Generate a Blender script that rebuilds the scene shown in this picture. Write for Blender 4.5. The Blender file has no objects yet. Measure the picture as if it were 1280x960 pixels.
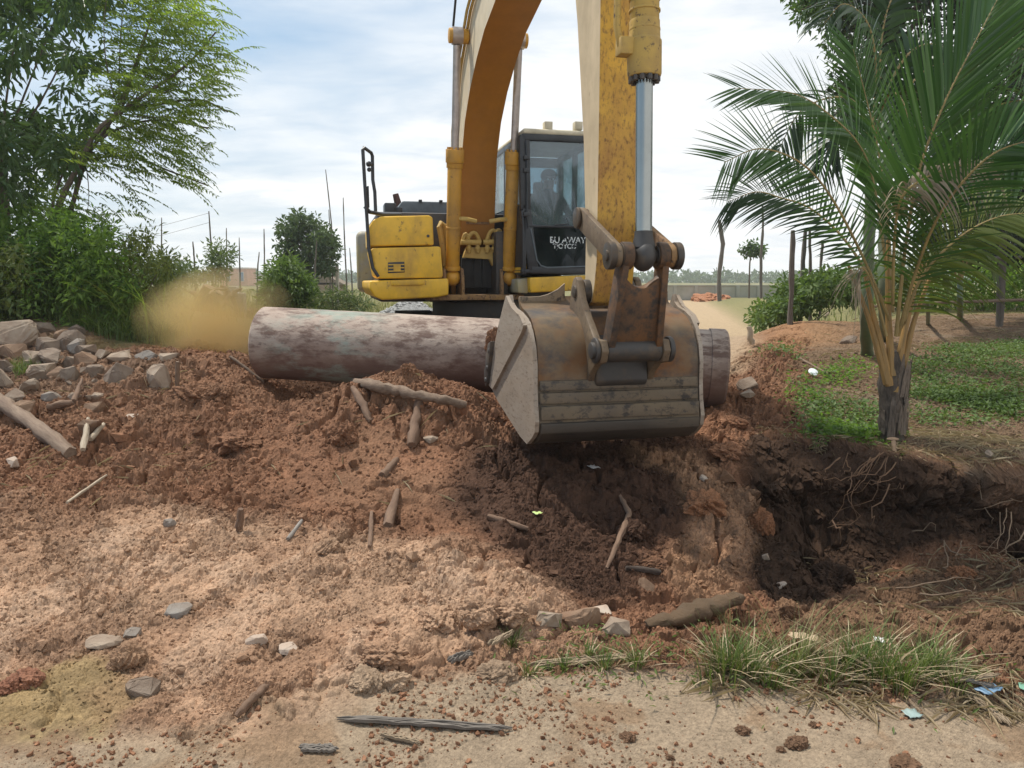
import bpy, bmesh, math, random
import numpy as np
from mathutils import Vector, Matrix
random.seed(7)
RNG = np.random.default_rng(11)
sc = bpy.context.scene
COL = sc.collection
PITCH = math.radians(7.7)
F = 960.0
CAMZ = 1.6
cp, sp = math.cos(PITCH), math.sin(PITCH)

# ------------------------------------------------------------------ camera
cam = bpy.data.cameras.new('camera')
cam.sensor_width = 36
cam.lens = 27.0
cam.clip_start = 0.05
cam.clip_end = 4000
camo = bpy.data.objects.new('camera', cam)
COL.objects.link(camo)
camo.location = (0, 0, CAMZ)
camo.rotation_euler = (math.pi / 2 - PITCH, 0, 0)
sc.camera = camo

def ray(u, v):
    a = (u - 640) / F
    b = (480 - v) / F
    return (a, cp + b * sp, -sp + b * cp)

def P(u, v, Y):
    "survey helper: the world point seen at (u, v) that stands Y metres away"
    d = ray(u, v)
    t = Y / d[1]
    return Vector((d[0] * t, Y, CAMZ + d[2] * t))

# ------------------------------------------------------------------ tagging
def tag(o, label=None, cat=None, group=None, kind=None):
    if label: o['label'] = label
    if cat: o['category'] = cat
    if group: o['group'] = group
    if kind: o['kind'] = kind
    return o

def empty(name, loc=(0, 0, 0), rz=0.0):
    o = bpy.data.objects.new(name, None)
    COL.objects.link(o)
    o.location = loc
    o.rotation_euler = (0, 0, rz)
    o.empty_display_size = .2
    return o

def link(name, me, mats, parent=None, loc=None):
    o = bpy.data.objects.new(name, me)
    COL.objects.link(o)
    if not isinstance(mats, (list, tuple)): mats = [mats]
    for m in mats: me.materials.append(m)
    if parent: o.parent = parent
    if loc is not None: o.location = loc
    return o

# ------------------------------------------------------------------ node helpers
def newmat(name):
    m = bpy.data.materials.new(name)
    m.use_nodes = True
    nt = m.node_tree
    nt.nodes.clear()
    out = nt.nodes.new('ShaderNodeOutputMaterial')
    b = nt.nodes.new('ShaderNodeBsdfPrincipled')
    nt.links.new(b.outputs[0], out.inputs[0])
    return m, nt, b, out

def N(nt, t, **kw):
    n = nt.nodes.new(t)
    for k, v in kw.items():
        if k in n.inputs: n.inputs[k].default_value = v
        else: setattr(n, k, v)
    return n

def noise(nt, vec, scale, detail=6, rough=.6, dist=0.0):
    n = nt.nodes.new('ShaderNodeTexNoise')
    n.inputs['Scale'].default_value = scale
    n.inputs['Detail'].default_value = detail
    n.inputs['Roughness'].default_value = rough
    n.inputs['Distortion'].default_value = dist
    if vec is not None: nt.links.new(vec, n.inputs['Vector'])
    return n.outputs[0]

def ramp(nt, fac, stops):
    r = nt.nodes.new('ShaderNodeValToRGB')
    e = r.color_ramp.elements
    while len(e) < len(stops): e.new(.5)
    for i, (p, c) in enumerate(stops):
        e[i].position = p
        e[i].color = (c, c, c, 1) if not hasattr(c, '__len__') else (c[0], c[1], c[2], 1)
    nt.links.new(fac, r.inputs[0])
    return r.outputs[0]

def mixc(nt, fac, a, b, mode='MIX'):
    m = nt.nodes.new('ShaderNodeMix')
    m.data_type = 'RGBA'
    m.blend_type = mode
    for idx, val in ((0, fac), (6, a), (7, b)):
        if hasattr(val, 'is_output'): nt.links.new(val, m.inputs[idx])
        elif idx == 0: m.inputs[0].default_value = val
        else: m.inputs[idx].default_value = (val[0], val[1], val[2], 1)
    return m.outputs[2]

def math_(nt, op, a, b=None):
    m = nt.nodes.new('ShaderNodeMath')
    m.operation = op
    for i, val in enumerate((a, b)):
        if val is None: continue
        if hasattr(val, 'is_output'): nt.links.new(val, m.inputs[i])
        else: m.inputs[i].default_value = val
    return m.outputs[0]

def bump(nt, b, h, strength=.4, dist=.01):
    n = nt.nodes.new('ShaderNodeBump')
    n.inputs['Strength'].default_value = strength
    n.inputs['Distance'].default_value = dist
    nt.links.new(h, n.inputs['Height'])
    nt.links.new(n.outputs[0], b.inputs['Normal'])

def objco(nt):
    return nt.nodes.new('ShaderNodeTexCoord').outputs['Object']

def stretch(nt, vec, s):
    m = nt.nodes.new('ShaderNodeMapping')
    m.inputs['Scale'].default_value = s
    nt.links.new(vec, m.inputs['Vector'])
    return m.outputs[0]

def mat_paint(name, base, dirt, rust, dirt_lo=.5, dirt_hi=.75, rust_lo=.62, rust_hi=.7, sc1=2.0, sc2=25.0, rough=.5, streak=(1, 1, 1), metal=0.0, bumpd=.002):
    m, nt, b, out = newmat(name)
    v = objco(nt)
    vs = stretch(nt, v, streak)
    f1 = ramp(nt, noise(nt, vs, sc1, 8, .65), [(dirt_lo, 0), (dirt_hi, 1)])
    f2 = ramp(nt, noise(nt, vs, sc2, 8, .7), [(rust_lo, 0), (rust_hi, 1)])
    var = noise(nt, v, 6, 5, .6)
    c = mixc(nt, f1, base, dirt)
    c = mixc(nt, f2, c, rust)
    c = mixc(nt, .35, c, ramp(nt, var, [(.3, .55), (.7, 1.0)]), 'MULTIPLY')
    nt.links.new(c, b.inputs['Base Color'])
    r = math_(nt, 'MULTIPLY_ADD', f1, .3)
    r.node.inputs[2].default_value = rough
    nt.links.new(r, b.inputs['Roughness'])
    b.inputs['Metallic'].default_value = metal
    bump(nt, b, noise(nt, v, sc2 * 1.6, 6, .7), .35, bumpd)
    return m

def mat_simple(name, col, rough=.7, var=.25, scale=8.0, metal=0.0, bumps=.2, bumpd=.004, streak=(1, 1, 1), col2=None):
    m, nt, b, out = newmat(name)
    v = stretch(nt, objco(nt), streak)
    n = noise(nt, v, scale, 8, .65)
    c2 = col2 if col2 else [x * (1 - var * 1.6) for x in col]
    c1 = [min(1, x * (1 + var)) for x in col] if not col2 else col
    f = ramp(nt, n, [(.32, 0), (.68, 1)])
    nt.links.new(mixc(nt, f, c2, c1), b.inputs['Base Color'])
    b.inputs['Roughness'].default_value = rough
    b.inputs['Metallic'].default_value = metal
    if bumps: bump(nt, b, noise(nt, v, scale * 4, 8, .7), bumps, bumpd)
    return m

def mat_leaf(name, ca, cb, trans=.35, rough=.5, dead=None, spec=.35):
    m, nt, b, out = newmat(name)
    a = nt.nodes.new('ShaderNodeAttribute')
    a.attribute_name = 'tint'
    c = mixc(nt, a.outputs['Fac'], ca, cb)
    if dead:
        nn = noise(nt, objco(nt), 1.3, 3, .6)
        c = mixc(nt, ramp(nt, nn, [(.58, 0), (.72, 1)]), c, dead)
    nt.links.new(c, b.inputs['Base Color'])
    b.inputs['Roughness'].default_value = rough
    b.inputs['Specular IOR Level'].default_value = spec
    t = nt.nodes.new('ShaderNodeBsdfTranslucent')
    tc = mixc(nt, 1.0, c, (1.0, 1.1, .45), 'MULTIPLY')
    nt.links.new(tc, t.inputs['Color'])
    mx = nt.nodes.new('ShaderNodeMixShader')
    mx.inputs[0].default_value = trans
    nt.links.new(b.outputs[0], mx.inputs[1])
    nt.links.new(t.outputs[0], mx.inputs[2])
    nt.links.new(mx.outputs[0], out.inputs[0])
    return m

# ------------------------------------------------------------------ mesh builder
class MB:
    def __init__(s): s.bm = bmesh.new()
    def _add(s, vs, fs):
        v = [s.bm.verts.new(p) for p in vs]
        for f in fs:
            try: s.bm.faces.new([v[i] for i in f])
            except ValueError: pass
        return v
    def box(s, c, d, M=None):
        x, y, z = d[0] / 2, d[1] / 2, d[2] / 2
        vs = [Vector((i * x, j * y, k * z)) for i in (-1, 1) for j in (-1, 1) for k in (-1, 1)]
        if M: vs = [M @ q for q in vs]
        vs = [q + Vector(c) for q in vs]
        s._add(vs, [(0, 1, 3, 2), (4, 6, 7, 5), (0, 4, 5, 1), (2, 3, 7, 6), (0, 2, 6, 4), (1, 5, 7, 3)])
        return s
    def prism(s, prof, y0, y1, flare=None):
        "profile of (x, z) pairs extruded along local y"
        n = len(prof)
        vs = [(x, y0, z) for x, z in prof] + [(x, y1, z) for x, z in prof]
        fs = [tuple(range(n)), tuple(range(2 * n - 1, n - 1, -1))]
        fs += [(i, i + n, (i + 1) % n + n, (i + 1) % n) for i in range(n)]
        v = s._add(vs, fs)
        return v
    def prismx(s, prof, x0, x1):
        "profile of (y, z) pairs extruded along local x"
        n = len(prof)
        vs = [(x0, y, z) for y, z in prof] + [(x1, y, z) for y, z in prof]
        fs = [tuple(range(n - 1, -1, -1)), tuple(range(n, 2 * n))]
        fs += [(i, (i + 1) % n, (i + 1) % n + n, i + n) for i in range(n)]
        return s._add(vs, fs)
    def prismz(s, prof, z0, z1):
        n = len(prof)
        vs = [(x, y, z0) for x, y in prof] + [(x, y, z1) for x, y in prof]
        fs = [tuple(range(n - 1, -1, -1)), tuple(range(n, 2 * n))]
        fs += [(i, (i + 1) % n, (i + 1) % n + n, i + n) for i in range(n)]
        return s._add(vs, fs)
    def tube(s, pts, rad, seg=10, cap=True, wob=0.0):
        pts = [Vector(p) for p in pts]
        n = len(pts)
        if not hasattr(rad, '__len__'): rad = [rad] * n
        rings = []
        up = Vector((0.13, 0.21, 1)).normalized()
        prev = None
        for i in range(n):
            t = (pts[min(i + 1, n - 1)] - pts[max(i - 1, 0)])
            if t.length < 1e-9: t = Vector((0, 0, 1))
            t.normalize()
            if prev is None:
                a = up if abs(t.dot(up)) < .9 else Vector((1, .1, 0))
                x = t.cross(a).normalized()
            else:
                x = (prev - t * prev.dot(t)).normalized()
            prev = x
            y = t.cross(x)
            ring = []
            for k in range(seg):
                an = 2 * math.pi * k / seg
                r = rad[i] * (1 + (random.uniform(-wob, wob) if wob else 0))
                ring.append(s.bm.verts.new(pts[i] + x * math.cos(an) * r + y * math.sin(an) * r))
            rings.append(ring)
        for i in range(n - 1):
            for k in range(seg):
                s.bm.faces.new((rings[i][k], rings[i][(k + 1) % seg], rings[i + 1][(k + 1) % seg], rings[i + 1][k]))
        if cap:
            s.bm.faces.new(rings[0][::-1])
            s.bm.faces.new(rings[-1])
        return s
    def cyl(s, a, b, r, seg=20): return s.tube([a, b], r, seg)
    def ball(s, c, r, sub=2, scl=(1, 1, 1)):
        M = Matrix.Translation(c) @ Matrix.Diagonal((scl[0], scl[1], scl[2], 1))
        bmesh.ops.create_icosphere(s.bm, subdivisions=sub, radius=r, matrix=M)
        return s
    def build(s, name, mat, parent=None, bevel=0.0, seg=2, smooth=True, ang=35, loc=None):
        bm = s.bm
        bmesh.ops.recalc_face_normals(bm, faces=bm.faces)
        if bevel:
            es = [e for e in bm.edges if len(e.link_faces) == 2 and e.calc_face_angle(0) > math.radians(30)]
            if es: bmesh.ops.bevel(bm, geom=es, offset=bevel, segments=seg, affect='EDGES', profile=.5, clamp_overlap=True)
        me = bpy.data.meshes.new(name)
        bm.to_mesh(me)
        bm.free()
        if smooth:
            me.shade_smooth()
            try: me.set_sharp_from_angle(angle=math.radians(ang))
            except Exception: pass
        return link(name, me, mat, parent, loc)

def np_mesh(name, V, Fc, mats, parent=None, tint=None, smooth=False, nside=None, matidx=None):
    "fast mesh from arrays: V (n,3), Fc (m,k)"
    V = np.asarray(V, np.float32)
    Fc = np.asarray(Fc, np.int32)
    me = bpy.data.meshes.new(name)
    me.vertices.add(len(V))
    me.vertices.foreach_set('co', V.ravel())
    m, k = Fc.shape
    me.loops.add(m * k)
    me.loops.foreach_set('vertex_index', Fc.ravel())
    me.polygons.add(m)
    me.polygons.foreach_set('loop_start', np.arange(0, m * k, k, dtype=np.int32))
    if matidx is not None: me.polygons.foreach_set('material_index', np.asarray(matidx, np.int32))
    me.polygons.foreach_set('use_smooth', np.full(m, smooth))
    me.update(calc_edges=True)
    if tint is not None:
        a = me.attributes.new('tint', 'FLOAT', 'POINT')
        a.data.foreach_set('value', np.asarray(tint, np.float32))
    return link(name, me, mats, parent)

def nrm(a): return a / np.maximum(np.linalg.norm(a, axis=-1, keepdims=True), 1e-9)

def leaf_arrays(C, D, Nn, L, W, fold=.15):
    "kite shaped leaves: base C, direction D, normal Nn"
    D = nrm(D)
    S = nrm(np.cross(D, Nn))
    U = np.cross(S, D)
    L = np.asarray(L)[:, None]
    W = np.asarray(W)[:, None]
    b = C
    t = C + D * L - U * L * .12
    l = C + D * L * .42 + S * W * .5 + U * W * fold
    r = C + D * L * .42 - S * W * .5 + U * W * fold
    n = len(C)
    V = np.stack([b, r, t, l], 1).reshape(-1, 3)
    i = np.arange(n)[:, None] * 4
    Fc = np.concatenate([i + np.array([[0, 1, 2]]), i + np.array([[0, 2, 3]])], 0)
    return V, Fc

def blade_arrays(B, T, H, W, seg=3, bend=.5, curl=None):
    "grass blades: base B (n,3), horizontal lean direction T (n,2), height H, width W"
    n = len(B)
    side = np.stack([-T[:, 1], T[:, 0], np.zeros(n)], 1)
    rows = []
    for k in range(seg + 1):
        f = k / seg
        off = np.stack([T[:, 0] * H * bend * f * f, T[:, 1] * H * bend * f * f, H * f * (1 - .25 * bend * f)], 1)
        w = (W * (1 - f ** 1.5) * .5 + .0004)[:, None]
        c = B + off
        rows += [c - side * w, c + side * w]
    V = np.stack(rows, 1).reshape(-1, 3)
    m = 2 * (seg + 1)
    i = np.arange(n)[:, None] * m
    Fc = np.concatenate([i + np.array([[2 * k, 2 * k + 1, 2 * k + 3, 2 * k + 2]]) for k in range(seg)], 0)
    return V, Fc

# ------------------------------------------------------------------ numpy noise
def _h(ix, iy, seed):
    n = (ix.astype(np.int64) * 374761393 + iy.astype(np.int64) * 668265263 + seed * 974634777) & 0xFFFFFFFF
    n = ((n ^ (n >> 13)) * 1274126177) & 0xFFFFFFFF
    n = n ^ (n >> 16)
    return (n & 0xFFFFFF).astype(np.float32) / 16777216.0

def vnoise(x, y, seed=0):
    ix, iy = np.floor(x), np.floor(y)
    fx, fy = x - ix, y - iy
    fx = fx * fx * (3 - 2 * fx)
    fy = fy * fy * (3 - 2 * fy)
    a, b = _h(ix, iy, seed), _h(ix + 1, iy, seed)
    c, d = _h(ix, iy + 1, seed), _h(ix + 1, iy + 1, seed)
    return (a + (b - a) * fx) * (1 - fy) + (c + (d - c) * fx) * fy

def fbm(x, y, seed=0, oct=4, gain=.5):
    s, a, t = 0, 1.0, 0
    for o in range(oct):
        s = s + a * vnoise(x * 2 ** o + 17.3 * o, y * 2 ** o - 9.1 * o, seed + o * 7)
        t += a
        a *= gain
    return s / t

def clods(x, y, cell, seed, prob=.8):
    X, Y = x / cell, y / cell
    X = X + .5 * (vnoise(X * 1.9, Y * 1.9, seed + 3) - .5)
    Y = Y + .5 * (vnoise(X * 1.9 + 40, Y * 1.9, seed + 5) - .5)
    ix, iy = np.floor(X), np.floor(Y)
    out = np.zeros_like(X)
    for dx in (-1, 0, 1):
        for dy in (-1, 0, 1):
            cx, cy = ix + dx, iy + dy
            h1, h2, h3, h4 = (_h(cx, cy, seed + 11 * k) for k in range(1, 5))
            h5, h6 = _h(cx, cy, seed + 71), _h(cx, cy, seed + 83)
            px, py = cx + .5 + (h1 - .5) * .9, cy + .5 + (h2 - .5) * .9
            r = .22 + .5 * h3 * h3 + .12 * h5
            an = h4 * 6.283
            ca, sa = np.cos(an), np.sin(an)
            a = ((X - px) * ca + (Y - py) * sa) / r
            b = (-(X - px) * sa + (Y - py) * ca) / (r * (.55 + .45 * h5))
            d2 = a * a + b * b
            d4 = a ** 4 + b ** 4
            d = .5 * d2 + .5 * d4
            bb = np.sqrt(np.clip(1 - d, 0, 1)) * r * (.45 + .5 * h6) * (1 + .45 * a * (h2 - .5) * 2)
            bb = np.where(h6 * .999 < prob, bb, 0)
            out = np.maximum(out, bb)
    return out * cell

def sstep(a, b, x):
    t = np.clip((x - a) / (b - a), 0, 1)
    return t * t * (3 - 2 * t)
# ================================================================== TERRAIN
CTRL = [  # (u, v, Y): surveyed ground points
 # pale mud heap, front left
 (0, 650, 4.5), (150, 650, 4.55), (300, 652, 4.6), (420, 655, 4.6), (0, 750, 3.6), (200, 710, 3.95), (330, 760, 3.5), (450, 700, 4.05),
 (100, 820, 3.08), (300, 840, 2.96), (560, 720, 3.85), (640, 735, 3.7), (600, 790, 3.28), (690, 770, 3.4), (480, 800, 3.2), (-300, 700, 4.0), (-300, 820, 3.1),
 # red mound in front of the pipe
 (520, 463, 6.5), (440, 474, 6.55), (590, 492, 6.3), (480, 560, 5.65), (560, 590, 5.35), (400, 640, 4.85), (350, 600, 5.3), (520, 650, 4.75), (600, 540, 5.85),
 # left slope
 (60, 600, 5.3), (0, 560, 5.9), (150, 540, 6.1), (300, 540, 6.2), (250, 480, 7.2), (100, 475, 7.5), (0, 450, 8.2), (200, 445, 8.2), (60, 418, 9.0), (-250, 560, 6.0), (-250, 430, 8.8),
 (300, 452, 7.9), (345, 500, 6.9), (190, 600, 5.25), (280, 630, 4.85),
 # hollow under the pipe
 (395, 545, 7.0), (395, 530, 7.6), (430, 520, 7.5),
 # bush bank and the field behind
 (100, 385, 10.4), (0, 382, 11.0), (200, 420, 9.4), (-300, 382, 11.0), (260, 425, 9.6), (240, 400, 12.0), (120, 375, 13.0),
 # beneath and behind the pipe, beneath the excavator
 (560, 500, 7.3), (700, 510, 7.1), (860, 522, 6.9), (620, 512, 7.0),
 (320, 452, 9.2), (480, 480, 9.3), (620, 480, 9.6), (760, 480, 9.8), (560, 462, 11.0), (720, 462, 11.0), (600, 440, 13.5), (450, 440, 12.0),
 # cut below the bucket
 (640, 560, 5.75), (640, 660, 4.7), (700, 600, 5.25), (720, 690, 4.4), (780, 575, 5.7), (800, 640, 5.0), (800, 720, 4.25), (760, 770, 3.62), (850, 760, 4.0), (700, 545, 6.2), (830, 545, 6.15),
 # right of the bucket, the loose track past the pipe
 (960, 452, 9.0), (940, 505, 6.9), (1000, 475, 8.0), (920, 545, 6.1), (985, 520, 6.7), (900, 600, 5.5), (930, 650, 5.05), (900, 700, 4.6), (960, 600, 5.55), (905, 440, 11.0), (900, 430, 14.0), (905, 420, 16.5),
 # bank with the palm, then the hollow below it
 (1000, 556, 5.9), (1060, 562, 5.8), (1115, 574, 5.62), (1180, 582, 5.5), (1240, 594, 5.35), (1330, 604, 5.2), (1500, 610, 5.1),
 (1000, 672, 5.25), (1060, 690, 5.2), (1120, 690, 5.15), (1200, 688, 5.0), (1280, 690, 4.9), (1400, 690, 4.8),
 (960, 720, 4.55), (1050, 735, 4.6), (1150, 720, 4.6), (1250, 715, 4.5), (1050, 780, 3.9), (1150, 765, 3.95), (1280, 755, 3.9), (1450, 750, 3.9),
 (1150, 800, 3.5), (1280, 790, 3.5),
 (1115, 545, 6.1), (1030, 540, 6.2), (1280, 550, 6.1), (1450, 550, 6.1), (1200, 470, 8.2), (1080, 470, 8.2), (1280, 440, 9.8), (1450, 450, 9.4), (1150, 410, 13.0), (1280, 395, 14.5), (1060, 420, 12.2), (1000, 402, 13.5), (960, 418, 14.5), (1450, 395, 14.5),
 # road lip
 (850, 815, 3.18), (950, 810, 3.2), (700, 815, 3.15), (1050, 815, 3.25),
]
pts = [P(*c) for c in CTRL]
for x, y, z in [(-3, 2.7, 0), (-1, 2.6, 0), (0, 2.75, 0), (1, 2.8, 0), (2, 2.8, 0), (3.3, 2.8, 0), (0, 1.6, 0), (-2.5, 1.5, 0), (2.5, 1.5, 0), (0, .3, 0), (-5, .3, 0), (5, .3, 0),
                (-9, 4, .25), (-12, 8, .9), (-13, 13, 1.1), (9, 4, .15), (12, 8, .6), (13, 14, .95), (0, 17, .4), (-5, 18, .7), (6, 18, .5), (-1.5, 8.6, .34), (.3, 8.7, .33), (1.6, 9.0, .36), (-2.5, 10, .4), (2.3, 10.5, .38), (1.5, 13, .34)]:
    pts.append(Vector((x, y, z)))
PX = np.array([(p.x, p.y) for p in pts])
PZ = np.array([p.z for p in pts])

def _ker(r2): return np.where(r2 > 1e-12, r2 * np.log(np.maximum(r2, 1e-12)) * .5, 0)
n_ = len(PX)
A_ = np.zeros((n_ + 3, n_ + 3))
d2_ = ((PX[:, None] - PX[None]) ** 2).sum(-1)
A_[:n_, :n_] = _ker(d2_) + np.eye(n_) * .012
A_[:n_, n_] = 1
A_[:n_, n_ + 1:] = PX
A_[n_, :n_] = 1
A_[n_ + 1:, :n_] = PX.T
W_ = np.linalg.solve(A_, np.concatenate([PZ, np.zeros(3)]))

def far_z(x, y):
    z = .42 + .12 * sstep(-2, -14, x)
    z = z + .5 * sstep(5, 9, x) * sstep(60, 20, y) * sstep(5.5, 8, x - .16 * (y - 14))
    return z + .25 * (fbm(x / 23 + 5, y / 23, 31, 3) - .5) * sstep(20, 60, y)

def base_z(x, y):
    x = np.asarray(x, float)
    y = np.asarray(y, float)
    sh = x.shape
    xf, yf = x.ravel(), y.ravel()
    out = np.zeros(len(xf))
    for i in range(0, len(xf), 20000):
        a, b = xf[i:i + 20000], yf[i:i + 20000]
        m = (b < 19) & (np.abs(a) < 16)
        o = far_z(a, b)
        if m.any():
            am, bm_ = a[m], b[m]
            k = _ker((am[:, None] - PX[:, 0]) ** 2 + (bm_[:, None] - PX[:, 1]) ** 2)
            t = k @ W_[:n_] + W_[n_] + W_[n_ + 1] * am + W_[n_ + 2] * bm_
            w = sstep(14, 18.5, bm_)
            w = np.maximum(w, sstep(11, 15.5, np.abs(am)))
            o[m] = t * (1 - w) + o[m] * w
        out[i:i + 20000] = o
    out = np.where((yf < 2.75) & (np.abs(xf) < 40), out * sstep(1.6, 2.75, yf), out)
    return out.reshape(sh)

_ys = np.concatenate([np.arange(1.5, 18, .03), np.geomspace(18, 300, 300)])
def hit(u, v, fn=None):
    "where the sight line through (u, v) meets the ground"
    d = ray(u, v)
    t = _ys / d[1]
    x, z = d[0] * t, CAMZ + d[2] * t
    g = (fn or base_z)(x, _ys)
    k = np.nonzero(z < g)[0]
    i = int(k[0]) if len(k) else len(_ys) - 1
    return Vector((float(x[i]), float(_ys[i]), float(g[i])))

# ---- soil zones: closed outlines on the ground
def outline(*uv):
    return np.array([hit(u, v).xy[:] for u, v in uv])

def zone(poly, x, y, soft, warp=.0, seed=1):
    "1 inside the outline, 0 outside, soft edge, ragged by noise"
    if warp:
        x = x + warp * (fbm(x * 2.2, y * 2.2, seed, 4) - .5) * 2
        y = y + warp * (fbm(x * 2.2 + 31, y * 2.2, seed + 3, 4) - .5) * 2
    lo, hi = poly.min(0) - soft * 1.5, poly.max(0) + soft * 1.5
    m = (x > lo[0]) & (x < hi[0]) & (y > lo[1]) & (y < hi[1])
    out = np.zeros(x.shape)
    px, py = x[m], y[m]
    ins = np.zeros(px.shape, bool)
    dd = np.full(px.shape, 1e9)
    k = len(poly)
    for i in range(k):
        a, b = poly[i], poly[(i + 1) % k]
        e = b - a
        t = np.clip(((px - a[0]) * e[0] + (py - a[1]) * e[1]) / max(e @ e, 1e-9), 0, 1)
        dd = np.minimum(dd, (px - a[0] - t * e[0]) ** 2 + (py - a[1] - t * e[1]) ** 2)
        c = (a[1] > py) != (b[1] > py)
        with np.errstate(divide='ignore', invalid='ignore'):
            ins ^= c & (px < (b[0] - a[0]) * (py - a[1]) / (b[1] - a[1] + 1e-12) + a[0])
    s = np.sqrt(dd) * np.where(ins, 1, -1)
    out[m] = sstep(-soft, soft, s)
    return out

# ---- the grid: fine near the camera, coarser with distance
sl = np.concatenate([-np.geomspace(3.5, .97, 30), np.linspace(-.95, .95, 1000), np.geomspace(.97, 3.5, 30)])
yr = np.concatenate([np.linspace(.25, 1.85, 16), np.geomspace(1.9, 15.5, 960), np.geomspace(15.8, 560, 80)])
GX = yr[:, None] * sl[None]
GY = np.repeat(yr[:, None], len(sl), 1)
GZ = base_z(GX, GY)
nr, ncl = GX.shape
near = (GY > 1.8) & (GY < 16) & (np.abs(GX) < 14)
x, y = GX[near], GY[near]

Z_road = zone(np.concatenate([[[-9, .1]], outline((-200, 900), (20, 905), (130, 912), (240, 925), (330, 890), (420, 850), (520, 850), (620, 845), (760, 842), (900, 850), (1040, 868), (1280, 880), (1500, 885)), [[9, .1]]]), x, y, .05, .07, 2)
Z_pale = zone(outline((-200, 640), (0, 640), (250, 642), (400, 665), (520, 680), (610, 700), (690, 750), (700, 800), (600, 838), (500, 850), (430, 868), (330, 925), (200, 900), (-200, 900)), x, y, .22, .26, 5)
Z_olive = zone(outline((-150, 850), (0, 860), (90, 820), (150, 830), (175, 880), (120, 935), (-150, 930)), x, y, .06, .08, 8)
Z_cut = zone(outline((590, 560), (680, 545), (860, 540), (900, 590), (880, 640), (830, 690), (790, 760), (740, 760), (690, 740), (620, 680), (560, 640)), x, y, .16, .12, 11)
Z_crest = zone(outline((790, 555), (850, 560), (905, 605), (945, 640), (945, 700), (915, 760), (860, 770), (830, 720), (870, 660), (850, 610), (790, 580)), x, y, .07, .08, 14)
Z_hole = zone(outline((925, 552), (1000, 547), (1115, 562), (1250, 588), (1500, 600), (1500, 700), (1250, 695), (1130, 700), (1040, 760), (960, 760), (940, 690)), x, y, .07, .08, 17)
Z_right = zone(np.concatenate([outline((995, 455), (1000, 500), (1008, 545), (1060, 556), (1115, 568), (1240, 586), (1500, 598)), [[16, 6], [16, 15.9], [4.9, 15.9], [5.0, 13]]]), x, y, .15, .2, 20)
Z_rbank = zone(outline((960, 770), (1050, 755), (1150, 715), (1500, 700), (1500, 870), (1200, 860), (980, 830)), x, y, .08, .1, 23)
Z_sand = zone(np.array([[1.6, 8.6], [2.6, 8.7], [3.6, 11], [4.6, 14.5], [5.2, 16.5], [0, 16.5], [-2.6, 16.5], [-2.8, 9.4]]), x, y, .3, .25, 26)
Z_bush = zone(np.concatenate([[[-14, 8.8]], outline((-100, 405), (60, 408), (130, 432), (215, 436), (250, 420), (300, 420)), [[-3.4, 16], [-14, 16]]]), x, y, .3, .3, 29)
Z_rock = zone(outline((-250, 420), (50, 408), (150, 440), (230, 445), (210, 490), (100, 500), (-250, 520)), x, y, .2, .2, 33)

base_col = {'red': (.232, .119, .068), 'pale': (.405, .258, .165), 'road': (.315, .240, .165), 'olive': (.33, .24, .115), 'cut': (.052, .029, .020),  # cut: moist soil, with the bucket's shadow darkened into the colour
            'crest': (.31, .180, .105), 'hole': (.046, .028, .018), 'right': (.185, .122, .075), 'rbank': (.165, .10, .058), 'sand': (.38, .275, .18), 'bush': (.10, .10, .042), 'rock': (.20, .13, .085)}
colr = np.ones((len(x), 3)) * np.array(base_col['red'])
def lay(zn, key, amt=1.0):
    global colr
    w = (zn * amt)[:, None]
    colr = colr * (1 - w) + np.array(base_col[key]) * w
lay(Z_rock, 'rock', .7)
lay(Z_right, 'right')
lay(Z_sand, 'sand')
lay(Z_bush, 'bush')
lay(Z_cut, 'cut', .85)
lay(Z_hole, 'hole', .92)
lay(Z_rbank, 'rbank', .8)
lay(Z_crest, 'crest', .9)
lay(Z_road, 'road')
lay(Z_pale * np.clip(.70 + .8 * sstep(.36, .6, fbm(x * 1.6, y * 1.6, 57, 4)), 0, 1), 'pale')
lay(Z_olive, 'olive', .8)
# colour patches of the dug soil itself: ochre, rust and paler clay lumps
q1 = fbm(x * 3.1, y * 3.1, 41, 5)
q2 = fbm(x * 9, y * 9, 43, 4)
q3 = fbm(x * 1.1 + 7, y * 1.1, 47, 4)
dug = np.clip(1 - Z_road - Z_right * .6 - Z_bush - Z_sand, 0, 1)
colr *= (1 + (.55 * (q1 - .5) + .5 * (q2 - .5))[:, None] * dug[:, None])
w = (sstep(.56, .66, q3) * dug * .35)[:, None]
colr = colr * (1 - w) + np.array((.27, .155, .092)) * w
w = (sstep(.54, .62, q1) * Z_pale * .7)[:, None]
colr = colr * (1 - w) + np.array((.43, .29, .195)) * w
w = (sstep(.60, .72, fbm(x * 4.5, y * 4.5, 49, 4)) * Z_road * .75)[:, None]
colr = colr * (1 - w) + np.array((.25, .165, .10)) * w
w = (sstep(.52, .7, fbm(x * 2.1, y * 2.1, 53, 5)) * Z_right * .6)[:, None]
colr = colr * (1 - w) + np.array((.25, .19, .13)) * w
w = (zone(outline((960, 395), (1100, 380), (1060, 430), (985, 440), (950, 450)), x, y, .5, .3, 77) * .6)[:, None]
colr = colr * (1 - w) + np.array((.36, .20, .10)) * w

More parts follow.
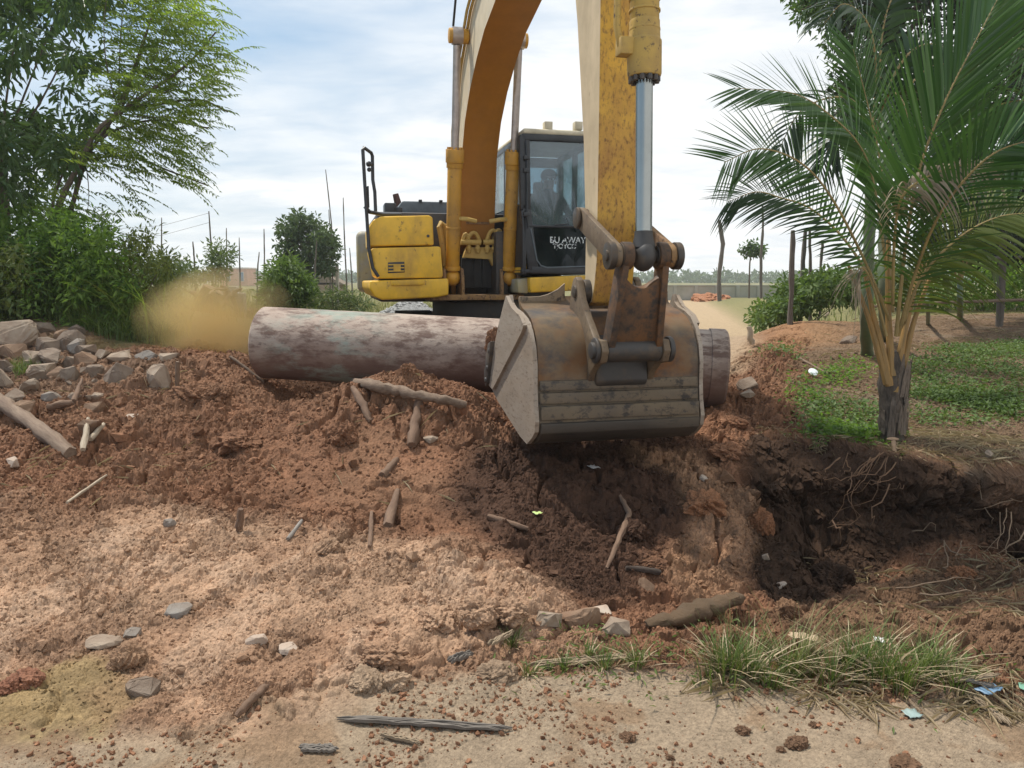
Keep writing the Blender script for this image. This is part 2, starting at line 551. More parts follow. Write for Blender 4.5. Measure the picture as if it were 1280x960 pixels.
# ---- relief: lumps of every size
Z_smooth = zone(outline((300, 570), (420, 530), (500, 510), (590, 560), (640, 620), (640, 690), (540, 690), (430, 650), (330, 640)), x, y, .2, .2, 39)
dz = np.zeros(len(x))
chop = np.clip(1 - Z_road - Z_bush - Z_sand * .8 - Z_right * .85, 0, 1)
chop = np.where(y > 12, chop * .3, chop)
slab = np.clip(clods(x + 12.3, y + 3.1, .34, 51, .62) / .018, 0, 1) * Z_pale * (1 - Z_olive)
slab = np.maximum(slab, .7 * np.clip(clods(x + 2.3, y + 9.1, .20, 53, .45) / .012, 0, 1) * Z_pale * (1 - Z_olive))
chop = chop * (1 - .5 * Z_smooth) * (1 - .45 * slab) * (1 - .6 * Z_olive)
dz += .012 * slab
colr = colr * (1 + .10 * (slab * (.4 + fbm(x * 6, y * 6, 55, 3)))[:, None])
dz += chop * (.16 * (fbm(x * 1.7, y * 1.7, 61, 4) - .5)) * (1 - .45 * Z_pale)
big = clods(x, y, .34, 3, .38)
dz += big * chop * (.40 - .26 * Z_pale + .2 * Z_rock - .2 * Z_cut)
lump = sstep(.40, .62, fbm(x * 1.3 + 11, y * 1.3, 69, 3))
Z_chunk = np.maximum(zone(outline((-200, 480), (80, 500), (220, 480), (330, 500), (330, 600), (180, 630), (-200, 640)), x, y, .2, .2, 40), zone(outline((890, 520), (930, 430), (985, 440), (1000, 540), (950, 660), (930, 770), (780, 790), (860, 640)), x, y, .12, .15, 42))
dz += clods(x + 2.1, y + 4.3, .26, 45, .55) * Z_chunk * .55
dz += clods(x + 7.1, y + 1.3, .12, 47, .7) * Z_chunk * .55
dz += clods(x + 3.3, y, .15, 5, .6) * chop * (.2 + .5 * lump - .1 * Z_pale)
Z_lump = zone(outline((520, 690), (610, 690), (690, 745), (705, 805), (600, 845), (500, 858), (430, 872), (330, 925), (300, 870), (420, 820), (540, 790)), x, y, .10, .10, 37)
dz += clods(x + 5.1, y + 1.3, .17, 31, .75) * Z_lump * .55
dz += clods(x + 6.1, y + 2.3, .095, 35, .8) * (Z_lump * .6 + .28 * Z_pale + .35 * Z_crest)
dz += clods(x, y + 8.1, .072, 7, .75) * (chop * (.35 + .4 * lump) + .06 * Z_right + .3 * Z_lump + .3 * Z_crest)
sparse = sstep(.5, .64, fbm(x * 2.6, y * 2.6, 67, 3))
dz += clods(x + 1.7, y + 2.2, .036, 9, .85) * (chop * .75 + .30 * Z_road * sparse + .25 * Z_right * sparse)
dz += clods(x + 9.7, y + 5.2, .020, 19, .85) * (chop * .7 + .25 * Z_road * sparse + .2 * Z_right) * (y < 5)
dz += (.03 * (fbm(x * 3, y * 3, 71, 4) - .5)) * Z_road + (.05 * (fbm(x * 2.2, y * 2.2, 73, 5) - .5)) * Z_right
dz += .014 * (fbm(x * 22, y * 22, 79, 4) - .5) * (1 - .6 * Z_road)
wn = np.random.default_rng(3).normal(0, 1, len(x))
dz += wn * np.clip(y / 4, .5, 1.6) * (.0032 * chop + .0010 * Z_road + .002 * Z_right)
# crevices between lumps
cr = np.abs(fbm(x * 2.6 + 3, y * 2.6, 83, 4) - .5)
dz -= chop * .10 * np.clip(1 - cr / .045, 0, 1) * (1 - .75 * Z_pale)
GZ[near] += dz
# the bank face bulges and is undercut
oy = np.zeros(GX.shape)
lipz = GZ[near]
oy[near] = Z_hole * (.22 * sstep(-.05, .22, lipz)) * (-1) * (.6 + .8 * fbm(x * 2.4, lipz * 3, 91, 3))
ox = np.zeros(GX.shape)
ox[near] = Z_hole * .12 * (fbm(x * 3, lipz * 5, 93, 3) - .5)
face = np.zeros(GX.shape); face[near] = Z_hole
gy_ = np.gradient(GZ, axis=0) / np.maximum(np.gradient(GY, axis=0), 1e-6)
steep = sstep(.5, 1.4, np.abs(gy_))[near] * Z_hole
oy[near] -= steep * (1.1 * clods(x * 1.0, lipz * 1.4 + .2 * y, .11, 23, .8) + .8 * clods(x + 4, lipz * 1.2, .045, 29, .85) + .05 * (fbm(x * 9, lipz * 14, 95, 4) - .5))

LY0, LY1 = math.log(1.9), math.log(15.5)
def ground_z(px, py):
    "height of the finished ground"
    px = np.atleast_1d(np.asarray(px, float))
    py = np.atleast_1d(np.asarray(py, float))
    r = np.interp(py, yr, np.arange(nr))
    c = np.interp(px / py, sl, np.arange(ncl))
    r0 = np.clip(r.astype(int), 0, nr - 2)
    c0 = np.clip(c.astype(int), 0, ncl - 2)
    fr, fc = r - r0, c - c0
    return (GZ[r0, c0] * (1 - fr) * (1 - fc) + GZ[r0 + 1, c0] * fr * (1 - fc) + GZ[r0, c0 + 1] * (1 - fr) * fc + GZ[r0 + 1, c0 + 1] * fr * fc)
def ghit(u, v): return hit(u, v, ground_z)

# colours beyond the near ground
COLR = np.zeros(GX.shape + (3,))
fx_, fy_ = GX, GY
g0 = fbm(fx_ / 6, fy_ / 6, 101, 4)[..., None]
COLR[:] = np.array((.17, .17, .07)) * (1 - g0) + np.array((.23, .20, .09)) * g0
strip = sstep(.8, 0, np.abs(GX - (2.0 + (GY - 9) * .19)) / (3.2 + .02 * GY)) * sstep(60, 42, GY)
strip = np.where(GY > 15, np.clip(strip * 3, 0, 1), 0)[..., None]
COLR = COLR * (1 - strip) + np.array((.42, .31, .19)) * strip
nearY = (GY < 1.9)[..., None]
COLR = np.where(nearY, np.array(base_col['road']), COLR)
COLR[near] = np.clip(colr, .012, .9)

idx = np.arange(nr * ncl).reshape(nr, ncl)
fc = np.stack([idx[:-1, :-1], idx[:-1, 1:], idx[1:, 1:], idx[1:, :-1]], -1).reshape(-1, 4)
V = np.stack([GX + ox, GY + oy, GZ], -1).reshape(-1, 3)
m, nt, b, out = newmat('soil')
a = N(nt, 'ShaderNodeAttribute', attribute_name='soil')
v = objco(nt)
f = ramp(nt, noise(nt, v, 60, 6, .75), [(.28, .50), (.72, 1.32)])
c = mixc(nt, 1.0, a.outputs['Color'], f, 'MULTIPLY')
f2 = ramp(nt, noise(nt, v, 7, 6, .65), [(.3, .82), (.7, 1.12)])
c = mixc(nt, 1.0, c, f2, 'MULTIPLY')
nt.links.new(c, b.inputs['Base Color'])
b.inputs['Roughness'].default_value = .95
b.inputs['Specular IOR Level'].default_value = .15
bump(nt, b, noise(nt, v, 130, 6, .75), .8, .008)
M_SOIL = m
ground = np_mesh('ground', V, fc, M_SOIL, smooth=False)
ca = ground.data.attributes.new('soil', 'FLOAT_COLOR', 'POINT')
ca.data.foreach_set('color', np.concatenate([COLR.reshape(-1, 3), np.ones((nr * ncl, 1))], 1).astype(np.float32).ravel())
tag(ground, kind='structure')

def soil_at(px, py):
    r = np.clip(np.rint(np.interp(py, yr, np.arange(nr))).astype(int), 0, nr - 1)
    c = np.clip(np.rint(np.interp(px / py, sl, np.arange(ncl))).astype(int), 0, ncl - 1)
    return COLR[r, c]

# ---- loose crumbs lying all over the dug soil
def ico0():
    bm = bmesh.new()
    bmesh.ops.create_icosphere(bm, subdivisions=1, radius=1)
    Vv = np.array([q.co[:] for q in bm.verts])
    Ff = np.array([[q.index for q in fa.verts] for fa in bm.faces])
    bm.free()
    return Vv, Ff
IV, IF = ico0()

def scatter_crumbs(name, px, py, size, mats=None, lift=.25):
    n = len(px)
    q = RNG.normal(size=(n, 3, 3))
    Q, _ = np.linalg.qr(q)
    s = size[:, None] * RNG.uniform(.55, 1.15, (n, 3))
    Vv = IV[None] * (1 + .28 * RNG.normal(size=(n, len(IV), 1)))
    Vv = np.einsum('nij,nkj->nki', Q, Vv * s[:, None])
    z = ground_z(px, py) + size * lift
    Vv = Vv + np.stack([px, py, z], 1)[:, None]
    Ff = IF[None] + (np.arange(n) * len(IV))[:, None, None]
    o = np_mesh(name, Vv.reshape(-1, 3), Ff.reshape(-1, 3), mats or M_SOIL, smooth=False)
    cc = np.clip(soil_at(px, py) * RNG.uniform(.75, 1.25, (n, 1)), .01, .9)
    cc = np.repeat(np.concatenate([cc, np.ones((n, 1))], 1), len(IV), 0)
    o.data.attributes.new('soil', 'FLOAT_COLOR', 'POINT').data.foreach_set('color', cc.astype(np.float32).ravel())
    return o

idn = np.nonzero(near.ravel())[0]
wgt = np.clip(chop * np.where(Z_bush > .3, 0, 1) + .12 * Z_road * sparse + .10 * Z_right, 0, 1)
wgt = wgt * (y < 9.5) * (np.abs(x / y) < .9)
# spread evenly over the ground and thinner with distance
wgt = wgt * y ** 1.0
pick = RNG.choice(len(x), 70000, p=wgt / wgt.sum())
jx = x[pick] + RNG.normal(0, .01, 70000)
jy = y[pick] + RNG.normal(0, .01, 70000)
sz = .0035 + .013 * RNG.random(70000) ** 3.0
sz *= np.clip(jy / 4.5, .6, 1.3)
sz[:2200] *= RNG.uniform(1.4, 3.2, 2200)
tag(scatter_crumbs('soil_crumbs', jx, jy, sz), kind='stuff')
# crumbs of red soil strewn over the bare road
wr = Z_road * (.25 + 2.2 * sparse + 1.5 * sstep(.5, .62, fbm(x * 1.4 + 4, y * 1.4, 87, 4))) * (y > 1.9) * (np.abs(x / y) < .9) * y
pick = RNG.choice(len(x), 5200, p=wr / wr.sum())
jx, jy = x[pick] + RNG.normal(0, .008, 5200), y[pick] + RNG.normal(0, .008, 5200)
sz = .0022 + .010 * RNG.random(5200) ** 4
o = tag(scatter_crumbs('road_crumbs', jx, jy, sz), kind='stuff')
cc = np.repeat(np.concatenate([np.array(base_col['red']) * RNG.uniform(.7, 1.7, (5200, 1)), np.ones((5200, 1))], 1), len(IV), 0)
o.data.attributes['soil'].data.foreach_set('color', cc.astype(np.float32).ravel())
# ================================================================== EXCAVATOR
ALPHA = math.radians(13.2)
EXC = Vector((-.597, 10.86, .32))
ex = empty('excavator', EXC, ALPHA - math.pi / 2)
tag(ex, 'yellow tracked excavator with raised boom and worn bucket reaching over the pipe', 'excavator')
fwd = Vector((math.sin(ALPHA), -math.cos(ALPHA), 0))
lft = Vector((math.cos(ALPHA), math.sin(ALPHA), 0))
def to_local(p):
    d = p - EXC
    return Vector((d.dot(fwd), d.dot(lft), d.z))
def on_s(u, v, s):
    "point seen at (u, v) on the machine's cross plane s -> (h, z)"
    d = Vector(ray(u, v))
    o = to_local(Vector((0, 0, CAMZ)))
    e = Vector((d.dot(fwd), d.dot(lft), d.z))
    t = (s - o.x) / e.x
    q = o + e * t
    return q.y, q.z
def on_h(u, v, h):
    "the same on the machine's lengthwise plane h -> (s, z)"
    d = Vector(ray(u, v))
    o = to_local(Vector((0, 0, CAMZ)))
    e = Vector((d.dot(fwd), d.dot(lft), d.z))
    t = (h - o.y) / e.y
    q = o + e * t
    return q.x, q.z
G = EXC.z
YEL = (.80, .47, .03)
M_yel = mat_paint('machine_yellow', YEL, (.40, .235, .06), (.15, .07, .028), .46, .74, .60, .70, 2.6, 11, .42, (1, 1, .6))
M_boom = mat_paint('boom_shaded_yellow', (.40, .165, .012), (.29, .125, .018), (.11, .05, .022), .4, .8, .68, .75, 1.2, 20, .5)  # grimy yellow, with the boom's underside shade darkened into the colour
M_arm = mat_paint('worn_arm_paint', (.74, .42, .05), (.48, .25, .07), (.19, .09, .035), .38, .60, .50, .68, 3.0, 40, .62, (1, 1, .55), bumpd=.005)
M_armside = mat_paint('dusty_skylit_side_paint', (.58, .45, .28), (.44, .34, .21), (.20, .12, .06), .4, .7, .62, .75, 3.0, 30, .75, (1, 1, .3))  # dust, plus the sky's reflection on the arm sides painted in pale
M_armedge = mat_paint('worn_edge', (.30, .17, .06), (.22, .13, .07), (.07, .04, .025), .4, .6, .52, .6, 4, 30, .75)
M_cyl = mat_paint('cylinder_yellow', (.62, .31, .025), (.40, .22, .055), (.12, .06, .03), .42, .7, .6, .68, 3, 22, .45, (1, 1, .6))
M_cyl2 = mat_paint('dirty_cylinder_yellow', (.46, .29, .06), (.33, .215, .08), (.08, .048, .03), .42, .7, .58, .66, 5, 22, .6)
M_bkt = mat_paint('bucket_steel', (.23, .165, .105), (.30, .215, .13), (.07, .052, .040), .42, .66, .50, .62, 2.6, 16, .6, (1, 1, 1), bumpd=.006)
M_bktrust = mat_paint('bucket_back_rusty', (.165, .11, .056), (.17, .068, .016), (.042, .040, .040), .42, .62, .46, .66, 1.9, 4.2, .5, (1, .8, 1), bumpd=.006)
M_bktside = mat_paint('bucket_side_polished', (.36, .30, .24), (.28, .215, .155), (.17, .125, .09), .38, .66, .54, .66, 3.5, 30, .42, (.5, 1, 1.6), .25)
M_ear = mat_paint('hinge_ear_steel', (.165, .115, .066), (.115, .076, .045), (.05, .038, .028), .4, .66, .55, .66, 5, 30, .6)
M_strip = mat_paint('wear_steel', (.125, .092, .058), (.175, .13, .08), (.04, .032, .026), .4, .65, .5, .62, 3, 18, .6, (1, .7, 1), bumpd=.006)
M_heel = mat_paint('shaded_heel_steel', (.055, .045, .035), (.10, .075, .05), (.03, .026, .022), .45, .7, .55, .65, 4, 22, .5, (1, .3, 1), bumpd=.006)  # shadow at the bucket's bottom darkened into the heel steel
M_dark = mat_paint('greasy_black_steel', (.045, .040, .036), (.13, .09, .055), (.025, .022, .02), .5, .7, .6, .7, 5, 20, .5)
M_pin = mat_paint('pin_steel', (.060, .052, .045), (.12, .082, .05), (.04, .035, .03), .45, .65, .58, .68, 8, 25, .42, metal=.4)
M_link = mat_paint('bucket_link_steel', (.15, .066, .02), (.085, .05, .028), (.032, .025, .02), .40, .60, .44, .62, 3, 16, .58)
M_black = mat_simple('black_frame', (.028, .031, .035), .4, .3, 6)
M_grey = mat_simple('grey_hood', (.12, .145, .16), .55, .25, 3)
M_rubber = mat_simple('rubber', (.02, .02, .02), .75, .3, 8)
M_chrome = mat_simple('chrome', (.34, .35, .33), .24, .05, 4, metal=1.0, bumps=0)
M_rod = mat_simple('dusty_rod', (.42, .36, .32), .38, .15, 9, metal=.55, bumps=0)
M_roof = mat_simple('cream_roof', (.58, .52, .38), .6, .15, 5)
M_cw = mat_paint('counterweight_paint', (.36, .34, .28), (.45, .36, .14), (.12, .09, .06), .45, .65, .6, .7, 2, 14, .55)
M_hose = mat_paint('hose_yellow', (.55, .36, .09), (.4, .28, .1), (.1, .06, .03), .45, .7, .6, .7, 6, 25, .6)
M_track = mat_simple('track_steel', (.06, .05, .042), .65, .4, 5, metal=.3)
M_white = mat_simple('white_letters', (.72, .74, .74), .6, .1, 30, bumps=0)
M_pale = mat_simple('faded_letters', (.62, .44, .18), .6, .1, 30, bumps=0)

def glass(name, tint, refl=.10, dust=.12, dustc=(.45, .5, .52)):
    m, nt, b, out = newmat(name)
    tr = N(nt, 'ShaderNodeBsdfTransparent')
    tr.inputs[0].default_value = (*tint, 1)
    gl = N(nt, 'ShaderNodeBsdfGlossy')
    gl.inputs['Roughness'].default_value = .04
    gl.inputs['Color'].default_value = (.9, .95, 1, 1)
    b.inputs['Base Color'].default_value = (*dustc, 1)
    b.inputs['Roughness'].default_value = .9
    m1 = N(nt, 'ShaderNodeMixShader')
    m1.inputs[0].default_value = refl
    nt.links.new(tr.outputs[0], m1.inputs[1])
    nt.links.new(gl.outputs[0], m1.inputs[2])
    m2 = N(nt, 'ShaderNodeMixShader')
    f = ramp(nt, noise(nt, objco(nt), 3, 6, .6), [(.3, dust * .5), (.7, dust * 1.4)])
    nt.links.new(f, m2.inputs[0])
    nt.links.new(m1.outputs[0], m2.inputs[1])
    nt.links.new(b.outputs[0], m2.inputs[2])
    nt.links.new(m2.outputs[0], out.inputs[0])
    return m
M_glass = glass('cab_glass', (.60, .72, .77), .08, .11)
M_sideglass = glass('side_glass', (.80, .86, .86), .10, .35, (.6, .66, .68))
M_lowglass = glass('dark_lower_glass', (.10, .13, .14), .035, .05, (.12, .18, .2))

# ---- undercarriage
def track(h):
    mb = MB()
    L, R, zc = 1.75, .36, .40
    n = 44
    per = 2 * 2 * L + 2 * math.pi * R
    for i in range(n):
        d = per * i / n
        if d < 2 * L: p, ang = (-L + d, zc + R), 0
        elif d < 2 * L + math.pi * R:
            t = (d - 2 * L) / R
            p, ang = (L + R * math.sin(t), zc + R * math.cos(t)), t
        elif d < 4 * L + math.pi * R: p, ang = (L - (d - 2 * L - math.pi * R), zc - R), math.pi
        else:
            t = (d - 4 * L - math.pi * R) / R
            p, ang = (-L - R * math.sin(t), zc - R * math.cos(t)), math.pi + t
        Mx = Matrix.Rotation(ang, 3, 'Y')
        mb.box((p[0], h, p[1]), (.185, .56, .03), Mx)
        o = Mx @ Vector((0, 0, .025))
        mb.box((p[0] + o.x, h, p[1] + o.z), (.02, .56, .03), Mx)
    t = mb.build('track', M_track, ex, smooth=False)
    fr = MB()
    fr.prism([(-L, .15), (L, .15), (L, .5), (.5, .62), (-.5, .62), (-L, .5)], h - .18, h + .18)
    fr.build('track_frame', M_track, t, .03)
    w = MB()
    for s in (-L, L):
        w = MB(); w.cyl((s, h - .2, zc), (s, h + .2, zc), R - .03, 20); w.build('idler_wheel', M_track, t, .01)
    for k in range(6):
        w = MB(); w.cyl((-1.3 + k * .52, h - .16, .18), (-1.3 + k * .52, h + .16, .18), .1, 12); w.build('roller', M_track, t, .01)
track(-.62)
track(.95)
mb = MB()
mb.prismz([(-1.0, -.5), (1.0, -.5), (1.0, .8), (-1.0, .8)], .45, .78)
mb.cyl((0, .1, .7), (0, .1, 1.0), .62, 32)
mb.build('swing_bearing', M_dark, ex, .03)

# ---- upper frame and base
s0 = 1.12
def prof(s, *uv): return [on_s(u, v, s) for u, v in uv]
mb = MB()
hl, zl = on_s(545, 372, 1.0)
hr, zr = on_s(648, 369, 1.0)
mb.box((.15, (hl + hr) / 2, zl + .0), (1.75, hr - hl + .15, .07))
mb.box((-1.0, -.05, zl + .14), (2.2, 2.4, .25))
mb.build('upper_frame', M_armedge, ex, .012)
# right hand base (image left) with rounded lower corner
mb = MB()
pr = prof(s0, (462, 351), (561, 348), (561, 369), (545, 372), (478, 375), (468, 371), (462, 361))
mb.prismx(pr, -1.5, s0)
base = mb.build('tank_base', M_yel, ex, .025, 3)
mb = MB()
pr = prof(s0 + .012, (488, 350.5), (530, 350), (529, 356), (489, 357))
mb.prismx(pr, s0 - .02, s0 + .03)
mb.build('step_plate', M_yel, base, .008)
# the two panels
mb = MB()
pr = prof(s0 - .02, (463, 313), (466, 310), (548, 308), (551, 309), (554, 345), (552, 347.5), (476, 348.5), (470, 345))
mb.prismx(pr, .2, s0 - .02)
lp = mb.build('lower_panel', M_yel, ex, .022, 3)
mb = MB()
pr = prof(s0 - .01, (485, 328), (505.5, 327), (506, 340.5), (485, 341.5))
mb.prismx(pr, s0 - .06, s0 - .012)
vent = mb.build('vent', M_black, lp, .004)
mb = MB()
for vv in (330.5, 334.6, 338.6):
    mb.prismx(prof(s0 - .0, (485.5, vv - .3), (505.5, vv - .6), (505.5, vv + .7), (485.5, vv + 1.0)), s0 - .04, s0 - .004)
mb.prismx(prof(s0, (492, 330), (501, 330), (501, 339), (492, 339)), s0 - .045, s0 - .008)
mb.build('vent_slat', M_yel, vent)
mb = MB()
pr = prof(s0 - .06, (461.5, 308), (461, 285), (466, 275), (476, 270.5), (536, 269), (541, 271.5), (542.5, 306.5))
mb.prismx(pr, .1, s0 - .06)
up = mb.build('upper_panel', M_yel, ex, .022, 3)
mb = MB()
h_, z_ = on_s(535, 295, s0 - .06)
mb.cyl((s0 - .075, h_, z_), (s0 - .045, h_, z_), .018, 12)
mb.build('latch', M_dark, up)
# engine deck, hood, counterweight
mb = MB()
ha, za = on_s(494, 252, -.9)
hb, zb = on_s(572, 252, -.9)
_, z2 = on_s(530, 268, -.9)
mb.prismx([(ha, z2 - .1), (ha, za - .12), (ha + .09, za), (1.25, za), (1.3, za - .1), (1.3, z2 - .1)], -2.1, -.75)
hood = mb.build('engine_hood', M_grey, ex, .03, 2)
for k in range(3):
    mb = MB(); mb.box((-.74, ha + .35 + k * .3, za + .005), (.05, .05, .03))
    mb.build('hood_hinge', M_black, hood, .005)
mb = MB()
mb.box((-.9, -.05, (1.36 - G + z2) / 2 - .06), (2.3, 2.45, z2 - (1.36 - G) - .02))
mb.build('engine_housing', M_dark, ex, .04)
ang = [math.pi / 2 + math.pi * k / 14 for k in range(15)]
hw = 1.50
cwp = [(-1.15, hw)] + [(-1.35 + 1.25 * math.cos(a), hw * math.sin(a) * (1 if abs(math.sin(a)) < .8 else 1)) for a in ang] + [(-1.15, -hw)]
mb = MB()
mb.prismz(cwp, 1.42 - G, 2.33 - G)
mb.build('counterweight', M_cw, ex, .09, 4)
mb = MB()
hq, zq = on_s(487, 262, -.3)
mb.box((-.3, hq, zq), (.3, .16, .16))
mb.box((-.28, hq + .12, zq - .03), (.2, .1, .12))
mb.build('air_filter', M_black, ex, .02)
mb = MB()
hq, zq = on_s(497, 251, -1.2)
mb.tube([(-1.2, hq, zq - .2), (-1.2, hq, zq - .02), (-1.2, hq - .03, zq + .10)], [.055, .055, .045], 14)
mb.build('exhaust_pipe', mat_simple('rusty_exhaust', (.10, .05, .04), .8, .3), ex)
# handrail with the mirror
mb = MB()
def S(u, v, s): 
    h, z = on_s(u, v, s)
    return (s, h, z)
rail = [S(473, 346, 1.13), S(466, 335, 1.13), S(461, 310, 1.13), S(458.5, 270, 1.13), S(456, 230, 1.13), S(453.5, 187, 1.13), S(455, 184.5, 1.1), S(464, 191, 1.0), S(465.5, 195, .98), S(466, 225, .98), S(468.5, 240, .98), S(469.5, 264, .98)]
mb.tube(rail, .021, 10)
mb.tube([S(456, 258, 1.12), S(462, 265, 1.1), S(478, 268, .9), S(500, 268, .4)], .024, 10)
rl = mb.build('handrail', M_black, ex)
mb = MB()
mb.cyl(S(459, 204.5, 1.05), S(465.5, 205, 1.02), .02, 12)
mb.ball(S(461, 205, 1.05), .035, 2)
mb.ball(S(461.5, 212, 1.05), .028, 2)
mb.build('mirror_bracket', M_black, rl)
mb = MB()
mb.prismx(prof(1.08, (458, 233), (461, 232), (462, 260), (458.5, 259)), 1.05, 1.09)
mb.build('mirror', M_black, rl, .01)

# ---- cab
sc_ = 1.35
def cabh(u, v, s=sc_): return on_s(u, v, s)
h0, ztop = cabh(653, 167)
h1 = h0 + 1.02
_, zbot = cabh(668, 342)
mb = MB()
# front frame as a ring: outer outline minus window openings -> built from bars
outer = [cabh(650, 170), cabh(652, 262), cabh(663.5, 342)]
def bar(pts, w, s1, s2):
    for (a, b2) in zip(pts[:-1], pts[1:]):
        d = Vector((b2[0] - a[0], b2[1] - a[1]))
        nn = Vector((-d.y, d.x)).normalized() * w / 2
        q = [(a[0] + nn.x, a[1] + nn.y), (b2[0] + nn.x, b2[1] + nn.y), (b2[0] - nn.x, b2[1] - nn.y), (a[0] - nn.x, a[1] - nn.y)]
        mb.prismx(q, s1, s2)
bar([cabh(656, 168), cabh(657.5, 262), cabh(667.5, 340)], .13, sc_ - .09, sc_)
bar([(h1 - .05, ztop), (h1 - .05, zbot)], .10, sc_ - .09, sc_)
bar([(h0 + .02, ztop - .035), (h1, ztop - .035)], .08, sc_ - .092, sc_ + .004)
bar([(h0 + .12, zbot + .045), (h1, zbot + .03)], .09, sc_ - .092, sc_ + .004)
_, zm = cabh(690, 283)
bar([(h0 + .06, zm), (h1, zm)], .03, sc_ - .06, sc_ + .008)
# rear and side members
s_b = -.35
for hh in (h0 + .03, h1 - .03):
    mb.box((s_b, hh, (ztop + zbot) / 2), (.12, .08, ztop - zbot))
    mb.box(((sc_ + s_b) / 2, hh, zbot + .42), (sc_ - s_b, .05, .86))
    mb.box(((sc_ + s_b) / 2, hh, ztop - .03), (sc_ - s_b, .07, .07))
mb.box((.35, h0 + .03, (ztop + zbot) / 2), (.07, .07, ztop - zbot))
mb.box((.35, h1 - .03, (ztop + zbot) / 2), (.07, .07, ztop - zbot))
mb.box((s_b, (h0 + h1) / 2, zbot + .35), (.06, h1 - h0, .8))
mb.box((s_b, (h0 + h1) / 2, ztop - .08), (.06, h1 - h0, .14))
mb.box(((sc_ + s_b) / 2, (h0 + h1) / 2, zbot + .03), (sc_ - s_b, h1 - h0, .05))
cab = mb.build('cab', M_black, ex, .012, 2)
mb = MB()
mb.box(((sc_ + s_b) / 2 - .02, (h0 + h1) / 2, ztop + .035), (sc_ - s_b + .04, h1 - h0 - .02, .07))
roof = mb.build('cab_roof', M_roof, cab, .03, 3)
for uu in (684.5, 722):
    mb = MB()
    hh, zz = on_s(uu, 158, sc_ - .1)
    mb.box((sc_ - .1, hh, zz), (.11, .10, .10))
    mb.cyl((sc_ - .1, hh, zz - .1), (sc_ - .1, hh, zz - .04), .015, 8)
    lm = mb.build('work_lamp', M_roof, cab, .012)
    mb = MB()
    mb.box((sc_ - .043, hh, zz), (.008, .08, .08))
    mb.build('lamp_lens', M_roof, lm, .003)
def pane(name, prf, s, m, parent, th=.006):
    q = MB()
    q.prismx(prf, s - th, s)
    return q.build(name, m, parent, smooth=False)
gz0 = zm + .015
pane('upper_windscreen', [(cabh(661, 175)[0], ztop - .07), (h1 - .1, ztop - .07), (h1 - .1, gz0), (cabh(663, 280)[0] - .01, gz0)], sc_ - .03, M_glass, cab)
a1 = cabh(663.5, 288); a2 = cabh(671, 325); a3 = cabh(676, 332); a4 = cabh(684, 334.5)
low = pane('lower_windscreen', [(a1[0] - .03, zm - .015), (h1 - .1, zm - .015), (h1 - .1, a4[1] - .03), (a4[0], a4[1] - .03), (a3[0] - .02, a3[1] - .02), (a2[0] - .03, a2[1])], sc_ - .03, M_lowglass, cab)
mb = MB()
mb.tube([(sc_ + .004, a1[0], zm - .03), (sc_ + .004, a2[0], a2[1]), (sc_ + .004, a3[0], a3[1]), (sc_ + .004, a4[0], a4[1]), (sc_ + .004, h1 - .1, a4[1] + .02)], .009, 8)
mb.build('window_seal', M_grey, low)
for hh in (h0 + .005, h1 - .005):
    q = MB()
    q.prism([(s_b + .06, zbot + .86), (sc_ - .09, zbot + .86), (sc_ - .09, ztop - .06), (s_b + .06, ztop - .06)], hh - .004, hh + .004)
    q.build('side_window', M_sideglass, cab, smooth=False)
pane('rear_window', [(h0 + .08, zbot + .76), (h1 - .08, zbot + .76), (h1 - .08, ztop - .15), (h0 + .08, ztop - .15)], s_b, M_glass, cab)
mb = MB()
mb.tube([S(657.5, 175, sc_ + .03), S(659, 200, sc_ + .03), S(659, 268, sc_ + .03), S(660.5, 285, sc_ + .03)], .012, 8)
for vv in (197, 213, 268): mb.box(S(658, vv, sc_ + .03), (.05, .07, .05))
mb.build('grab_bar', M_black, cab, .006)
mb = MB()
mb.tube([S(694, 281, sc_ + .01), S(711, 280, sc_ + .02), S(708, 272, sc_ + .03)], .008, 6)
mb.build('wiper', M_black, cab)
# worn white lettering on the lower pane
def letters(txt, u, v, s, size, m, parent, name='lettering', shear=0.0, wear=None):
    cu = bpy.data.curves.new(name, 'FONT')
    cu.body = txt
    cu.size = size
    cu.extrude = .001
    cu.offset = size * .015
    cu.space_character = .95
    o = bpy.data.objects.new(name, cu)
    COL.objects.link(o)
    dg = bpy.context.evaluated_depsgraph_get()
    me = bpy.data.meshes.new_from_object(o.evaluated_get(dg))
    bpy.data.objects.remove(o)
    me.materials.clear()
    h, z = on_s(u, v, s)
    M = Matrix.Translation((s, h, z)) @ Matrix(((0, 0, 1, 0), (1, 0, 0, 0), (0, 1, 0, 0), (0, 0, 0, 1)))
    me.transform(M)
    return link(name, me, m, parent)
m, nt, b, out = newmat('worn_white_letters')
b.inputs['Base Color'].default_value = (.62, .66, .66, 1)
tr = N(nt, 'ShaderNodeBsdfTransparent')
mx = N(nt, 'ShaderNodeMixShader')
nt.links.new(ramp(nt, noise(nt, objco(nt), 22, 4, .7), [(.44, 0), (.5, 1)]), mx.inputs[0])
nt.links.new(tr.outputs[0], mx.inputs[1]); nt.links.new(b.outputs[0], mx.inputs[2]); nt.links.new(mx.outputs[0], out.inputs[0])
M_worn = m
letters('BU AWAYR', 687, 303.5, sc_ - .026, .108, M_worn, low)
letters('TJOYCO', 691, 310.5, sc_ - .026, .085, M_worn, low)
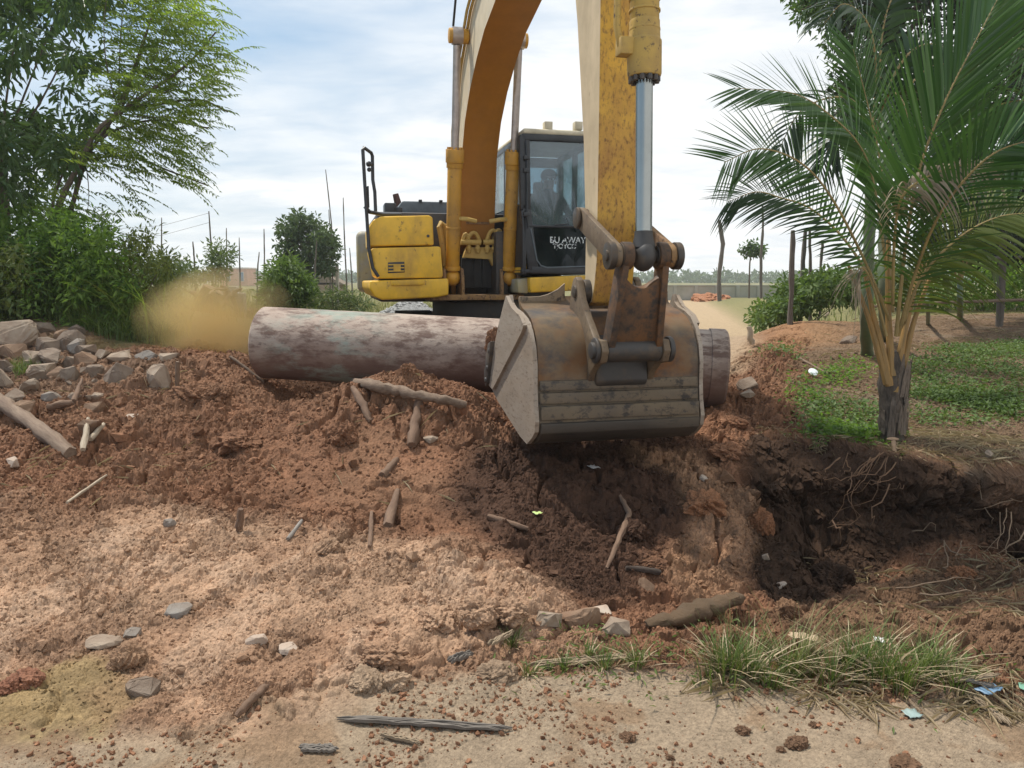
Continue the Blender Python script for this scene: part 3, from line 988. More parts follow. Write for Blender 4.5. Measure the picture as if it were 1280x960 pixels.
# seat and levers inside the cab
mb = MB()
hs = on_s(689, 250, .55)[0]
mb.box((.45, hs, zbot + .42), (.5, .5, .14))
mb.box((.16, hs, zbot + .78), (.13, .48, .66), Matrix.Rotation(-.12, 3, 'Y'))
mb.box((.12, hs, zbot + 1.18), (.09, .28, .18), Matrix.Rotation(-.12, 3, 'Y'))
mb.box((.45, hs, zbot + .2), (.4, .4, .32))
mb.build('driver_seat', M_black, cab, .04, 3)
for dh in (-.33, .33):
    mb = MB(); mb.box((.6, hs + dh, zbot + .45), (.45, .16, .2))
    mb.tube([(.75, hs + dh, zbot + .5), (.8, hs + dh, zbot + .76)], [.014, .022], 8)
    mb.build('control_lever', M_black, cab, .01)
# yellow body under and beside the cab
mb = MB()
pr = [on_s(u, v, sc_ + .02) for u, v in ((662, 347), (731, 344), (748, 344), (748, 362), (663, 366))]
mb.prismx(pr, -.6, sc_ + .02)
cb = mb.build('cab_base', M_yel, ex, .02, 3)
mb = MB()
pr = [on_s(u, v, sc_ - .12) for u, v in ((646, 349), (660, 347), (660, 367), (647, 366))]
mb.prismx(pr, .2, sc_ - .1)
mb.build('base_corner', M_cw, ex, .02)
mb = MB()
pr = [on_s(u, v, sc_ - .1) for u, v in ((654.5, 301), (659.5, 301), (664, 341), (650, 341))]
mb.prismx(pr, .5, sc_ - .1)
mb.build('corner_cowl', M_yel, ex, .012)

# ---- boom
B_lo = [(.30, 1.62), (.60, 1.80), (.66, 2.2), (.80, 2.84), (1.05, 3.22), (1.4, 3.50), (1.85, 3.74), (2.3, 3.91), (2.94, 4.03), (3.8, 4.2), (4.7, 4.33), (5.35, 4.40)]
B_hi = [(5.5, 4.62), (5.2, 4.76), (4.2, 4.82), (3.0, 4.75), (2.1, 4.62), (1.35, 4.36), (.75, 3.95), (.35, 3.35), (.12, 2.5), (.02, 1.9), (.08, 1.66)]
mb = MB()
bp = B_lo + B_hi
mb.prism(bp, -.228, .228)
bm = mb.bm
bm.faces.ensure_lookup_table()
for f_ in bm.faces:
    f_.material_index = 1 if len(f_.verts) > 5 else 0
M_boomside = mat_paint('boom_sunlit_side_paint', (.66, .55, .38), (.52, .40, .24), (.16, .1, .06), .45, .75, .68, .76, 1.4, 14, .6)  # washed paint, made paler still by painting in sunlight on the side plates
boom = mb.build('boom', [M_boom, M_boomside], ex, 0)
# weld lips, hydraulic lines and the pin bosses of the boom
mb = MB()
for h in (-.37, .37):
    mb.cyl((1.4, h - .13 * (1 if h > 0 else -1), 4.10), (1.4, h + .10 * (1 if h > 0 else -1), 4.10), .085, 20)
mb.cyl((1.4, -.46, 4.10), (1.4, .46, 4.10), .05, 16)
mb.build('boom_pin', M_cyl, boom, .008)
mb = MB()
for h in (-.25, -.29):
    mb.tube([(.35, h, 2.3), (.45, h, 3.2), (.9, h, 3.88), (1.6, h, 4.32), (2.6, h, 4.6), (4.0, h, 4.72)], .018, 8)
mb.build('hydraulic_line', M_hose, boom)
mb = MB()
mb.box((.62, 0, 2.02), (.06, .30, .03))
mb.build('weld_seam', M_armedge, boom)
mb = MB()
mb.tube([(1.42, -.42, 4.2), (1.6, -.40, 4.6), (1.8, -.36, 5.0), (2.2, -.3, 5.05)], .014, 8)
mb.build('hanging_hose', M_rubber, boom)
# boom foot brackets
mb = MB()
for h in (-.30, .30):
    mb.prism([(-.2, 1.05), (.5, 1.05), (.4, 1.9), (.05, 1.95)], h - .03, h + .03)
mb.cyl((.2, -.36, 1.72), (.2, .36, 1.72), .07, 16)
mb.build('boom_foot_bracket', M_boom, ex, .01)
# ---- boom cylinders
for h in (-.37, .37):
    a = Vector((.84, h, 1.31)); t = Vector((1.4, h, 4.10))
    d = (t - a).normalized()
    L = (t - a).length
    mb = MB()
    k1 = L * .555
    mb.tube([a + d * .10, a + d * k1], .088, 24)
    mb.tube([a + d * (k1 - .22), a + d * (k1 - .16), a + d * (k1 - .155), a + d * k1], [.10, .10, .112, .112], 24)
    mb.tube([a + d * .10, a + d * .15], .098, 24)
    mb.tube([a + d * .62, a + d * .65], .095, 24)
    mb.ball(a, .11, 2)
    c_ = mb.build('boom_cylinder', M_cyl, ex, .004)
    mb = MB()
    mb.cyl(a + d * (k1 - .02), t - d * .1, .046, 20)
    mb.cyl(t + Vector((0, -.06, 0)), t + Vector((0, .06, 0)), .10, 20)
    mb.build('piston_rod', M_rod, c_)
    mb = MB()
    for k in range(10):
        an = 2 * math.pi * k / 10
        e1 = d.cross(Vector((0, 1, 0))).normalized(); e2 = Vector((0, 1, 0))
        q = a + d * k1 + (e1 * math.cos(an) + e2 * math.sin(an)) * .085
        mb.cyl(q, q + d * .025, .014, 8)
    mb.build('bolt_ring', M_cyl, c_)
    mb = MB()
    for dh in (-.115, .115):
        mb.prism([(.45, 1.03), (1.0, 1.03), (1.0, 1.22), (.93, 1.42), (.78, 1.44), (.55, 1.2)], h + dh - .018, h + dh + .018)
    mb.cyl((.84, h - .15, 1.31), (.84, h + .15, 1.31), .05, 16)
    mb.build('cylinder_bracket', M_armedge, ex, .006)
    mb = MB()
    sg = 1 if h < 0 else -1
    mb.tube([a + d * .75 + Vector((.02, sg * .02, 0)), a + d * .72 + Vector((.08, sg * .16, .02)), a + d * .74 + Vector((.02, sg * .28, -.02))], .028, 10)
    mb.build('oil_pipe', M_hose, c_)
# ---- hose manifold between the cylinders
mb = MB()
for u0, v0, u1, v1, um, vm in ((578, 304, 587, 306, 582, 288), (583, 302, 600, 303, 593, 287), (608, 303, 620, 290, 613, 290), (617, 304, 626, 290, 621, 289)):
    p0, p1, pm = S(u0, v0, .72), S(u1, v1, .72), S(um, vm, .74)
    q = [Vector(p0).lerp(Vector(p1), 0)]
    for k in range(9):
        t = k / 8
        q.append((1 - t) ** 2 * Vector(p0) + 2 * t * (1 - t) * (Vector(pm) + Vector((0, 0, .08))) + t * t * Vector(p1))
    mb.tube(q[1:], .026, 10)
mb.tube([S(576, 303, .74), S(601, 303, .74)], .036, 12)
mb.tube([S(604, 303, .74), S(630, 302, .74)], .036, 12)
mb.build('hose', M_hose, ex)
mb = MB()
mb.prismx(prof(.70, (579, 322), (583, 309), (615, 309), (624, 322), (628, 345), (622, 345), (612, 324)), .6, .7)
for u0 in (586, 597, 609, 618):
    mb.cyl(S(u0, 304, .72), S(u0, 316, .72), .03, 12)
    mb.cyl(S(u0, 309, .72), S(u0, 312.5, .72), .045, 8)
mb.build('valve_block', M_hose, ex, .006)
mb = MB()
for u0, u1 in ((577, 592), (593, 602), (603, 619)):
    mb.prismx(prof(.6, (u0, 323), (u1, 322), (u1 + 1, 360), (u0 - 1, 360)), .56, .6)
mb.build('rubber_flap', M_rubber, ex, .01)
mb = MB()
q = [S(562, 349, .75), S(556, 330, .75), S(552, 300, .75), S(549, 284, .75), S(551, 279, .72), S(556, 282, .7), S(559, 310, .6)]
mb.tube(q, .035, 10)
q = [S(563, 270, .3), S(560, 255, .2), S(561, 240, .1), S(564, 225, .2)]
mb.tube(q, .018, 8)
mb.build('return_pipe', M_hose, ex)
mb = MB()
mb.box((.3, -.55, 1.35), (.9, .22, .7))
mb.box((.3, .27, 1.45), (1.2, .16, .9))
mb.build('pump_cover', M_dark, ex, .02)

# ---- arm
AW = .138
zt = 4.75
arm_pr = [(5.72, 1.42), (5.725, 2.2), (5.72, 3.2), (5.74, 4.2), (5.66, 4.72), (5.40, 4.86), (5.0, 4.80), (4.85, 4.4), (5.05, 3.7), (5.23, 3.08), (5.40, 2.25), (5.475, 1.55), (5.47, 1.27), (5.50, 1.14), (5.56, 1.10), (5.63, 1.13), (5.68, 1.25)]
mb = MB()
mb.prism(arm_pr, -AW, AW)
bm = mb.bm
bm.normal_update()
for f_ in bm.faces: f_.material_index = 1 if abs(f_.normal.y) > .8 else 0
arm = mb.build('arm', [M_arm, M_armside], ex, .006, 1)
mb = MB()
mb.tube([(5.55, -.188, 1.20), (5.55, .188, 1.20)], .085, 20)
mb.tube([(5.55, -.25, 1.20), (5.55, .25, 1.20)], .045, 16)
mb.build('arm_tip_boss', M_pin, arm, .01)
mb = MB()
P3 = Vector((5.50, 0, 1.71))
mb.cyl(P3 + Vector((0, -.20, 0)), P3 + Vector((0, .20, 0)), .062, 20)
mb.cyl(P3 + Vector((0, -.222, 0)), P3 + Vector((0, -.20, 0)), .074, 20)
mb.cyl(P3 + Vector((0, .20, 0)), P3 + Vector((0, .222, 0)), .074, 20)
mb.build('link_pin', M_pin, arm, .008)
# bucket cylinder in front of the arm
P2 = Vector((6.19, 0, 1.43))
T = Vector((6.03, 0, 4.9))
d = (T - P2).normalized()
L0 = None
_, zc0 = on_h(796, 103, 0.0)
zc0 = 1.6 + 5.0 * math.tan(math.atan(377 / 960) - PITCH) - G
k0 = (zc0 - P2.z) / d.z
mb = MB()
mb.tube([P2 + d * k0, P2 + d * (k0 + .02), P2 + d * (k0 + .21), P2 + d * (k0 + .22), P2 + d * (k0 + .31), P2 + d * (k0 + .33)], [.098, .104, .104, .096, .092, .092], 28)
mb.tube([P2 + d * (k0 + .33), T], .088, 28)
for kk in (.27, .38, .45): mb.tube([P2 + d * (k0 + kk), P2 + d * (k0 + kk + .014)], .0955, 28)
mb.cyl(T + Vector((0, -.1, 0)), T + Vector((0, .1, 0)), .1, 20)
bc = mb.build('bucket_cylinder', M_cyl2, ex, .003)
mb = MB()
e1 = d.cross(Vector((0, 1, 0))).normalized()
for k in range(12):
    an = 2 * math.pi * k / 12
    q = P2 + d * k0 + (e1 * math.cos(an) + Vector((0, math.sin(an), 0))) * .082
    mb.cyl(q - d * .03, q, .016, 8)
mb.cyl(P2 + d * (k0 - .012), P2 + d * (k0 + .005), .075, 20)
mb.build('bolt_ring', M_dark, bc)
mb = MB()
mb.cyl(P2 + d * .08, P2 + d * (k0 + .02), .052, 28)
rod = mb.build('piston_rod', M_chrome, bc)
mb = MB()
mb.ball(P2 + d * .0, .098, 3, (1, .75, 1))
mb.tube([P2 + d * .05, P2 + d * .12, P2 + d * .15], [.075, .058, .056], 20)
mb.build('rod_eye', M_dark, bc)
mb = MB()
hp = P2 + d * (k0 + .17)
mb.box(hp + Vector((.0, -.125, 0)), (.1, .09, .1))
mb.tube([hp + Vector((.0, -.15, 0)), hp + Vector((-.02, -.17, .12)), hp + Vector((-.02, -.17, .4)), hp + Vector((-.05, -.14, .62)), hp + Vector((-.06, -.15, 1.6))], .024, 10)
mb.build('oil_pipe', M_cyl2, bc, .01)

# ---- linkage
P1 = Vector((6.03, 0, .83)); P0 = Vector((5.55, 0, 1.20))
for sgn in (-1, 1):
    mb = MB()
    h = sgn * .178
    dd = (P2 - P3)
    nn = Vector((-dd.z, 0, dd.x)).normalized()
    pr = []
    for c_, r_, a0, a1_ in ((P3, .072, 90, 270), (P2, .072, -90, 90)):
        base_a = math.atan2(dd.z, dd.x)
        for k in range(9):
            an = base_a + math.radians(a0 + (a1_ - a0) * k / 8)
            pr.append((c_.x + r_ * math.cos(an), c_.z + r_ * math.sin(an)))
    mb.prism(pr, h - .02, h + .02)
    mb.build('idler_link', M_ear if sgn < 0 else M_armedge, ex, .006)
mb = MB()
mb.cyl(P2 + Vector((0, -.195, 0)), P2 + Vector((0, -.08, 0)), .062, 20)
mb.cyl(P2 + Vector((0, .08, 0)), P2 + Vector((0, .195, 0)), .062, 20)
mb.cyl(P2 + Vector((0, -.24, 0)), P2 + Vector((0, -.199, 0)), .086, 24)
mb.cyl(P2 + Vector((0, .199, 0)), P2 + Vector((0, .24, 0)), .086, 24)
mb.cyl(P2 + Vector((0, -.156, 0)), P2 + Vector((0, -.150, 0)), .078, 24)
mb.cyl(P2 + Vector((0, -.252, 0)), P2 + Vector((0, .252, 0)), .036, 16)
mb.build('rod_pin', M_pin, ex, .008)
# H shaped bucket link
mb = MB()
def hlink(h0_, h1_, w0, w1):
    ax = (P1 - P2).normalized()
    sd = Vector((-ax.z, 0, ax.x))
    a, b2 = P2, P1
    vs = []
    for c_, w_, hh in ((a, w0, h0_), (b2, w1, h1_)):
        for sx in (-1, 1):
            for sy in (-1, 1):
                vs.append(c_ + sd * sx * w_ + Vector((0, hh + sy * .022, 0)))
    mb._add(vs, [(0, 1, 3, 2), (4, 6, 7, 5), (0, 4, 5, 1), (2, 3, 7, 6), (0, 2, 6, 4), (1, 5, 7, 3)])
hlink(-.128, -.165, .07, .065)
hlink(.128, .165, .07, .065)
ax = (P1 - P2).normalized(); sd = Vector((-ax.z, 0, ax.x))
if sd.x < 0: sd = -sd
n_w = 10
ringv = []
top_c = P2 + ax * .16
for k in range(13):
    an = math.pi * k / 12
    hx = -.115 + .23 * k / 12
    ringv.append(P2 + ax * (.13 + .07 * math.sin(an)) + Vector((0, hx, 0)))
for off in (.035,):
    up_ = [q + sd * off for q in ringv]
    lo_ = [P1 + ax * (-.05) + Vector((0, -.155 + .31 * k / 12, 0)) + sd * off for k in range(13)]
    up2 = [q - sd * .03 for q in ringv]
    lo2 = [P1 + ax * (-.05) + Vector((0, -.155 + .31 * k / 12, 0)) - sd * .03 for k in range(13)]
    al = up_ + lo_ + up2 + lo2
    fs = []
    for k in range(12):
        fs += [(k, k + 1, 13 + k + 1, 13 + k), (26 + k, 39 + k, 39 + k + 1, 26 + k + 1), (k, 26 + k, 26 + k + 1, k + 1), (13 + k, 13 + k + 1, 39 + k + 1, 39 + k)]
    mb._add(al, fs)
mb.cyl(P2 + Vector((0, -.15, 0)), P2 + Vector((0, -.085, 0)), .085, 20)
mb.cyl(P2 + Vector((0, .085, 0)), P2 + Vector((0, .15, 0)), .085, 20)
mb.build('bucket_link', M_link, ex, .006)
mb = MB()
mb.cyl(P1 + Vector((0, -.185, 0)), P1 + Vector((0, .185, 0)), .078, 20)
for a_, b_ in ((-.262, -.24), (.24, .275)): mb.cyl(P1 + Vector((0, a_, 0)), P1 + Vector((0, b_, 0)), .085, 22)
mb.cyl(P1 + Vector((0, -.285, 0)), P1 + Vector((0, .29, 0)), .055, 18)
mb.build('link_cross_tube', M_dark, ex, .008)

# ---- bucket
HB = .576
back = [(5.29, 1.165), (5.315, 1.12), (5.39, 1.085), (5.52, 1.06), (5.64, 1.02), (5.735, .945), (5.80, .84), (5.83, .72), (5.83, .58), (5.845, .46), (5.875, .35), (5.86, .28), (5.80, .23), (5.69, .185)]
def offset_in(pf, t):
    o = []
    for i, (a, z) in enumerate(pf):
        p0 = Vector(pf[max(i - 1, 0)]); p1 = Vector(pf[min(i + 1, len(pf) - 1)])
        dd = (p1 - p0).normalized()
        o.append((a + dd.y * t, z - dd.x * t))
    return o
ins = offset_in(back, .03)
if sum(q[0] for q in ins) > sum(q[0] for q in back): ins = offset_in(back, -.03)
mb = MB()
n = len(back)
# curved back plate (subdivided across)
cols = 9
vs = []
for layer in (back, ins):
    for k in range(cols):
        h = -HB + 2 * HB * k / (cols - 1)
        fl = .0
        vs += [(a, h, z) for a, z in layer]
fs = []
for k in range(cols - 1):
    for i in range(n - 1):
        a = k * n + i
        fs.append((a, a + n, a + n + 1, a + 1))
        b2 = a + cols * n
        fs.append((b2, b2 + 1, b2 + n + 1, b2 + n))
for k in range(cols - 1):
    for i in (0, n - 1):
        a = k * n + i
        fs.append((a, a + cols * n, a + n + cols * n, a + n))
for i in range(n - 1):
    for k in (0, cols - 1):
        a = k * n + i
        fs.append((a, a + 1, a + 1 + cols * n, a + cols * n))
mb._add(vs, fs)
mb.bm.faces.ensure_lookup_table()
for f_ in mb.bm.faces: f_.material_index = 1 if f_.calc_center_median().z < .64 else 0
bucket = mb.build('bucket', [M_bktrust, M_strip], ex, 0, ang=50)
# side plates flaring towards the mouth
mouth = [(5.29, 1.175), (5.10, .95), (4.93, .70), (4.82, .50), (4.78, .448), (5.0, .355), (5.3, .265), (5.55, .19), (5.70, .165)]
for sgn in (-1, 1):
    mb = MB()
    edge = [(a + (.012 if i > 2 else .008), z) for i, (a, z) in enumerate(back)]
    loop = edge[:-1] + mouth[::-1]
    fl = lambda a: HB + .006 + .075 * max(0, min(1, (5.85 - a) / 1.05))
    vs = [(a, sgn * fl(a), z) for a, z in loop] + [(a, sgn * (fl(a) + .028), z) for a, z in loop]
    k = len(loop)
    from mathutils.geometry import tessellate_polygon
    tri = tessellate_polygon([[Vector((a, z, 0)) for a, z in loop]])
    fs = [tuple(t) for t in tri] + [tuple(q + k for q in t[::-1]) for t in tri] + [(i, (i + 1) % k, (i + 1) % k + k, i + k) for i in range(k)]
    mb._add(vs, fs)
    sp_ = mb.build('side_plate', M_bktside, bucket, 0, ang=20)
    # raised reinforcement along the mouth
    rp = [(5.29, 1.17), (5.42, 1.09), (5.62, 1.035), (5.70, .98), (5.655, .93), (4.93, .44), (4.80, .462), (4.93, .70), (5.10, .95)]
    mb = MB()
    k = len(rp)
    vs = [(a, sgn * (fl(a) + .026), z) for a, z in rp] + [(a, sgn * (fl(a) + .052), z) for a, z in rp]
    tri = tessellate_polygon([[Vector((a, z, 0)) for a, z in rp]])
    fs = [tuple(t) for t in tri] + [tuple(q + k for q in t[::-1]) for t in tri] + [(i, (i + 1) % k, (i + 1) % k + k, i + k) for i in range(k)]
    mb._add(vs, fs)
    mb.build('side_reinforcement', M_bktside, sp_, 0, ang=20)
    # side cutter bolted to the mouth edge
    mb = MB()
    cut = [(4.99, .82), (4.90, .80), (4.84, .73), (4.80, .70), (4.79, .62), (4.74, .58), (4.73, .50), (4.79, .44), (4.85, .48), (4.90, .60), (4.97, .74)]
    mb.prism(cut, sgn * (fl(4.85) - .03), sgn * (fl(4.85) + .075))
    for a_, z_ in ((4.93, .74), (4.87, .60), (4.82, .50)):
        mb.cyl((a_, sgn * (fl(a_) + .05), z_), (a_, sgn * (fl(a_) + .085), z_), .025, 8)
    mb.build('side_cutter', M_dark, sp_, .012)
# cutting lip with teeth under the bucket
mb = MB()
mb.prism([(5.72, .215), (5.66, .155), (5.60, .175), (4.80, .44), (4.80, .475), (5.62, .215), (5.70, .25)], -HB - .03, HB + .03)
mb.build('cutting_edge', M_strip, bucket, .01)
for k in range(5):
    mb = MB()
    h = -.5 + .25 * k
    mb.prism([(4.86, .40), (4.86, .50), (4.72, .50), (4.55, .53), (4.55, .515), (4.70, .44)], h - .05, h + .05)
    mb.build('tooth', M_strip, bucket, .01)
# wear strips across the back
mb = MB()
for z0, z1, s_ in ((.62, .548, 5.833), (.54, .46, 5.842), (.452, .356, 5.868)):
    mb.prism([(s_ - .02, z0), (s_ + .014, z0 - .005), (s_ + .022, z1 + .005), (s_ - .0, z1)], -HB + .008, HB - .008)
mb.build('wear_strip', M_strip, bucket, .004)
mb = MB()
mb.prism([(5.868, .34), (5.897, .335), (5.885, .27), (5.82, .215), (5.70, .165), (5.70, .19), (5.80, .25), (5.855, .29)], -HB + .006, HB - .006)
mb.build('heel_plate', M_heel, bucket, .004)
# hinge ears
mb = MB()
for h in (-.212, .212):
    ear = [(5.42, 1.08), (5.45, 1.22), (5.50, 1.29), (5.55, 1.305), (5.60, 1.28), (5.67, 1.15), (5.80, 1.03), (5.96, .90), (6.09, .90), (6.125, .83), (6.09, .755), (5.98, .73), (5.88, .66), (5.82, .56), (5.76, .7), (5.70, .95)]
    mb.prism(ear, h - .024, h + .024)
mb.build('hinge_ear', M_ear, bucket, .008)
mb = MB()
for hs_ in ([(-.575, 1.165), (-.50, 1.16), (-.42, 1.165), (-.36, 1.18), (-.29, 1.215), (-.235, 1.26)], [(.235, 1.25), (.34, 1.215), (.45, 1.20), (.575, 1.20)]):
    up = [(h, z) for h, z in hs_] + [(hs_[-1][0], 1.10), (hs_[0][0], 1.10)]
    mb.prismx(up, 5.285, 5.31)
mb.prism([(5.42, 1.07), (5.36, 1.20), (5.38, 1.21), (5.44, 1.07)], -.187, .187)
mb.build('top_gusset', M_bkt, bucket, .006)
mb = MB()
mb.prism([(5.70, .97), (5.86, .80), (5.88, .60), (5.83, .55), (5.78, .72)], -.187, .187)
mb.build('hinge_box', M_dark, bucket, .02)
# ---- operator in the cab
def person(name, joints, edges, radii, mats, root=0):
    me = bpy.data.meshes.new(name)
    me.from_pydata([Vector(j) for j in joints], edges, [])
    o = bpy.data.objects.new(name, me)
    COL.objects.link(o)
    sk = o.modifiers.new('s', 'SKIN')
    for i, r in enumerate(radii):
        me.skin_vertices[0].data[i].radius = r if hasattr(r, '__len__') else (r, r)
    me.skin_vertices[0].data[root].use_root = True
    ss = o.modifiers.new('d', 'SUBSURF')
    ss.levels = 2
    dg = bpy.context.evaluated_depsgraph_get()
    m2 = bpy.data.meshes.new_from_object(o.evaluated_get(dg))
    bpy.data.objects.remove(o)
    m2.shade_smooth()
    return m2
pz = zbot + .52
J, E, R_ = [], [], []
def jt(p, r, par=None):
    J.append(p); R_.append(r)
    if par is not None: E.append((par, len(J) - 1))
    return len(J) - 1
px_ = .42
pel = jt((px_, hs, pz + .08), (.15, .12))
sp1 = jt((px_ - .05, hs, pz + .28), (.15, .11), pel)
ch = jt((px_ - .06, hs, pz + .46), (.17, .12), sp1)
nk = jt((px_ - .03, hs, pz + .60), (.06, .06), ch)
jaw = jt((px_ + .02, hs, pz + .68), (.075, .085), nk)
hd = jt((px_ + .01, hs, pz + .77), (.08, .10), jaw)
tp = jt((px_ + .0, hs, pz + .84), (.06, .075), hd)
for sg in (-1, 1):
    sh = jt((px_ - .05, hs + sg * .19, pz + .50), .065, ch)
    el = jt((px_ + .08, hs + sg * .29, pz + .25), .048, sh)
    wr = jt((px_ + .31, hs + sg * .32, pz + .25), .033, el)
    hn = jt((px_ + .37, hs + sg * .325, pz + .26), (.04, .03), wr)
    for k in range(4):
        f1 = jt((px_ + .41, hs + sg * (.30 + .018 * k), pz + .27), .0095, hn)
        jt((px_ + .415, hs + sg * (.30 + .018 * k), pz + .235), .0085, f1)
    th = jt((px_ + .36, hs + sg * .29, pz + .245), .0105, hn)
    jt((px_ + .39, hs + sg * .275, pz + .235), .009, th)
    hp_ = jt((px_ + .06, hs + sg * .10, pz + .04), .085, pel)
    kn = jt((px_ + .50, hs + sg * .17, pz + .06), .062, hp_)
    an_ = jt((px_ + .56, hs + sg * .17, pz - .36), .042, kn)
    jt((px_ + .72, hs + sg * .18, pz - .43), .035, an_)
me = person('person', J, E, R_, None)
M_cloth = mat_simple('dark_shirt', (.035, .04, .05), .9, .2, 20)
M_skin = mat_simple('skin', (.20, .105, .065), .6, .1, 20)
for mm in (M_cloth, M_skin): me.materials.append(mm)
for pl in me.polygons:
    c_ = pl.center
    if c_.z > pz + .62 or (c_.x > px_ + .30 and c_.z > pz + .18): pl.material_index = 1
man = bpy.data.objects.new('person', me)
COL.objects.link(man)
man.location = EXC
man.rotation_euler = ex.rotation_euler
tag(man, 'operator in dark shirt and cap seated behind the windscreen of the excavator cab', 'person')
mb = MB()
mb.ball((px_ - .0, hs, pz + .80), .118, 3, (1.05, .92, .78))
mb.box((px_ + .13, hs, pz + .79), (.12, .15, .015))
mb.build('cap', M_cloth, man, .004)
for sg in (-1, 1):
    mb = MB(); mb.ball((px_ + .098, hs + sg * .035, pz + .745), .013, 2); mb.build('eye', M_white, man)
    mb = MB(); mb.ball((px_ - .005, hs + sg * .098, pz + .72), .03, 2, (.8, .4, 1.1)); mb.build('ear', M_skin, man)
mb = MB(); mb.ball((px_ + .115, hs, pz + .715), .02, 2, (1, .7, 1.3)); mb.build('nose', M_skin, man)
mb = MB(); mb.box((px_ + .10, hs, pz + .668), (.02, .05, .008)); mb.build('mouth', M_skin, man)
# ================================================================== PIPE
m, nt, b, out = newmat('stained_pipe')
v = objco(nt)
geo = N(nt, 'ShaderNodeNewGeometry')
n1 = noise(nt, stretch(nt, v, (.5, 1, 1)), 3.2, 9, .68)
n2 = noise(nt, stretch(nt, v, (.4, 1, 1)), 11, 8, .7)
n3 = noise(nt, v, 1.1, 5, .6)
n4 = noise(nt, stretch(nt, v, (.35, 1, 1)), 26, 7, .75)
c = mixc(nt, ramp(nt, n1, [(.38, 0), (.62, 1)]), (.35, .265, .21), (.43, .35, .285))
c = mixc(nt, ramp(nt, n2, [(.46, 0), (.60, 1)]), c, (.150, .093, .070))
c = mixc(nt, ramp(nt, n4, [(.56, 0), (.66, .8)]), c, (.10, .062, .05))
c = mixc(nt, ramp(nt, n4, [(.30, .75), (.40, 0)]), c, (.43, .35, .29))
sx = N(nt, 'ShaderNodeSeparateXYZ')
nt.links.new(v, sx.inputs[0])
low_ = math_(nt, 'ADD', sx.outputs[2], math_(nt, 'MULTIPLY', math_(nt, 'SUBTRACT', n1, .5), .5))
mud_shade = ramp(nt, math_(nt, 'ADD', low_, .5), [(.30, .9), (.62, 0)])  # mud low down, with the shade of the pipe's underside painted in
c = mixc(nt, mud_shade, c, (.135, .075, .055))
gx = math_(nt, 'ABSOLUTE', math_(nt, 'ADD', sx.outputs[0], 1.45))
grn = math_(nt, 'MULTIPLY', ramp(nt, gx, [(.15, 1), (.75, 0)]), ramp(nt, n1, [(.48, 0), (.58, .75)]))
c = mixc(nt, grn, c, (.24, .30, .25))
nt.links.new(c, b.inputs['Base Color'])
b.inputs['Roughness'].default_value = .8
bump(nt, b, n4, .5, .012)
M_pipe = m
PA, PB = P(330, 428, 7.7), P(905, 461, 7.12)
RAD = .358
mb = MB()
L = (PB - PA).length
seg = 64
rings = []
xs = [0, .03] + [L * k / 40 for k in range(1, 40)] + [L - .03, L]
prof_ = [(0, RAD - .065), (0, RAD - .015), (.015, RAD)] + [(L * k / 40, RAD) for k in range(1, 40)] + [(L - .16, RAD), (L - .155, RAD + .012), (L - .02, RAD + .012), (L, RAD - .005), (L, RAD - .065), (L * .5, RAD - .065), (0, RAD - .065)]
for xx, rr in prof_[:-1]:
    rings.append([mb.bm.verts.new((xx - L / 2, rr * math.cos(2 * math.pi * k / seg), rr * math.sin(2 * math.pi * k / seg))) for k in range(seg)])
nr_ = len(rings)
for i in range(nr_):
    for k in range(seg):
        mb.bm.faces.new((rings[i][k], rings[i][(k + 1) % seg], rings[(i + 1) % nr_][(k + 1) % seg], rings[(i + 1) % nr_][k]))
pipe = mb.build('culvert_pipe', M_pipe, None, 0, ang=40)
pipe.matrix_world = Matrix.Translation((PA + PB) / 2) @ (PB - PA).to_track_quat('X', 'Z').to_matrix().to_4x4()
tag(pipe, 'large mud stained culvert pipe lying across the dug trench', 'pipe')

# ================================================================== STONES AND CLODS
M_stone = [mat_simple('grey_stone', (.24, .188, .142), .9, .25, 7, bumps=.7, bumpd=.016, col2=(.15, .10, .068)),
           mat_simple('pale_stone', (.345, .275, .205), .9, .2, 6, bumps=.6, bumpd=.014, col2=(.21, .145, .10)),
           mat_simple('rusty_stone', (.25, .165, .105), .9, .25, 7, bumps=.6, bumpd=.014, col2=(.17, .095, .055)),
           mat_simple('bluish_stone', (.245, .222, .195), .85, .2, 6, bumps=.6, bumpd=.014, col2=(.19, .145, .11)),
           mat_simple('white_stone', (.44, .37, .30), .85, .15, 8, bumps=.5, bumpd=.01, col2=(.36, .26, .19))]
M_clod = [mat_simple('red_clod', (.30, .155, .085), .95, .3, 16, bumps=.8, bumpd=.012, col2=(.19, .095, .055)),
          mat_simple('pale_clod', (.46, .295, .195), .95, .3, 16, bumps=.8, bumpd=.012, col2=(.33, .20, .13)),
          mat_simple('brown_clod', (.20, .115, .068), .95, .3, 16, bumps=.8, bumpd=.012, col2=(.12, .068, .042)),
          mat_simple('orange_clod', (.40, .17, .075), .95, .3, 12, bumps=.8, bumpd=.012, col2=(.24, .105, .055)),
          mat_simple('crimson_clod', (.30, .075, .06), .95, .3, 16, bumps=.8, bumpd=.01, col2=(.30, .16, .11))]

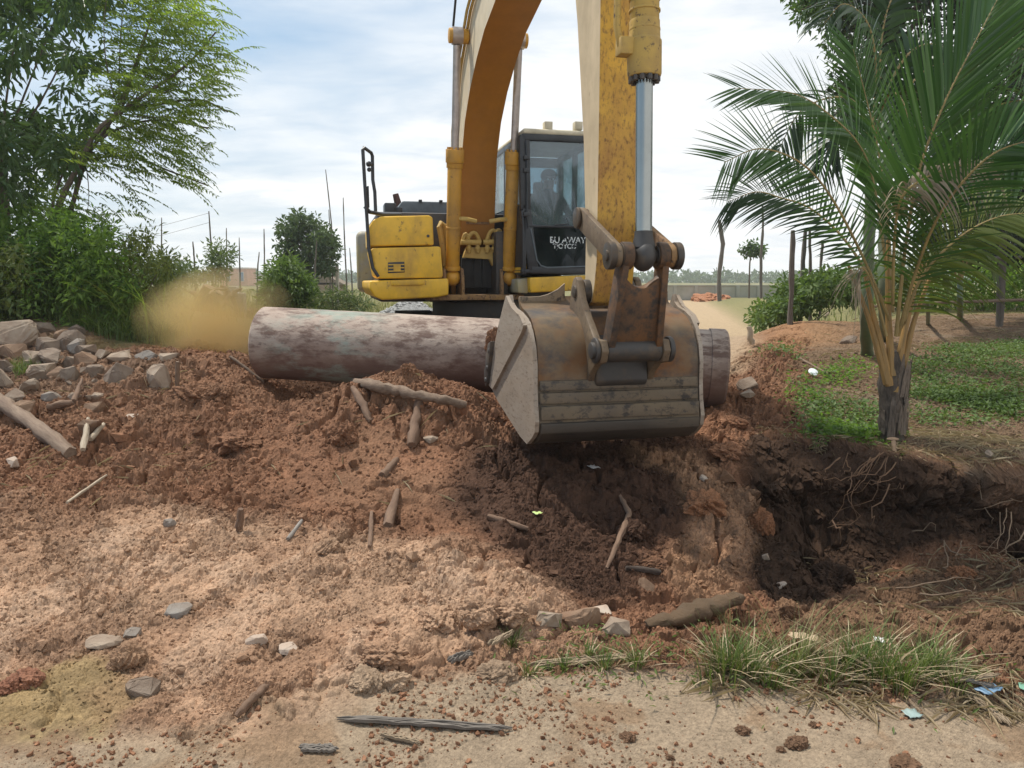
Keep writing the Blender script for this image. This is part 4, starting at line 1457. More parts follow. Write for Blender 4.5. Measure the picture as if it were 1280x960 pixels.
def stone(name, loc, dim, mat, rz=0, tilt=(0, 0), npt=13, rough=.012, label=None, cat=None, group=None, seed=None):
    rs = random.Random(seed if seed is not None else random.random())
    bm = bmesh.new()
    for k in range(npt):
        a = rs.uniform(0, 6.283)
        z = rs.uniform(-1, 1)
        r = math.sqrt(1 - z * z)
        q = Vector((r * math.cos(a), r * math.sin(a), z))
        m_ = max(abs(q.x), abs(q.y), abs(q.z))
        q = q.lerp(q / m_, .45) * rs.uniform(.8, 1.05)
        bm.verts.new((q.x * dim[0] / 2, q.y * dim[1] / 2, q.z * dim[2] / 2))
    bmesh.ops.convex_hull(bm, input=bm.verts)
    loose = [q for q in bm.verts if not q.link_faces]
    bmesh.ops.delete(bm, geom=loose, context='VERTS')
    bmesh.ops.bevel(bm, geom=bm.edges[:], offset=min(dim) * .05, segments=1, affect='EDGES', clamp_overlap=True)
    bmesh.ops.triangulate(bm, faces=bm.faces)
    bmesh.ops.subdivide_edges(bm, edges=bm.edges, cuts=1, use_grid_fill=True)
    for q in bm.verts:
        q.co += Vector((rs.uniform(-1, 1), rs.uniform(-1, 1), rs.uniform(-1, 1))) * min(dim) * rough * 1.6
    me = bpy.data.meshes.new(name)
    bm.to_mesh(me)
    bm.free()
    o = link(name, me, mat, None, loc)
    o.rotation_euler = (tilt[0], tilt[1], rz)
    if label: tag(o, label, cat or 'stone', group)
    return o

def clod(name, loc, r, mat, scl=(1, 1, .8), label=None, group=None, seed=0, cat='dirt clod', soil=None):
    rs = np.random.default_rng(seed + 5)
    bm = bmesh.new()
    bmesh.ops.create_icosphere(bm, subdivisions=5, radius=1)
    Vv = np.array([q.co[:] for q in bm.verts])
    off = rs.uniform(-50, 50, 3)
    d1 = fbm(Vv[:, 0] * 1.6 + off[0], Vv[:, 1] * 1.6 + Vv[:, 2] * 1.3 + off[1], 3 + seed, 3) - .5
    d2 = fbm(Vv[:, 0] * 4 + Vv[:, 2] * 3 + off[1], Vv[:, 1] * 4 - Vv[:, 2] * 2 + off[2], 9 + seed, 4) - .5
    d3 = clods(Vv[:, 0] + .6 * Vv[:, 2] + off[0], Vv[:, 1] - .5 * Vv[:, 2] + off[2], .35, 4 + seed, .9)
    d4 = clods(Vv[:, 0] - .7 * Vv[:, 2] + off[1], Vv[:, 1] + .6 * Vv[:, 2] + off[0], .15, 14 + seed, .9)
    d5 = clods(Vv[:, 0] + .8 * Vv[:, 2] + off[2], Vv[:, 1] + .5 * Vv[:, 2] + off[0], .07, 24 + seed, .9)
    sharp = np.abs(fbm(Vv[:, 0] * 2 + off[2], Vv[:, 1] * 2 + Vv[:, 2] * 1.7, 33 + seed, 4) - .5)
    Vv = Vv * (.82 + .6 * d1 + .45 * d2 + .75 * d3 + .9 * d4 + .9 * d5 + rs.normal(0, .012, len(Vv)))[:, None]
    for q, c_ in zip(bm.verts, Vv): q.co = (c_[0] * r * scl[0], c_[1] * r * scl[1], c_[2] * r * scl[2])
    me = bpy.data.meshes.new(name)
    bm.to_mesh(me)
    bm.free()
    if soil is not None:
        at_ = me.attributes.new('soil', 'FLOAT_COLOR', 'POINT')
        k_ = (.8 + .4 * (d2 + .5))[:, None] * np.array(soil)[None]
        at_.data.foreach_set('color', np.concatenate([k_, np.ones((len(Vv), 1))], 1).astype(np.float32).ravel())
    o = link(name, me, mat, None, loc)
    o.rotation_euler = (0, 0, random.uniform(0, 6))
    if label: tag(o, label, cat, group)
    return o

def put_stone(u, v, wpx, hpx, mi, label, group=None, deep=.35, name='stone', dy=None, tilt=None, npt=13, rz=None, cat='stone'):
    "a stone whose foot stands on the ground at about (u, v + h/2)"
    g = ghit(u, v + hpx * .35)
    k = g.y / F
    w, h = wpx * k, hpx * k
    dim = (w, dy or w * random.uniform(.7, .95), h * 1.15)
    g.z += h * (.5 - deep)
    t = tilt or (random.uniform(-.25, .25), random.uniform(-.25, .25))
    return stone(name, g, dim, M_stone[mi], rz if rz is not None else random.uniform(-.5, .5), t, npt, label=label, cat=cat, group=group)

RP = 'stones of the rock pile below the bush'
rocks = [
 (20, 415, 56, 36, 1, 'large pale slab at the far left top of the rock pile, below the bush'),
 (62, 428, 34, 26, 0, 'grey block right of the large pale slab at the top of the rock pile'),
 (50, 408, 40, 18, 0, 'flat dark stone at the very top of the rock pile against the grass'),
 (88, 425, 36, 28, 0, 'tall grey stone in the middle of the rock pile top row'),
 (76, 417, 22, 16, 2, 'small brown stone wedged in the top row of the rock pile'),
 (108, 436, 26, 22, 0, 'dark angular stone near the right end of the rock pile top row'),
 (98, 432, 24, 20, 3, 'narrow bluish stone in the rock pile beside the tall grey one'),
 (16, 437, 40, 18, 2, 'brown flat stone under the large pale slab of the rock pile'),
 (38, 446, 30, 20, 1, 'pale rounded stone in the centre left of the rock pile'),
 (66, 444, 44, 22, 0, 'wide grey stone in the centre of the rock pile'),
 (90, 449, 30, 18, 0, 'dark wedge shaped stone in the centre right of the rock pile'),
 (110, 450, 26, 24, 2, 'rust brown stone at the right edge of the rock pile'),
 (57, 458, 38, 26, 1, 'pale sharp edged stone at the lower middle of the rock pile'),
 (87, 467, 26, 18, 0, 'small grey stone at the foot of the rock pile'),
 (8, 470, 32, 26, 1, 'pale block at the left edge below the rock pile'),
 (18, 492, 30, 16, 0, 'grey stone half buried in soil left of the grass tuft'),
 (148, 463, 38, 34, 0, 'smooth grey slab leaning in the soil between rock pile and square stone'),
 (203, 466, 38, 32, 1, 'square pale brown stone standing alone right of the leaning slab'),
 (186, 443, 32, 16, 3, 'flat bluish stone at the grass edge left of the dust cloud'),
 (212, 444, 26, 12, 1, 'flat pale stone at the grass edge nearest the dust cloud'),
 (152, 442, 40, 12, 1, 'long flat stone lying along the grass edge above the leaning slab'),
 (64, 494, 24, 14, 3, 'bluish stone in the soil below the grass tuft'),
 (115, 533, 34, 24, 2, 'brown stone half buried above the thin split wood pieces'),
 (118, 505, 28, 20, 2, 'rounded brown stone halfway down the left dirt slope'),
 (30, 506, 30, 16, 2, 'brown stone above the old grey log at the left edge'),
 (3, 426, 22, 20, 0, 'dark grey stone cut by the left picture edge in the rock pile'),
 (128, 441, 18, 14, 1, 'small pale stone between the rock pile and the grass edge'),
 (44, 420, 30, 22, 2, 'brown stone squeezed between the large pale slab and the grey block of the pile'),
 (4, 455, 26, 20, 0, 'grey stone at the left edge under the brown flat stone of the pile'),
 (74, 462, 24, 20, 2, 'rust coloured stone beside the pale sharp edged one at the pile foot'),
 (120, 462, 22, 16, 0, 'small dark stone at the right foot of the rock pile'),
 (38, 478, 24, 14, 1, 'pale flat stone below the grass tuft of the pile'),
 (100, 410, 22, 14, 0, 'small grey stone peeping from the grass above the rock pile'),
]
for i, (u, v, w, h, mi, lb) in enumerate(rocks):
    put_stone(u, v, w * 1.12, h * 1.2, mi, lb, RP if i < 15 or i > 26 else None, deep=.40, npt=random.choice((11, 14, 18)))
for k in range(34):
    u, v = random.uniform(-5, 135), random.gauss(446, 22)
    w_ = random.uniform(8, 17)
    put_stone(u, max(412, min(492, v)) + .12 * abs(u - 60), w_, w_ * .75, random.choice((0, 0, 1, 2)), 'small broken stone filling a gap in the rock pile below the bush', 'small stones of the rock pile', deep=.35)
singles = [
 (165, 519, 16, 8, 4, 'small white stone in a dark gap of the left dirt slope'),
 (14, 577, 22, 16, 4, 'white stone at the left edge below the old grey log'),
 (90, 562, 14, 8, 4, 'small pinkish white stone at the lower end of the old grey log'),
 (224, 760, 36, 16, 3, 'pale bluish flat stone pressed into the pale mud heap'),
 (166, 788, 24, 18, 3, 'grey blue stone in the pale mud left of the flat bluish one'),
 (213, 656, 16, 14, 3, 'small bluish stone at the top edge of the pale mud heap'),
 (128, 804, 44, 14, 1, 'wide flat pinkish stone in the pale mud heap'),
 (322, 800, 28, 14, 4, 'flat pale stone at the centre of the pale mud heap'),
 (362, 808, 30, 12, 4, 'pinkish white flat stone right of centre in the pale mud heap'),
 (178, 854, 44, 30, 0, 'dark wedge shaped stone beside the olive clay patch'),
 (688, 766, 34, 30, 1, 'round cream stone at the lip of the dark cut'),
 (768, 779, 42, 28, 1, 'pale angular stone at the foot of the cut left of the mossy log'),
 (748, 765, 38, 16, 4, 'thin pinkish slab lying on the pale angular stone'),
 (724, 757, 60, 44, 2, 'large brown lump of rock behind the round cream stone'),
 (812, 730, 34, 28, 2, 'orange brown rock in the cut above the mossy log'),
 (538, 548, 20, 10, 1, 'small pale stone at the foot of the short upright log'),
 (880, 598, 14, 9, 4, 'small pale stone on the orange soil crest right of the bucket'),
 (1017, 598, 10, 8, 4, 'tiny white pebble on the bank edge'),
 (978, 732, 14, 10, 4, 'small pale stone on the floor of the right hollow'),
 (957, 700, 12, 9, 1, 'pebble on the left floor of the right hollow'),
 (935, 480, 30, 18, 0, 'grey stone in loose soil right of the pipe end'),
 (928, 492, 30, 10, 1, 'flat pale stone below the grey stone by the pipe end'),
 (1232, 570, 18, 10, 1, 'pale stone in the dry grass right of the palm'),
 (1060, 424, 26, 12, 0, 'grey stone beside the ringed green stem'),
]
for u, v, w, h, mi, lb in singles:
    put_stone(u, v, w * 1.1, h, mi, lb, deep=.50 if v > 650 and u < 500 else .38, npt=22 if v > 650 and u < 500 else 14, tilt=(.1, .05) if v > 650 and u < 500 else None)
# clods of soil
cl = [
 (950, 648, 19, 3, 'orange red clod on the steep slope left of the right hollow', (1, 1, 1.1)),
 (955, 608, 18, 0, 'reddish clod above the orange red one by the hollow', (1, 1, .8)),
 (510, 463, 12, 0, 'reddish brown clod leaning against the pipe on top of the mound', (1, 1, 1.1)),
 (622, 432, 14, 0, 'red soil clinging between bucket edge and pipe', (.8, .8, 1.5)),
 (995, 930, 15, 2, 'largest brown clod on the bare road at the lower right', (1.15, 1, .75)),
 (784, 923, 11, 2, 'round brown clod on the bare road below the grass', (1.1, 1, .7)),
 (928, 914, 10, 2, 'round brown clod on the road left of the largest one', (1.1, 1, .8)),
 (1016, 909, 6, 2, 'small dark clod on the road above the largest one', (1, 1, .9)),
 (976, 938, 7, 2, 'small clod on the road touching the largest one', (1, 1, .8)),
 (1130, 955, 20, 2, 'wide crumbly clod at the bottom edge of the road', (1.4, 1, .5)),
 (838, 948, 6, 2, 'dark pebble like clod at the bottom of the road', (1, 1, .9)),
 (270, 484, 22, 2, 'brown lump left of the hollow beneath the pipe', (1.2, 1, .8)),
 (240, 487, 20, 0, 'dark red lump on the left slope by a short stake', (1.2, 1, .8)),
 (300, 538, 36, 2, 'broad overhanging lump on the slope left of the mound', (1.4, 1, .6)),
 (430, 538, 20, 0, 'rounded lump on the mound under the long log', (1, 1, 1)),
 (410, 675, 24, 2, 'dark cracked lump above the pale mud heap', (1.1, 1, .7)),
 (620, 835, 26, 1, 'pale brown clod at the right toe of the mud heap by a plank', (1.3, 1, .7)),
 (590, 828, 18, 1, 'rounded pale clod at the toe of the mud heap', (1.1, 1, .8)),
 (545, 765, 28, 1, 'large pale clod on the right flank of the mud heap', (1.2, 1, .7)),
 (600, 760, 28, 1, 'bulky pale clod near the right corner of the mud heap', (1.1, 1, .8)),
 (640, 770, 24, 1, 'crumbly pale clod at the right corner of the mud heap', (1.1, 1, .8)),
 (480, 815, 26, 1, 'pale clod in the front row of the mud heap', (1.2, 1, .7)),
 (460, 845, 24, 1, 'pinkish clod at the front toe of the mud heap', (1.2, 1, .7)),
 (495, 850, 18, 1, 'small pinkish clod right of the front toe clod', (1.1, 1, .7)),
 (160, 822, 24, 1, 'lumpy pale clod beside the olive clay patch', (1, 1, .9)),
 (35, 845, 20, 4, 'crimson red clod at the left edge of the mud heap', (1.3, 1, .7)),
 (12, 858, 18, 4, 'pinkish red clod at the very left edge by the olive clay', (1, 1, .8)),
 (985, 762, 22, 2, 'dark brown clod behind the front grass', (1, 1, 1.2)),
 (820, 700, 22, 2, 'brown clod on the floor of the dark cut', (1.2, 1, .8)),
 (790, 655, 26, 2, 'brown clod beside the forked stick in the cut', (1.2, 1, .8)),
 (880, 630, 26, 3, 'orange crumbling clod on the soil crest', (1.2, 1, .8)),
 (910, 560, 30, 0, 'reddish clod on loose soil right of the bucket', (1.3, 1, .6)),
 (950, 545, 26, 0, 'pinkish clod near the grass edge right of the bucket', (1.3, 1, .6)),
 (916, 520, 22, 2, 'dark clod beneath the right end of the pipe', (1.4, 1, .7)),
 (1040, 720, 34, 2, 'dark heap of wet soil in the right hollow', (1.2, 1, 1)),
 (1200, 712, 18, 3, 'brown clod with root stumps on the hollow floor', (1.4, 1, .8)),
]
for i, (u, v, r, mi, lb, s_) in enumerate(cl):
    g = ghit(u, v + r * .5)
    rr = r * g.y / F
    g.z += rr * (.16 if mi in (1, 4) else .04) * s_[2]
    if i == 3: g = P(620, 436, 6.75); rr = .12
    s0_ = soil_at(np.array([g.x]), np.array([g.y]))[0] * random.uniform(.85, 1.1)
    if mi == 3: s0_ = .4 * s0_ + .6 * np.array((.33, .145, .07))
    if mi == 4: s0_ = .4 * s0_ + .6 * np.array((.25, .07, .06))
    if mi == 2 and v > 880: s0_ = np.array((.17, .10, .06))
    if i == 3: s0_ = np.array(base_col['red'])
    clod('dirt_clod', g, rr * (.75 if r > 21 and mi in (0, 2) else 1.0), M_SOIL, s_, lb, seed=i, soil=s0_)

# ================================================================== WOOD
M_wood = [mat_simple('weathered_wood', (.25, .18, .125), .85, .3, 5, bumps=.7, bumpd=.01, streak=(8, 8, 1), col2=(.15, .095, .062)),
          mat_simple('muddy_wood', (.215, .135, .085), .9, .3, 5, bumps=.8, bumpd=.012, streak=(4, 4, 1), col2=(.125, .072, .046)),
          mat_simple('grey_plank', (.30, .27, .235), .8, .3, 4, bumps=.7, bumpd=.006, streak=(25, 25, 1), col2=(.12, .10, .085)),
          mat_simple('pale_split_wood', (.50, .42, .31), .8, .25, 6, bumps=.5, bumpd=.006, streak=(20, 20, 1), col2=(.30, .23, .16)),
          mat_simple('mossy_bark', (.11, .066, .034), .95, .3, 7, bumps=.9, bumpd=.012, col2=(.085, .055, .03)),
          mat_simple('dark_bark', (.07, .05, .038), .95, .3, 7, bumps=.8, bumpd=.01)]
def log(name, pts3, rad, mat, label, cat='log', sub=6, seg=14, wob=.15, parent=None):
    "a stick or log along points, with its z axis along its length so that the grain follows it"
    pts3 = [Vector(p) for p in pts3]
    a, b2 = pts3[0], pts3[-1]
    q = (b2 - a).to_track_quat('Z', 'Y')
    inv = q.inverted()
    loc = [inv @ (p - a) for p in pts3]
    fine, rr = [], []
    if not hasattr(rad, '__len__'): rad = [rad] * len(pts3)
    rad = list(np.interp(np.linspace(0, 1, len(pts3)), np.linspace(0, 1, len(rad)), rad))
    for i in range(len(loc) - 1):
        for k in range(sub):
            t = k / sub
            fine.append(loc[i].lerp(loc[i + 1], t)); rr.append(rad[i] * (1 - t) + rad[i + 1] * t)
    fine.append(loc[-1]); rr.append(rad[-1])
    for i in range(1, len(fine) - 1):
        fine[i] = fine[i] + Vector((random.gauss(0, 1), random.gauss(0, 1), 0)) * rr[i] * .12
        rr[i] *= random.uniform(.86, 1.14)
    rr[0] *= .84; rr[-1] *= .78
    mb = MB()
    mb.tube(fine, rr, seg, True, wob)
    o = mb.build(name, mat, parent, smooth=True, ang=50)
    o.location = a
    o.rotation_mode = 'QUATERNION'
    o.rotation_quaternion = q
    if label: tag(o, label, cat)
    return o
def on(u, v, up=0.0):
    g = ghit(u, v); g.z += up
    return g
log('log', [P(u_, v_, ghit(u_, v_ + 4).y - .10) for u_, v_ in ((403, 469), (430, 475), (460, 481), (490, 487), (520, 493), (550, 499), (583, 506))], [.043, .046, .04, .03], M_wood[0], 'long weathered log lying across the top of the red mound before the pipe', sub=5, seg=16)
log('log', [on(441, 492, .05), on(452, 512, .05), on(464, 531, .02)], [.024, .03, .022], M_wood[1], 'short muddy log poking down the mound under the long log')
log('log', [on(527, 502, .05), on(521, 530, .05), on(515, 562, .03)], [.032, .034, .044], M_wood[1], 'short upright log half buried in the front of the mound')
log('log', [on(-60, 462, .10), on(-10, 505, .08), on(30, 535, .07), on(88, 572, .03)], [.07, .06, .055], M_wood[0], 'thick old grey log slanting down at the left picture edge', seg=18)
log('log', [on(808, 790, .02), on(845, 784, .04), on(880, 778, .05), on(925, 764, .07)], [.028, .05, .052, .036], M_wood[4], 'mossy brown log lying at the foot of the cut above the grass', seg=18).scale = (1.1, .72, 1)
log('stick', [on(758, 716, .02), on(775, 680, .04), on(787, 652, .04), on(775, 630, .05)], [.010, .018, .018, .012], M_wood[1], 'forked dark stick standing out of the dark cut', 'stick')
log('stick', [on(610, 652, .02), on(660, 670, .02)], [.022, .016], M_wood[1], 'stout brown stick on the left side of the dark cut', 'stick')
log('stick', [on(300, 665, .0), P(301, 636, on(300, 665).y - .02)], [.022, .018], M_wood[1], 'short brown stake upright above the pale mud heap', 'stick')
log('stick', [on(360, 680, .01), on(378, 666, .05)], [.012, .012], M_wood[2], 'short grey stick by the dark cracked lump', 'stick')
log('stick', [on(296, 905, .015), on(318, 885, .025), on(334, 868, .02)], [.013, .016, .014], M_wood[1], 'reddish brown stick on the road at the toe of the mud heap', 'stick')
log('stick', [on(288, 457, .04), on(330, 482, .03)], [.016, .012], M_wood[0], 'grey brown stick on the slope just left of the pipe', 'stick')
log('stick', [on(222, 485, 0), P(222, 452, on(222, 485).y - .05)], [.02, .018], M_wood[0], 'short stake standing beside the square pale brown stone', 'stick')
log('stick', [on(84, 634, .02), on(134, 604, .05)], [.010, .008], M_wood[3], 'long pale split stick at the left above the mud heap', 'stick')
log('stick', [on(104, 567, .03), on(112, 545, .06)], [.022, .018], M_wood[3], 'pale split wood piece at the end of the old grey log', 'stick')
log('stick', [on(114, 562, .03), on(131, 545, .05)], [.02, .015], M_wood[3], 'second pale split wood piece leaning on the brown stone', 'stick')
log('stick', [on(92, 510, .05), on(104, 490, .12)], [.03, .012], M_wood[1], 'pointed brown wood splinter above the old grey log', 'stick')
log('stick', [on(60, 518, .05), on(92, 512, .06)], [.035, .03], M_wood[1], 'short brown branch stub beside the pointed splinter', 'stick')
log('stick', [on(782, 718, .02), on(825, 722, .02)], [.014, .02], M_wood[5], 'dark flat root piece below the forked stick', 'stick')
log('stick', [on(462, 690, .02), on(465, 650, .02)], [.012, .014], M_wood[1], 'muddy stick end standing out of the lower mound', 'stick')
log('stick', [on(485, 660, .0), on(497, 615, .0)], [.036, .02], M_wood[1], 'broad muddy wood flake in the face of the mound', 'stick')
log('stick', [on(478, 598, .0), on(497, 575, .0)], [.036, .018], M_wood[1], 'small muddy wood flake above the broad one', 'stick')
log('stick', [on(345, 470, .03), P(352, 462, on(345, 470).y)], [.012, .01], M_wood[0], 'stub of wood beneath the left end of the pipe', 'stick')
log('stick', [on(940, 435, .05), P(936, 408, on(940, 435).y)], [.045, .04], M_wood[3], 'pale short stump beside the sandy track behind the pipe', 'stump')
log('stick', [on(1000, 452, .03), on(1035, 470, .02)], [.014, .01], M_wood[0], 'dry twig on the bank by the white lid', 'stick')

def plank(name, a, b2, w, th, mat, label, tilt=0.1, cat='plank'):
    a, b2 = Vector(a), Vector(b2)
    L = (b2 - a).length
    mb = MB()
    n = 14
    ns = 5
    for s_ in range(ns):                      # a split piece: fibres of unequal length side by side
        x0, x1 = random.uniform(0, .10) * L * (s_ != 2), L * (1 - random.uniform(0, .14) * (s_ != 2))
        yc = w * ((s_ + .5) / ns - .5)
        zc = random.uniform(-.25, .3) * th
        vs, fs = [], []
        for k in range(n + 1):
            x_ = x0 + (x1 - x0) * k / n
            ww = w / ns * (.3 if k in (0, n) else random.uniform(.85, 1.25))
            yy = yc + random.uniform(-.06, .06) * w
            zz = zc + random.uniform(-.2, .2) * th
            hh = th * random.uniform(.6, 1.0) * (.4 if k in (0, n) else 1)
            vs += [(x_, yy - ww / 2, zz), (x_, yy + ww / 2, zz), (x_, yy + ww / 2.6, hh + zz), (x_, yy - ww / 2.6, hh + zz)]
        for k in range(n):
            o_ = 4 * k
            for j in range(4): fs.append((o_ + j, o_ + (j + 1) % 4, o_ + 4 + (j + 1) % 4, o_ + 4 + j))
        fs += [(0, 3, 2, 1), (4 * n, 4 * n + 1, 4 * n + 2, 4 * n + 3)]
        mb._add(vs, fs)
    o = mb.build(name, mat, None, 0, 1, smooth=False)
    M = (b2 - a).to_track_quat('X', 'Z').to_matrix().to_4x4()
    o.matrix_world = Matrix.Translation(a) @ M @ Matrix.Rotation(tilt, 4, 'X')
    return tag(o, label, cat)
M_plank = mat_simple('grey_split_plank', (.22, .19, .16), .8, .3, 5, bumps=.7, bumpd=.006, streak=(1, 25, 25), col2=(.10, .085, .07))
M_plank2 = mat_simple('pale_split_plank', (.33, .25, .165), .8, .3, 5, bumps=.7, bumpd=.006, streak=(1, 25, 25), col2=(.22, .16, .10))
plank('plank', on(421, 901, .006), on(640, 918, .006), .032, .014, M_plank, 'long thin grey split plank on the bare road in front')
plank('plank', on(373, 940, .008), on(424, 944, .008), .035, .012, M_plank, 'short grey plank piece at the bottom left of the road')
plank('plank', on(476, 922, .006), on(527, 935, .006), .02, .012, M_plank2, 'short brown bark strip just below the long thin plank')
plank('plank', on(560, 835, .02), on(592, 828, .02), .03, .02, M_plank, 'dark plank stub under the clods at the toe of the mud heap')
plank('plank', on(610, 815, .02), on(642, 803, .03), .03, .016, M_plank2, 'light wood strip poking from the mud heap by the grass')
plank('plank', on(655, 833, .0), on(830, 826, .0), .04, .016, M_plank2, 'flat brown board half buried in the small grass strip')
plank('plank', on(1215, 880, .01), on(1262, 912, .01), .03, .01, M_plank2, 'dry palm leaf strip on the ground at the lower right edge')
plank('plank', on(1190, 862, .02), on(1250, 858, .02), .02, .01, M_plank2, 'pale dry stalk beside the front grass at the right')
plank('plank', on(1205, 858, .02), on(1243, 872, .02), .016, .01, M_plank, 'brown dry stalk crossing the pale one at the right')

# ---- litter
def disc(name, loc, r, mat, label, cat, h=.012, tilt=(0, 0)):
    mb = MB()
    mb.tube([(0, 0, 0), (0, 0, h * .7), (0, 0, h)], [r, r * 1.02, r * .85], 24)
    mb.tube([(0, 0, h), (0, 0, h * 1.5)], [r * .7, r * .6], 24)
    o = mb.build(name, mat, None, .001)
    o.location = loc
    o.rotation_euler = (tilt[0], tilt[1], 0)
    return tag(o, label, cat)
M_plastic = mat_simple('white_plastic', (.75, .80, .80), .4, .05, 20, bumps=.1)
disc('lid', on(1016, 471, .04), .05, M_plastic, 'white round lid lying on the bank left of the palm', 'lid', tilt=(.7, .1))
def rag(name, u, v, w, d, col, label, cat='litter', lift=.012):
    g = on(u, v, lift)
    n = 9
    ii, jj = np.meshgrid(np.linspace(-.5, .5, n), np.linspace(-.5, .5, n), indexing='ij')
    zz = .35 * (fbm(ii * 4 + u, jj * 4 + v, 7, 3) - .3)
    edge = 1 + .25 * (fbm(ii * 6 + v, jj * 6, 9, 2) - .5)
    Vv = np.stack([ii * w * edge, jj * d * edge, np.maximum(zz, 0) * min(w, d)], -1).reshape(-1, 3)
    idg = np.arange(n * n).reshape(n, n)
    Ff = np.stack([idg[:-1, :-1], idg[1:, :-1], idg[1:, 1:], idg[:-1, 1:]], -1).reshape(-1, 4)
    o = np_mesh(name, Vv, Ff, mat_simple(name + '_mat', col, .5, .1, 10, bumps=.2), smooth=True)
    o.location = g
    o.rotation_euler = (0, 0, random.uniform(-.6, .6))
    sm = o.modifiers.new('thickness', 'SOLIDIFY'); sm.thickness = .002
    return tag(o, label, cat)
rag('plastic_scrap', 1236, 873, .10, .05, (.15, .25, .36), 'crumpled light blue plastic scrap by the dry stalks at the lower right')
rag('plastic_scrap', 1139, 900, .055, .05, (.27, .35, .33), 'small pale turquoise plastic scrap on the bare road')
rag('leaf', 672, 648, .05, .045, (.50, .62, .22), 'single pale green leaf lying in the dark cut', 'leaf', .02)
rag('paper_scrap', 742, 590, .06, .09, (.55, .52, .5), 'torn whitish scrap in the shaded soil under the bucket', 'litter', .03)
rag('plastic_scrap', 1098, 812, .045, .05, (.7, .68, .66), 'small whitish scrap on the bank behind the front grass')
rag('plastic_scrap', 1282, 872, .05, .05, (.16, .34, .24), 'green plastic scrap at the right picture edge')
rag('dry_leaf', 1003, 813, .12, .06, (.42, .30, .19), 'curled brown dry leaf lying in the middle of the front grass', 'leaf', .03)
rag('dry_leaf', 1005, 612, .06, .05, (.5, .42, .33), 'beige dry leaf by the small grass strip', 'leaf', .02) if False else None
# ================================================================== PLANTS
ML_palm = mat_leaf('coconut_leaf', (.034, .085, .026), (.085, .165, .048), .28, .34, spec=.55)
ML_palm2 = mat_leaf('dark_palm_leaf', (.020, .045, .022), (.046, .085, .034), .2, .4, spec=.4)
ML_dead = mat_leaf('dead_palm_leaf', (.22, .17, .12), (.36, .29, .21), .15, .8)
ML_yel = mat_leaf('yellowish_palm_leaf', (.075, .115, .03), (.155, .18, .05), .3, .45)
ML_broad = mat_leaf('broad_dark_leaf', (.046, .092, .036), (.125, .195, .072), .45, .42)
ML_night = mat_leaf('deep_green_leaf', (.012, .022, .012), (.030, .048, .02), .12, .45)
ML_feath = mat_leaf('feathery_leaf', (.13, .20, .045), (.31, .38, .095), .6, .5)
ML_bush = mat_leaf('bush_leaf', (.075, .155, .036), (.25, .36, .09), .55, .5)
ML_grass = mat_leaf('grass_blade', (.07, .12, .03), (.20, .24, .075), .35, .6, dead=(.30, .25, .13))
ML_cover = mat_leaf('ground_cover_leaf', (.07, .125, .036), (.18, .25, .085), .36, .6)
ML_straw = mat_leaf('straw', (.30, .22, .13), (.46, .37, .25), .15, .8)
ML_far = mat_leaf('far_leaf', (.09, .13, .06), (.16, .20, .10), .3, .7)
M_bark = mat_simple('bark', (.19, .15, .11), .95, .3, 4, bumps=.8, bumpd=.02, streak=(6, 6, 1), col2=(.085, .066, .05))
M_petiole = mat_simple('orange_petiole', (.36, .20, .055), .6, .25, 5, bumps=.3, streak=(6, 6, 1), col2=(.20, .13, .045))
M_rachis = mat_simple('rachis', (.28, .20, .07), .6, .2, 5, bumps=.2)
M_stemgreen = mat_simple('ringed_green_stem', (.07, .115, .05), .6, .2, 6, col2=(.14, .15, .09))
M_fibre = mat_simple('dark_palm_fibre', (.15, .12, .09), .95, .3, 9, bumps=.9, bumpd=.02, streak=(5, 5, 1), col2=(.06, .047, .035))

def bez(pts, n):
    "smooth curve through the given points"
    pts = [np.array(p[:], float) for p in pts]
    pts = [2 * pts[0] - pts[1]] + pts + [2 * pts[-1] - pts[-2]]
    out = []
    m_ = len(pts) - 3
    for k in range(n):
        t = k / (n - 1) * m_
        i = min(int(t), m_ - 1)
        f = t - i
        p0, p1, p2, p3 = pts[i:i + 4]
        out.append(.5 * ((2 * p1) + (-p0 + p2) * f + (2 * p0 - 5 * p1 + 4 * p2 - p3) * f * f + (-p0 + 3 * p1 - 3 * p2 + p3) * f ** 3))
    return np.array(out)

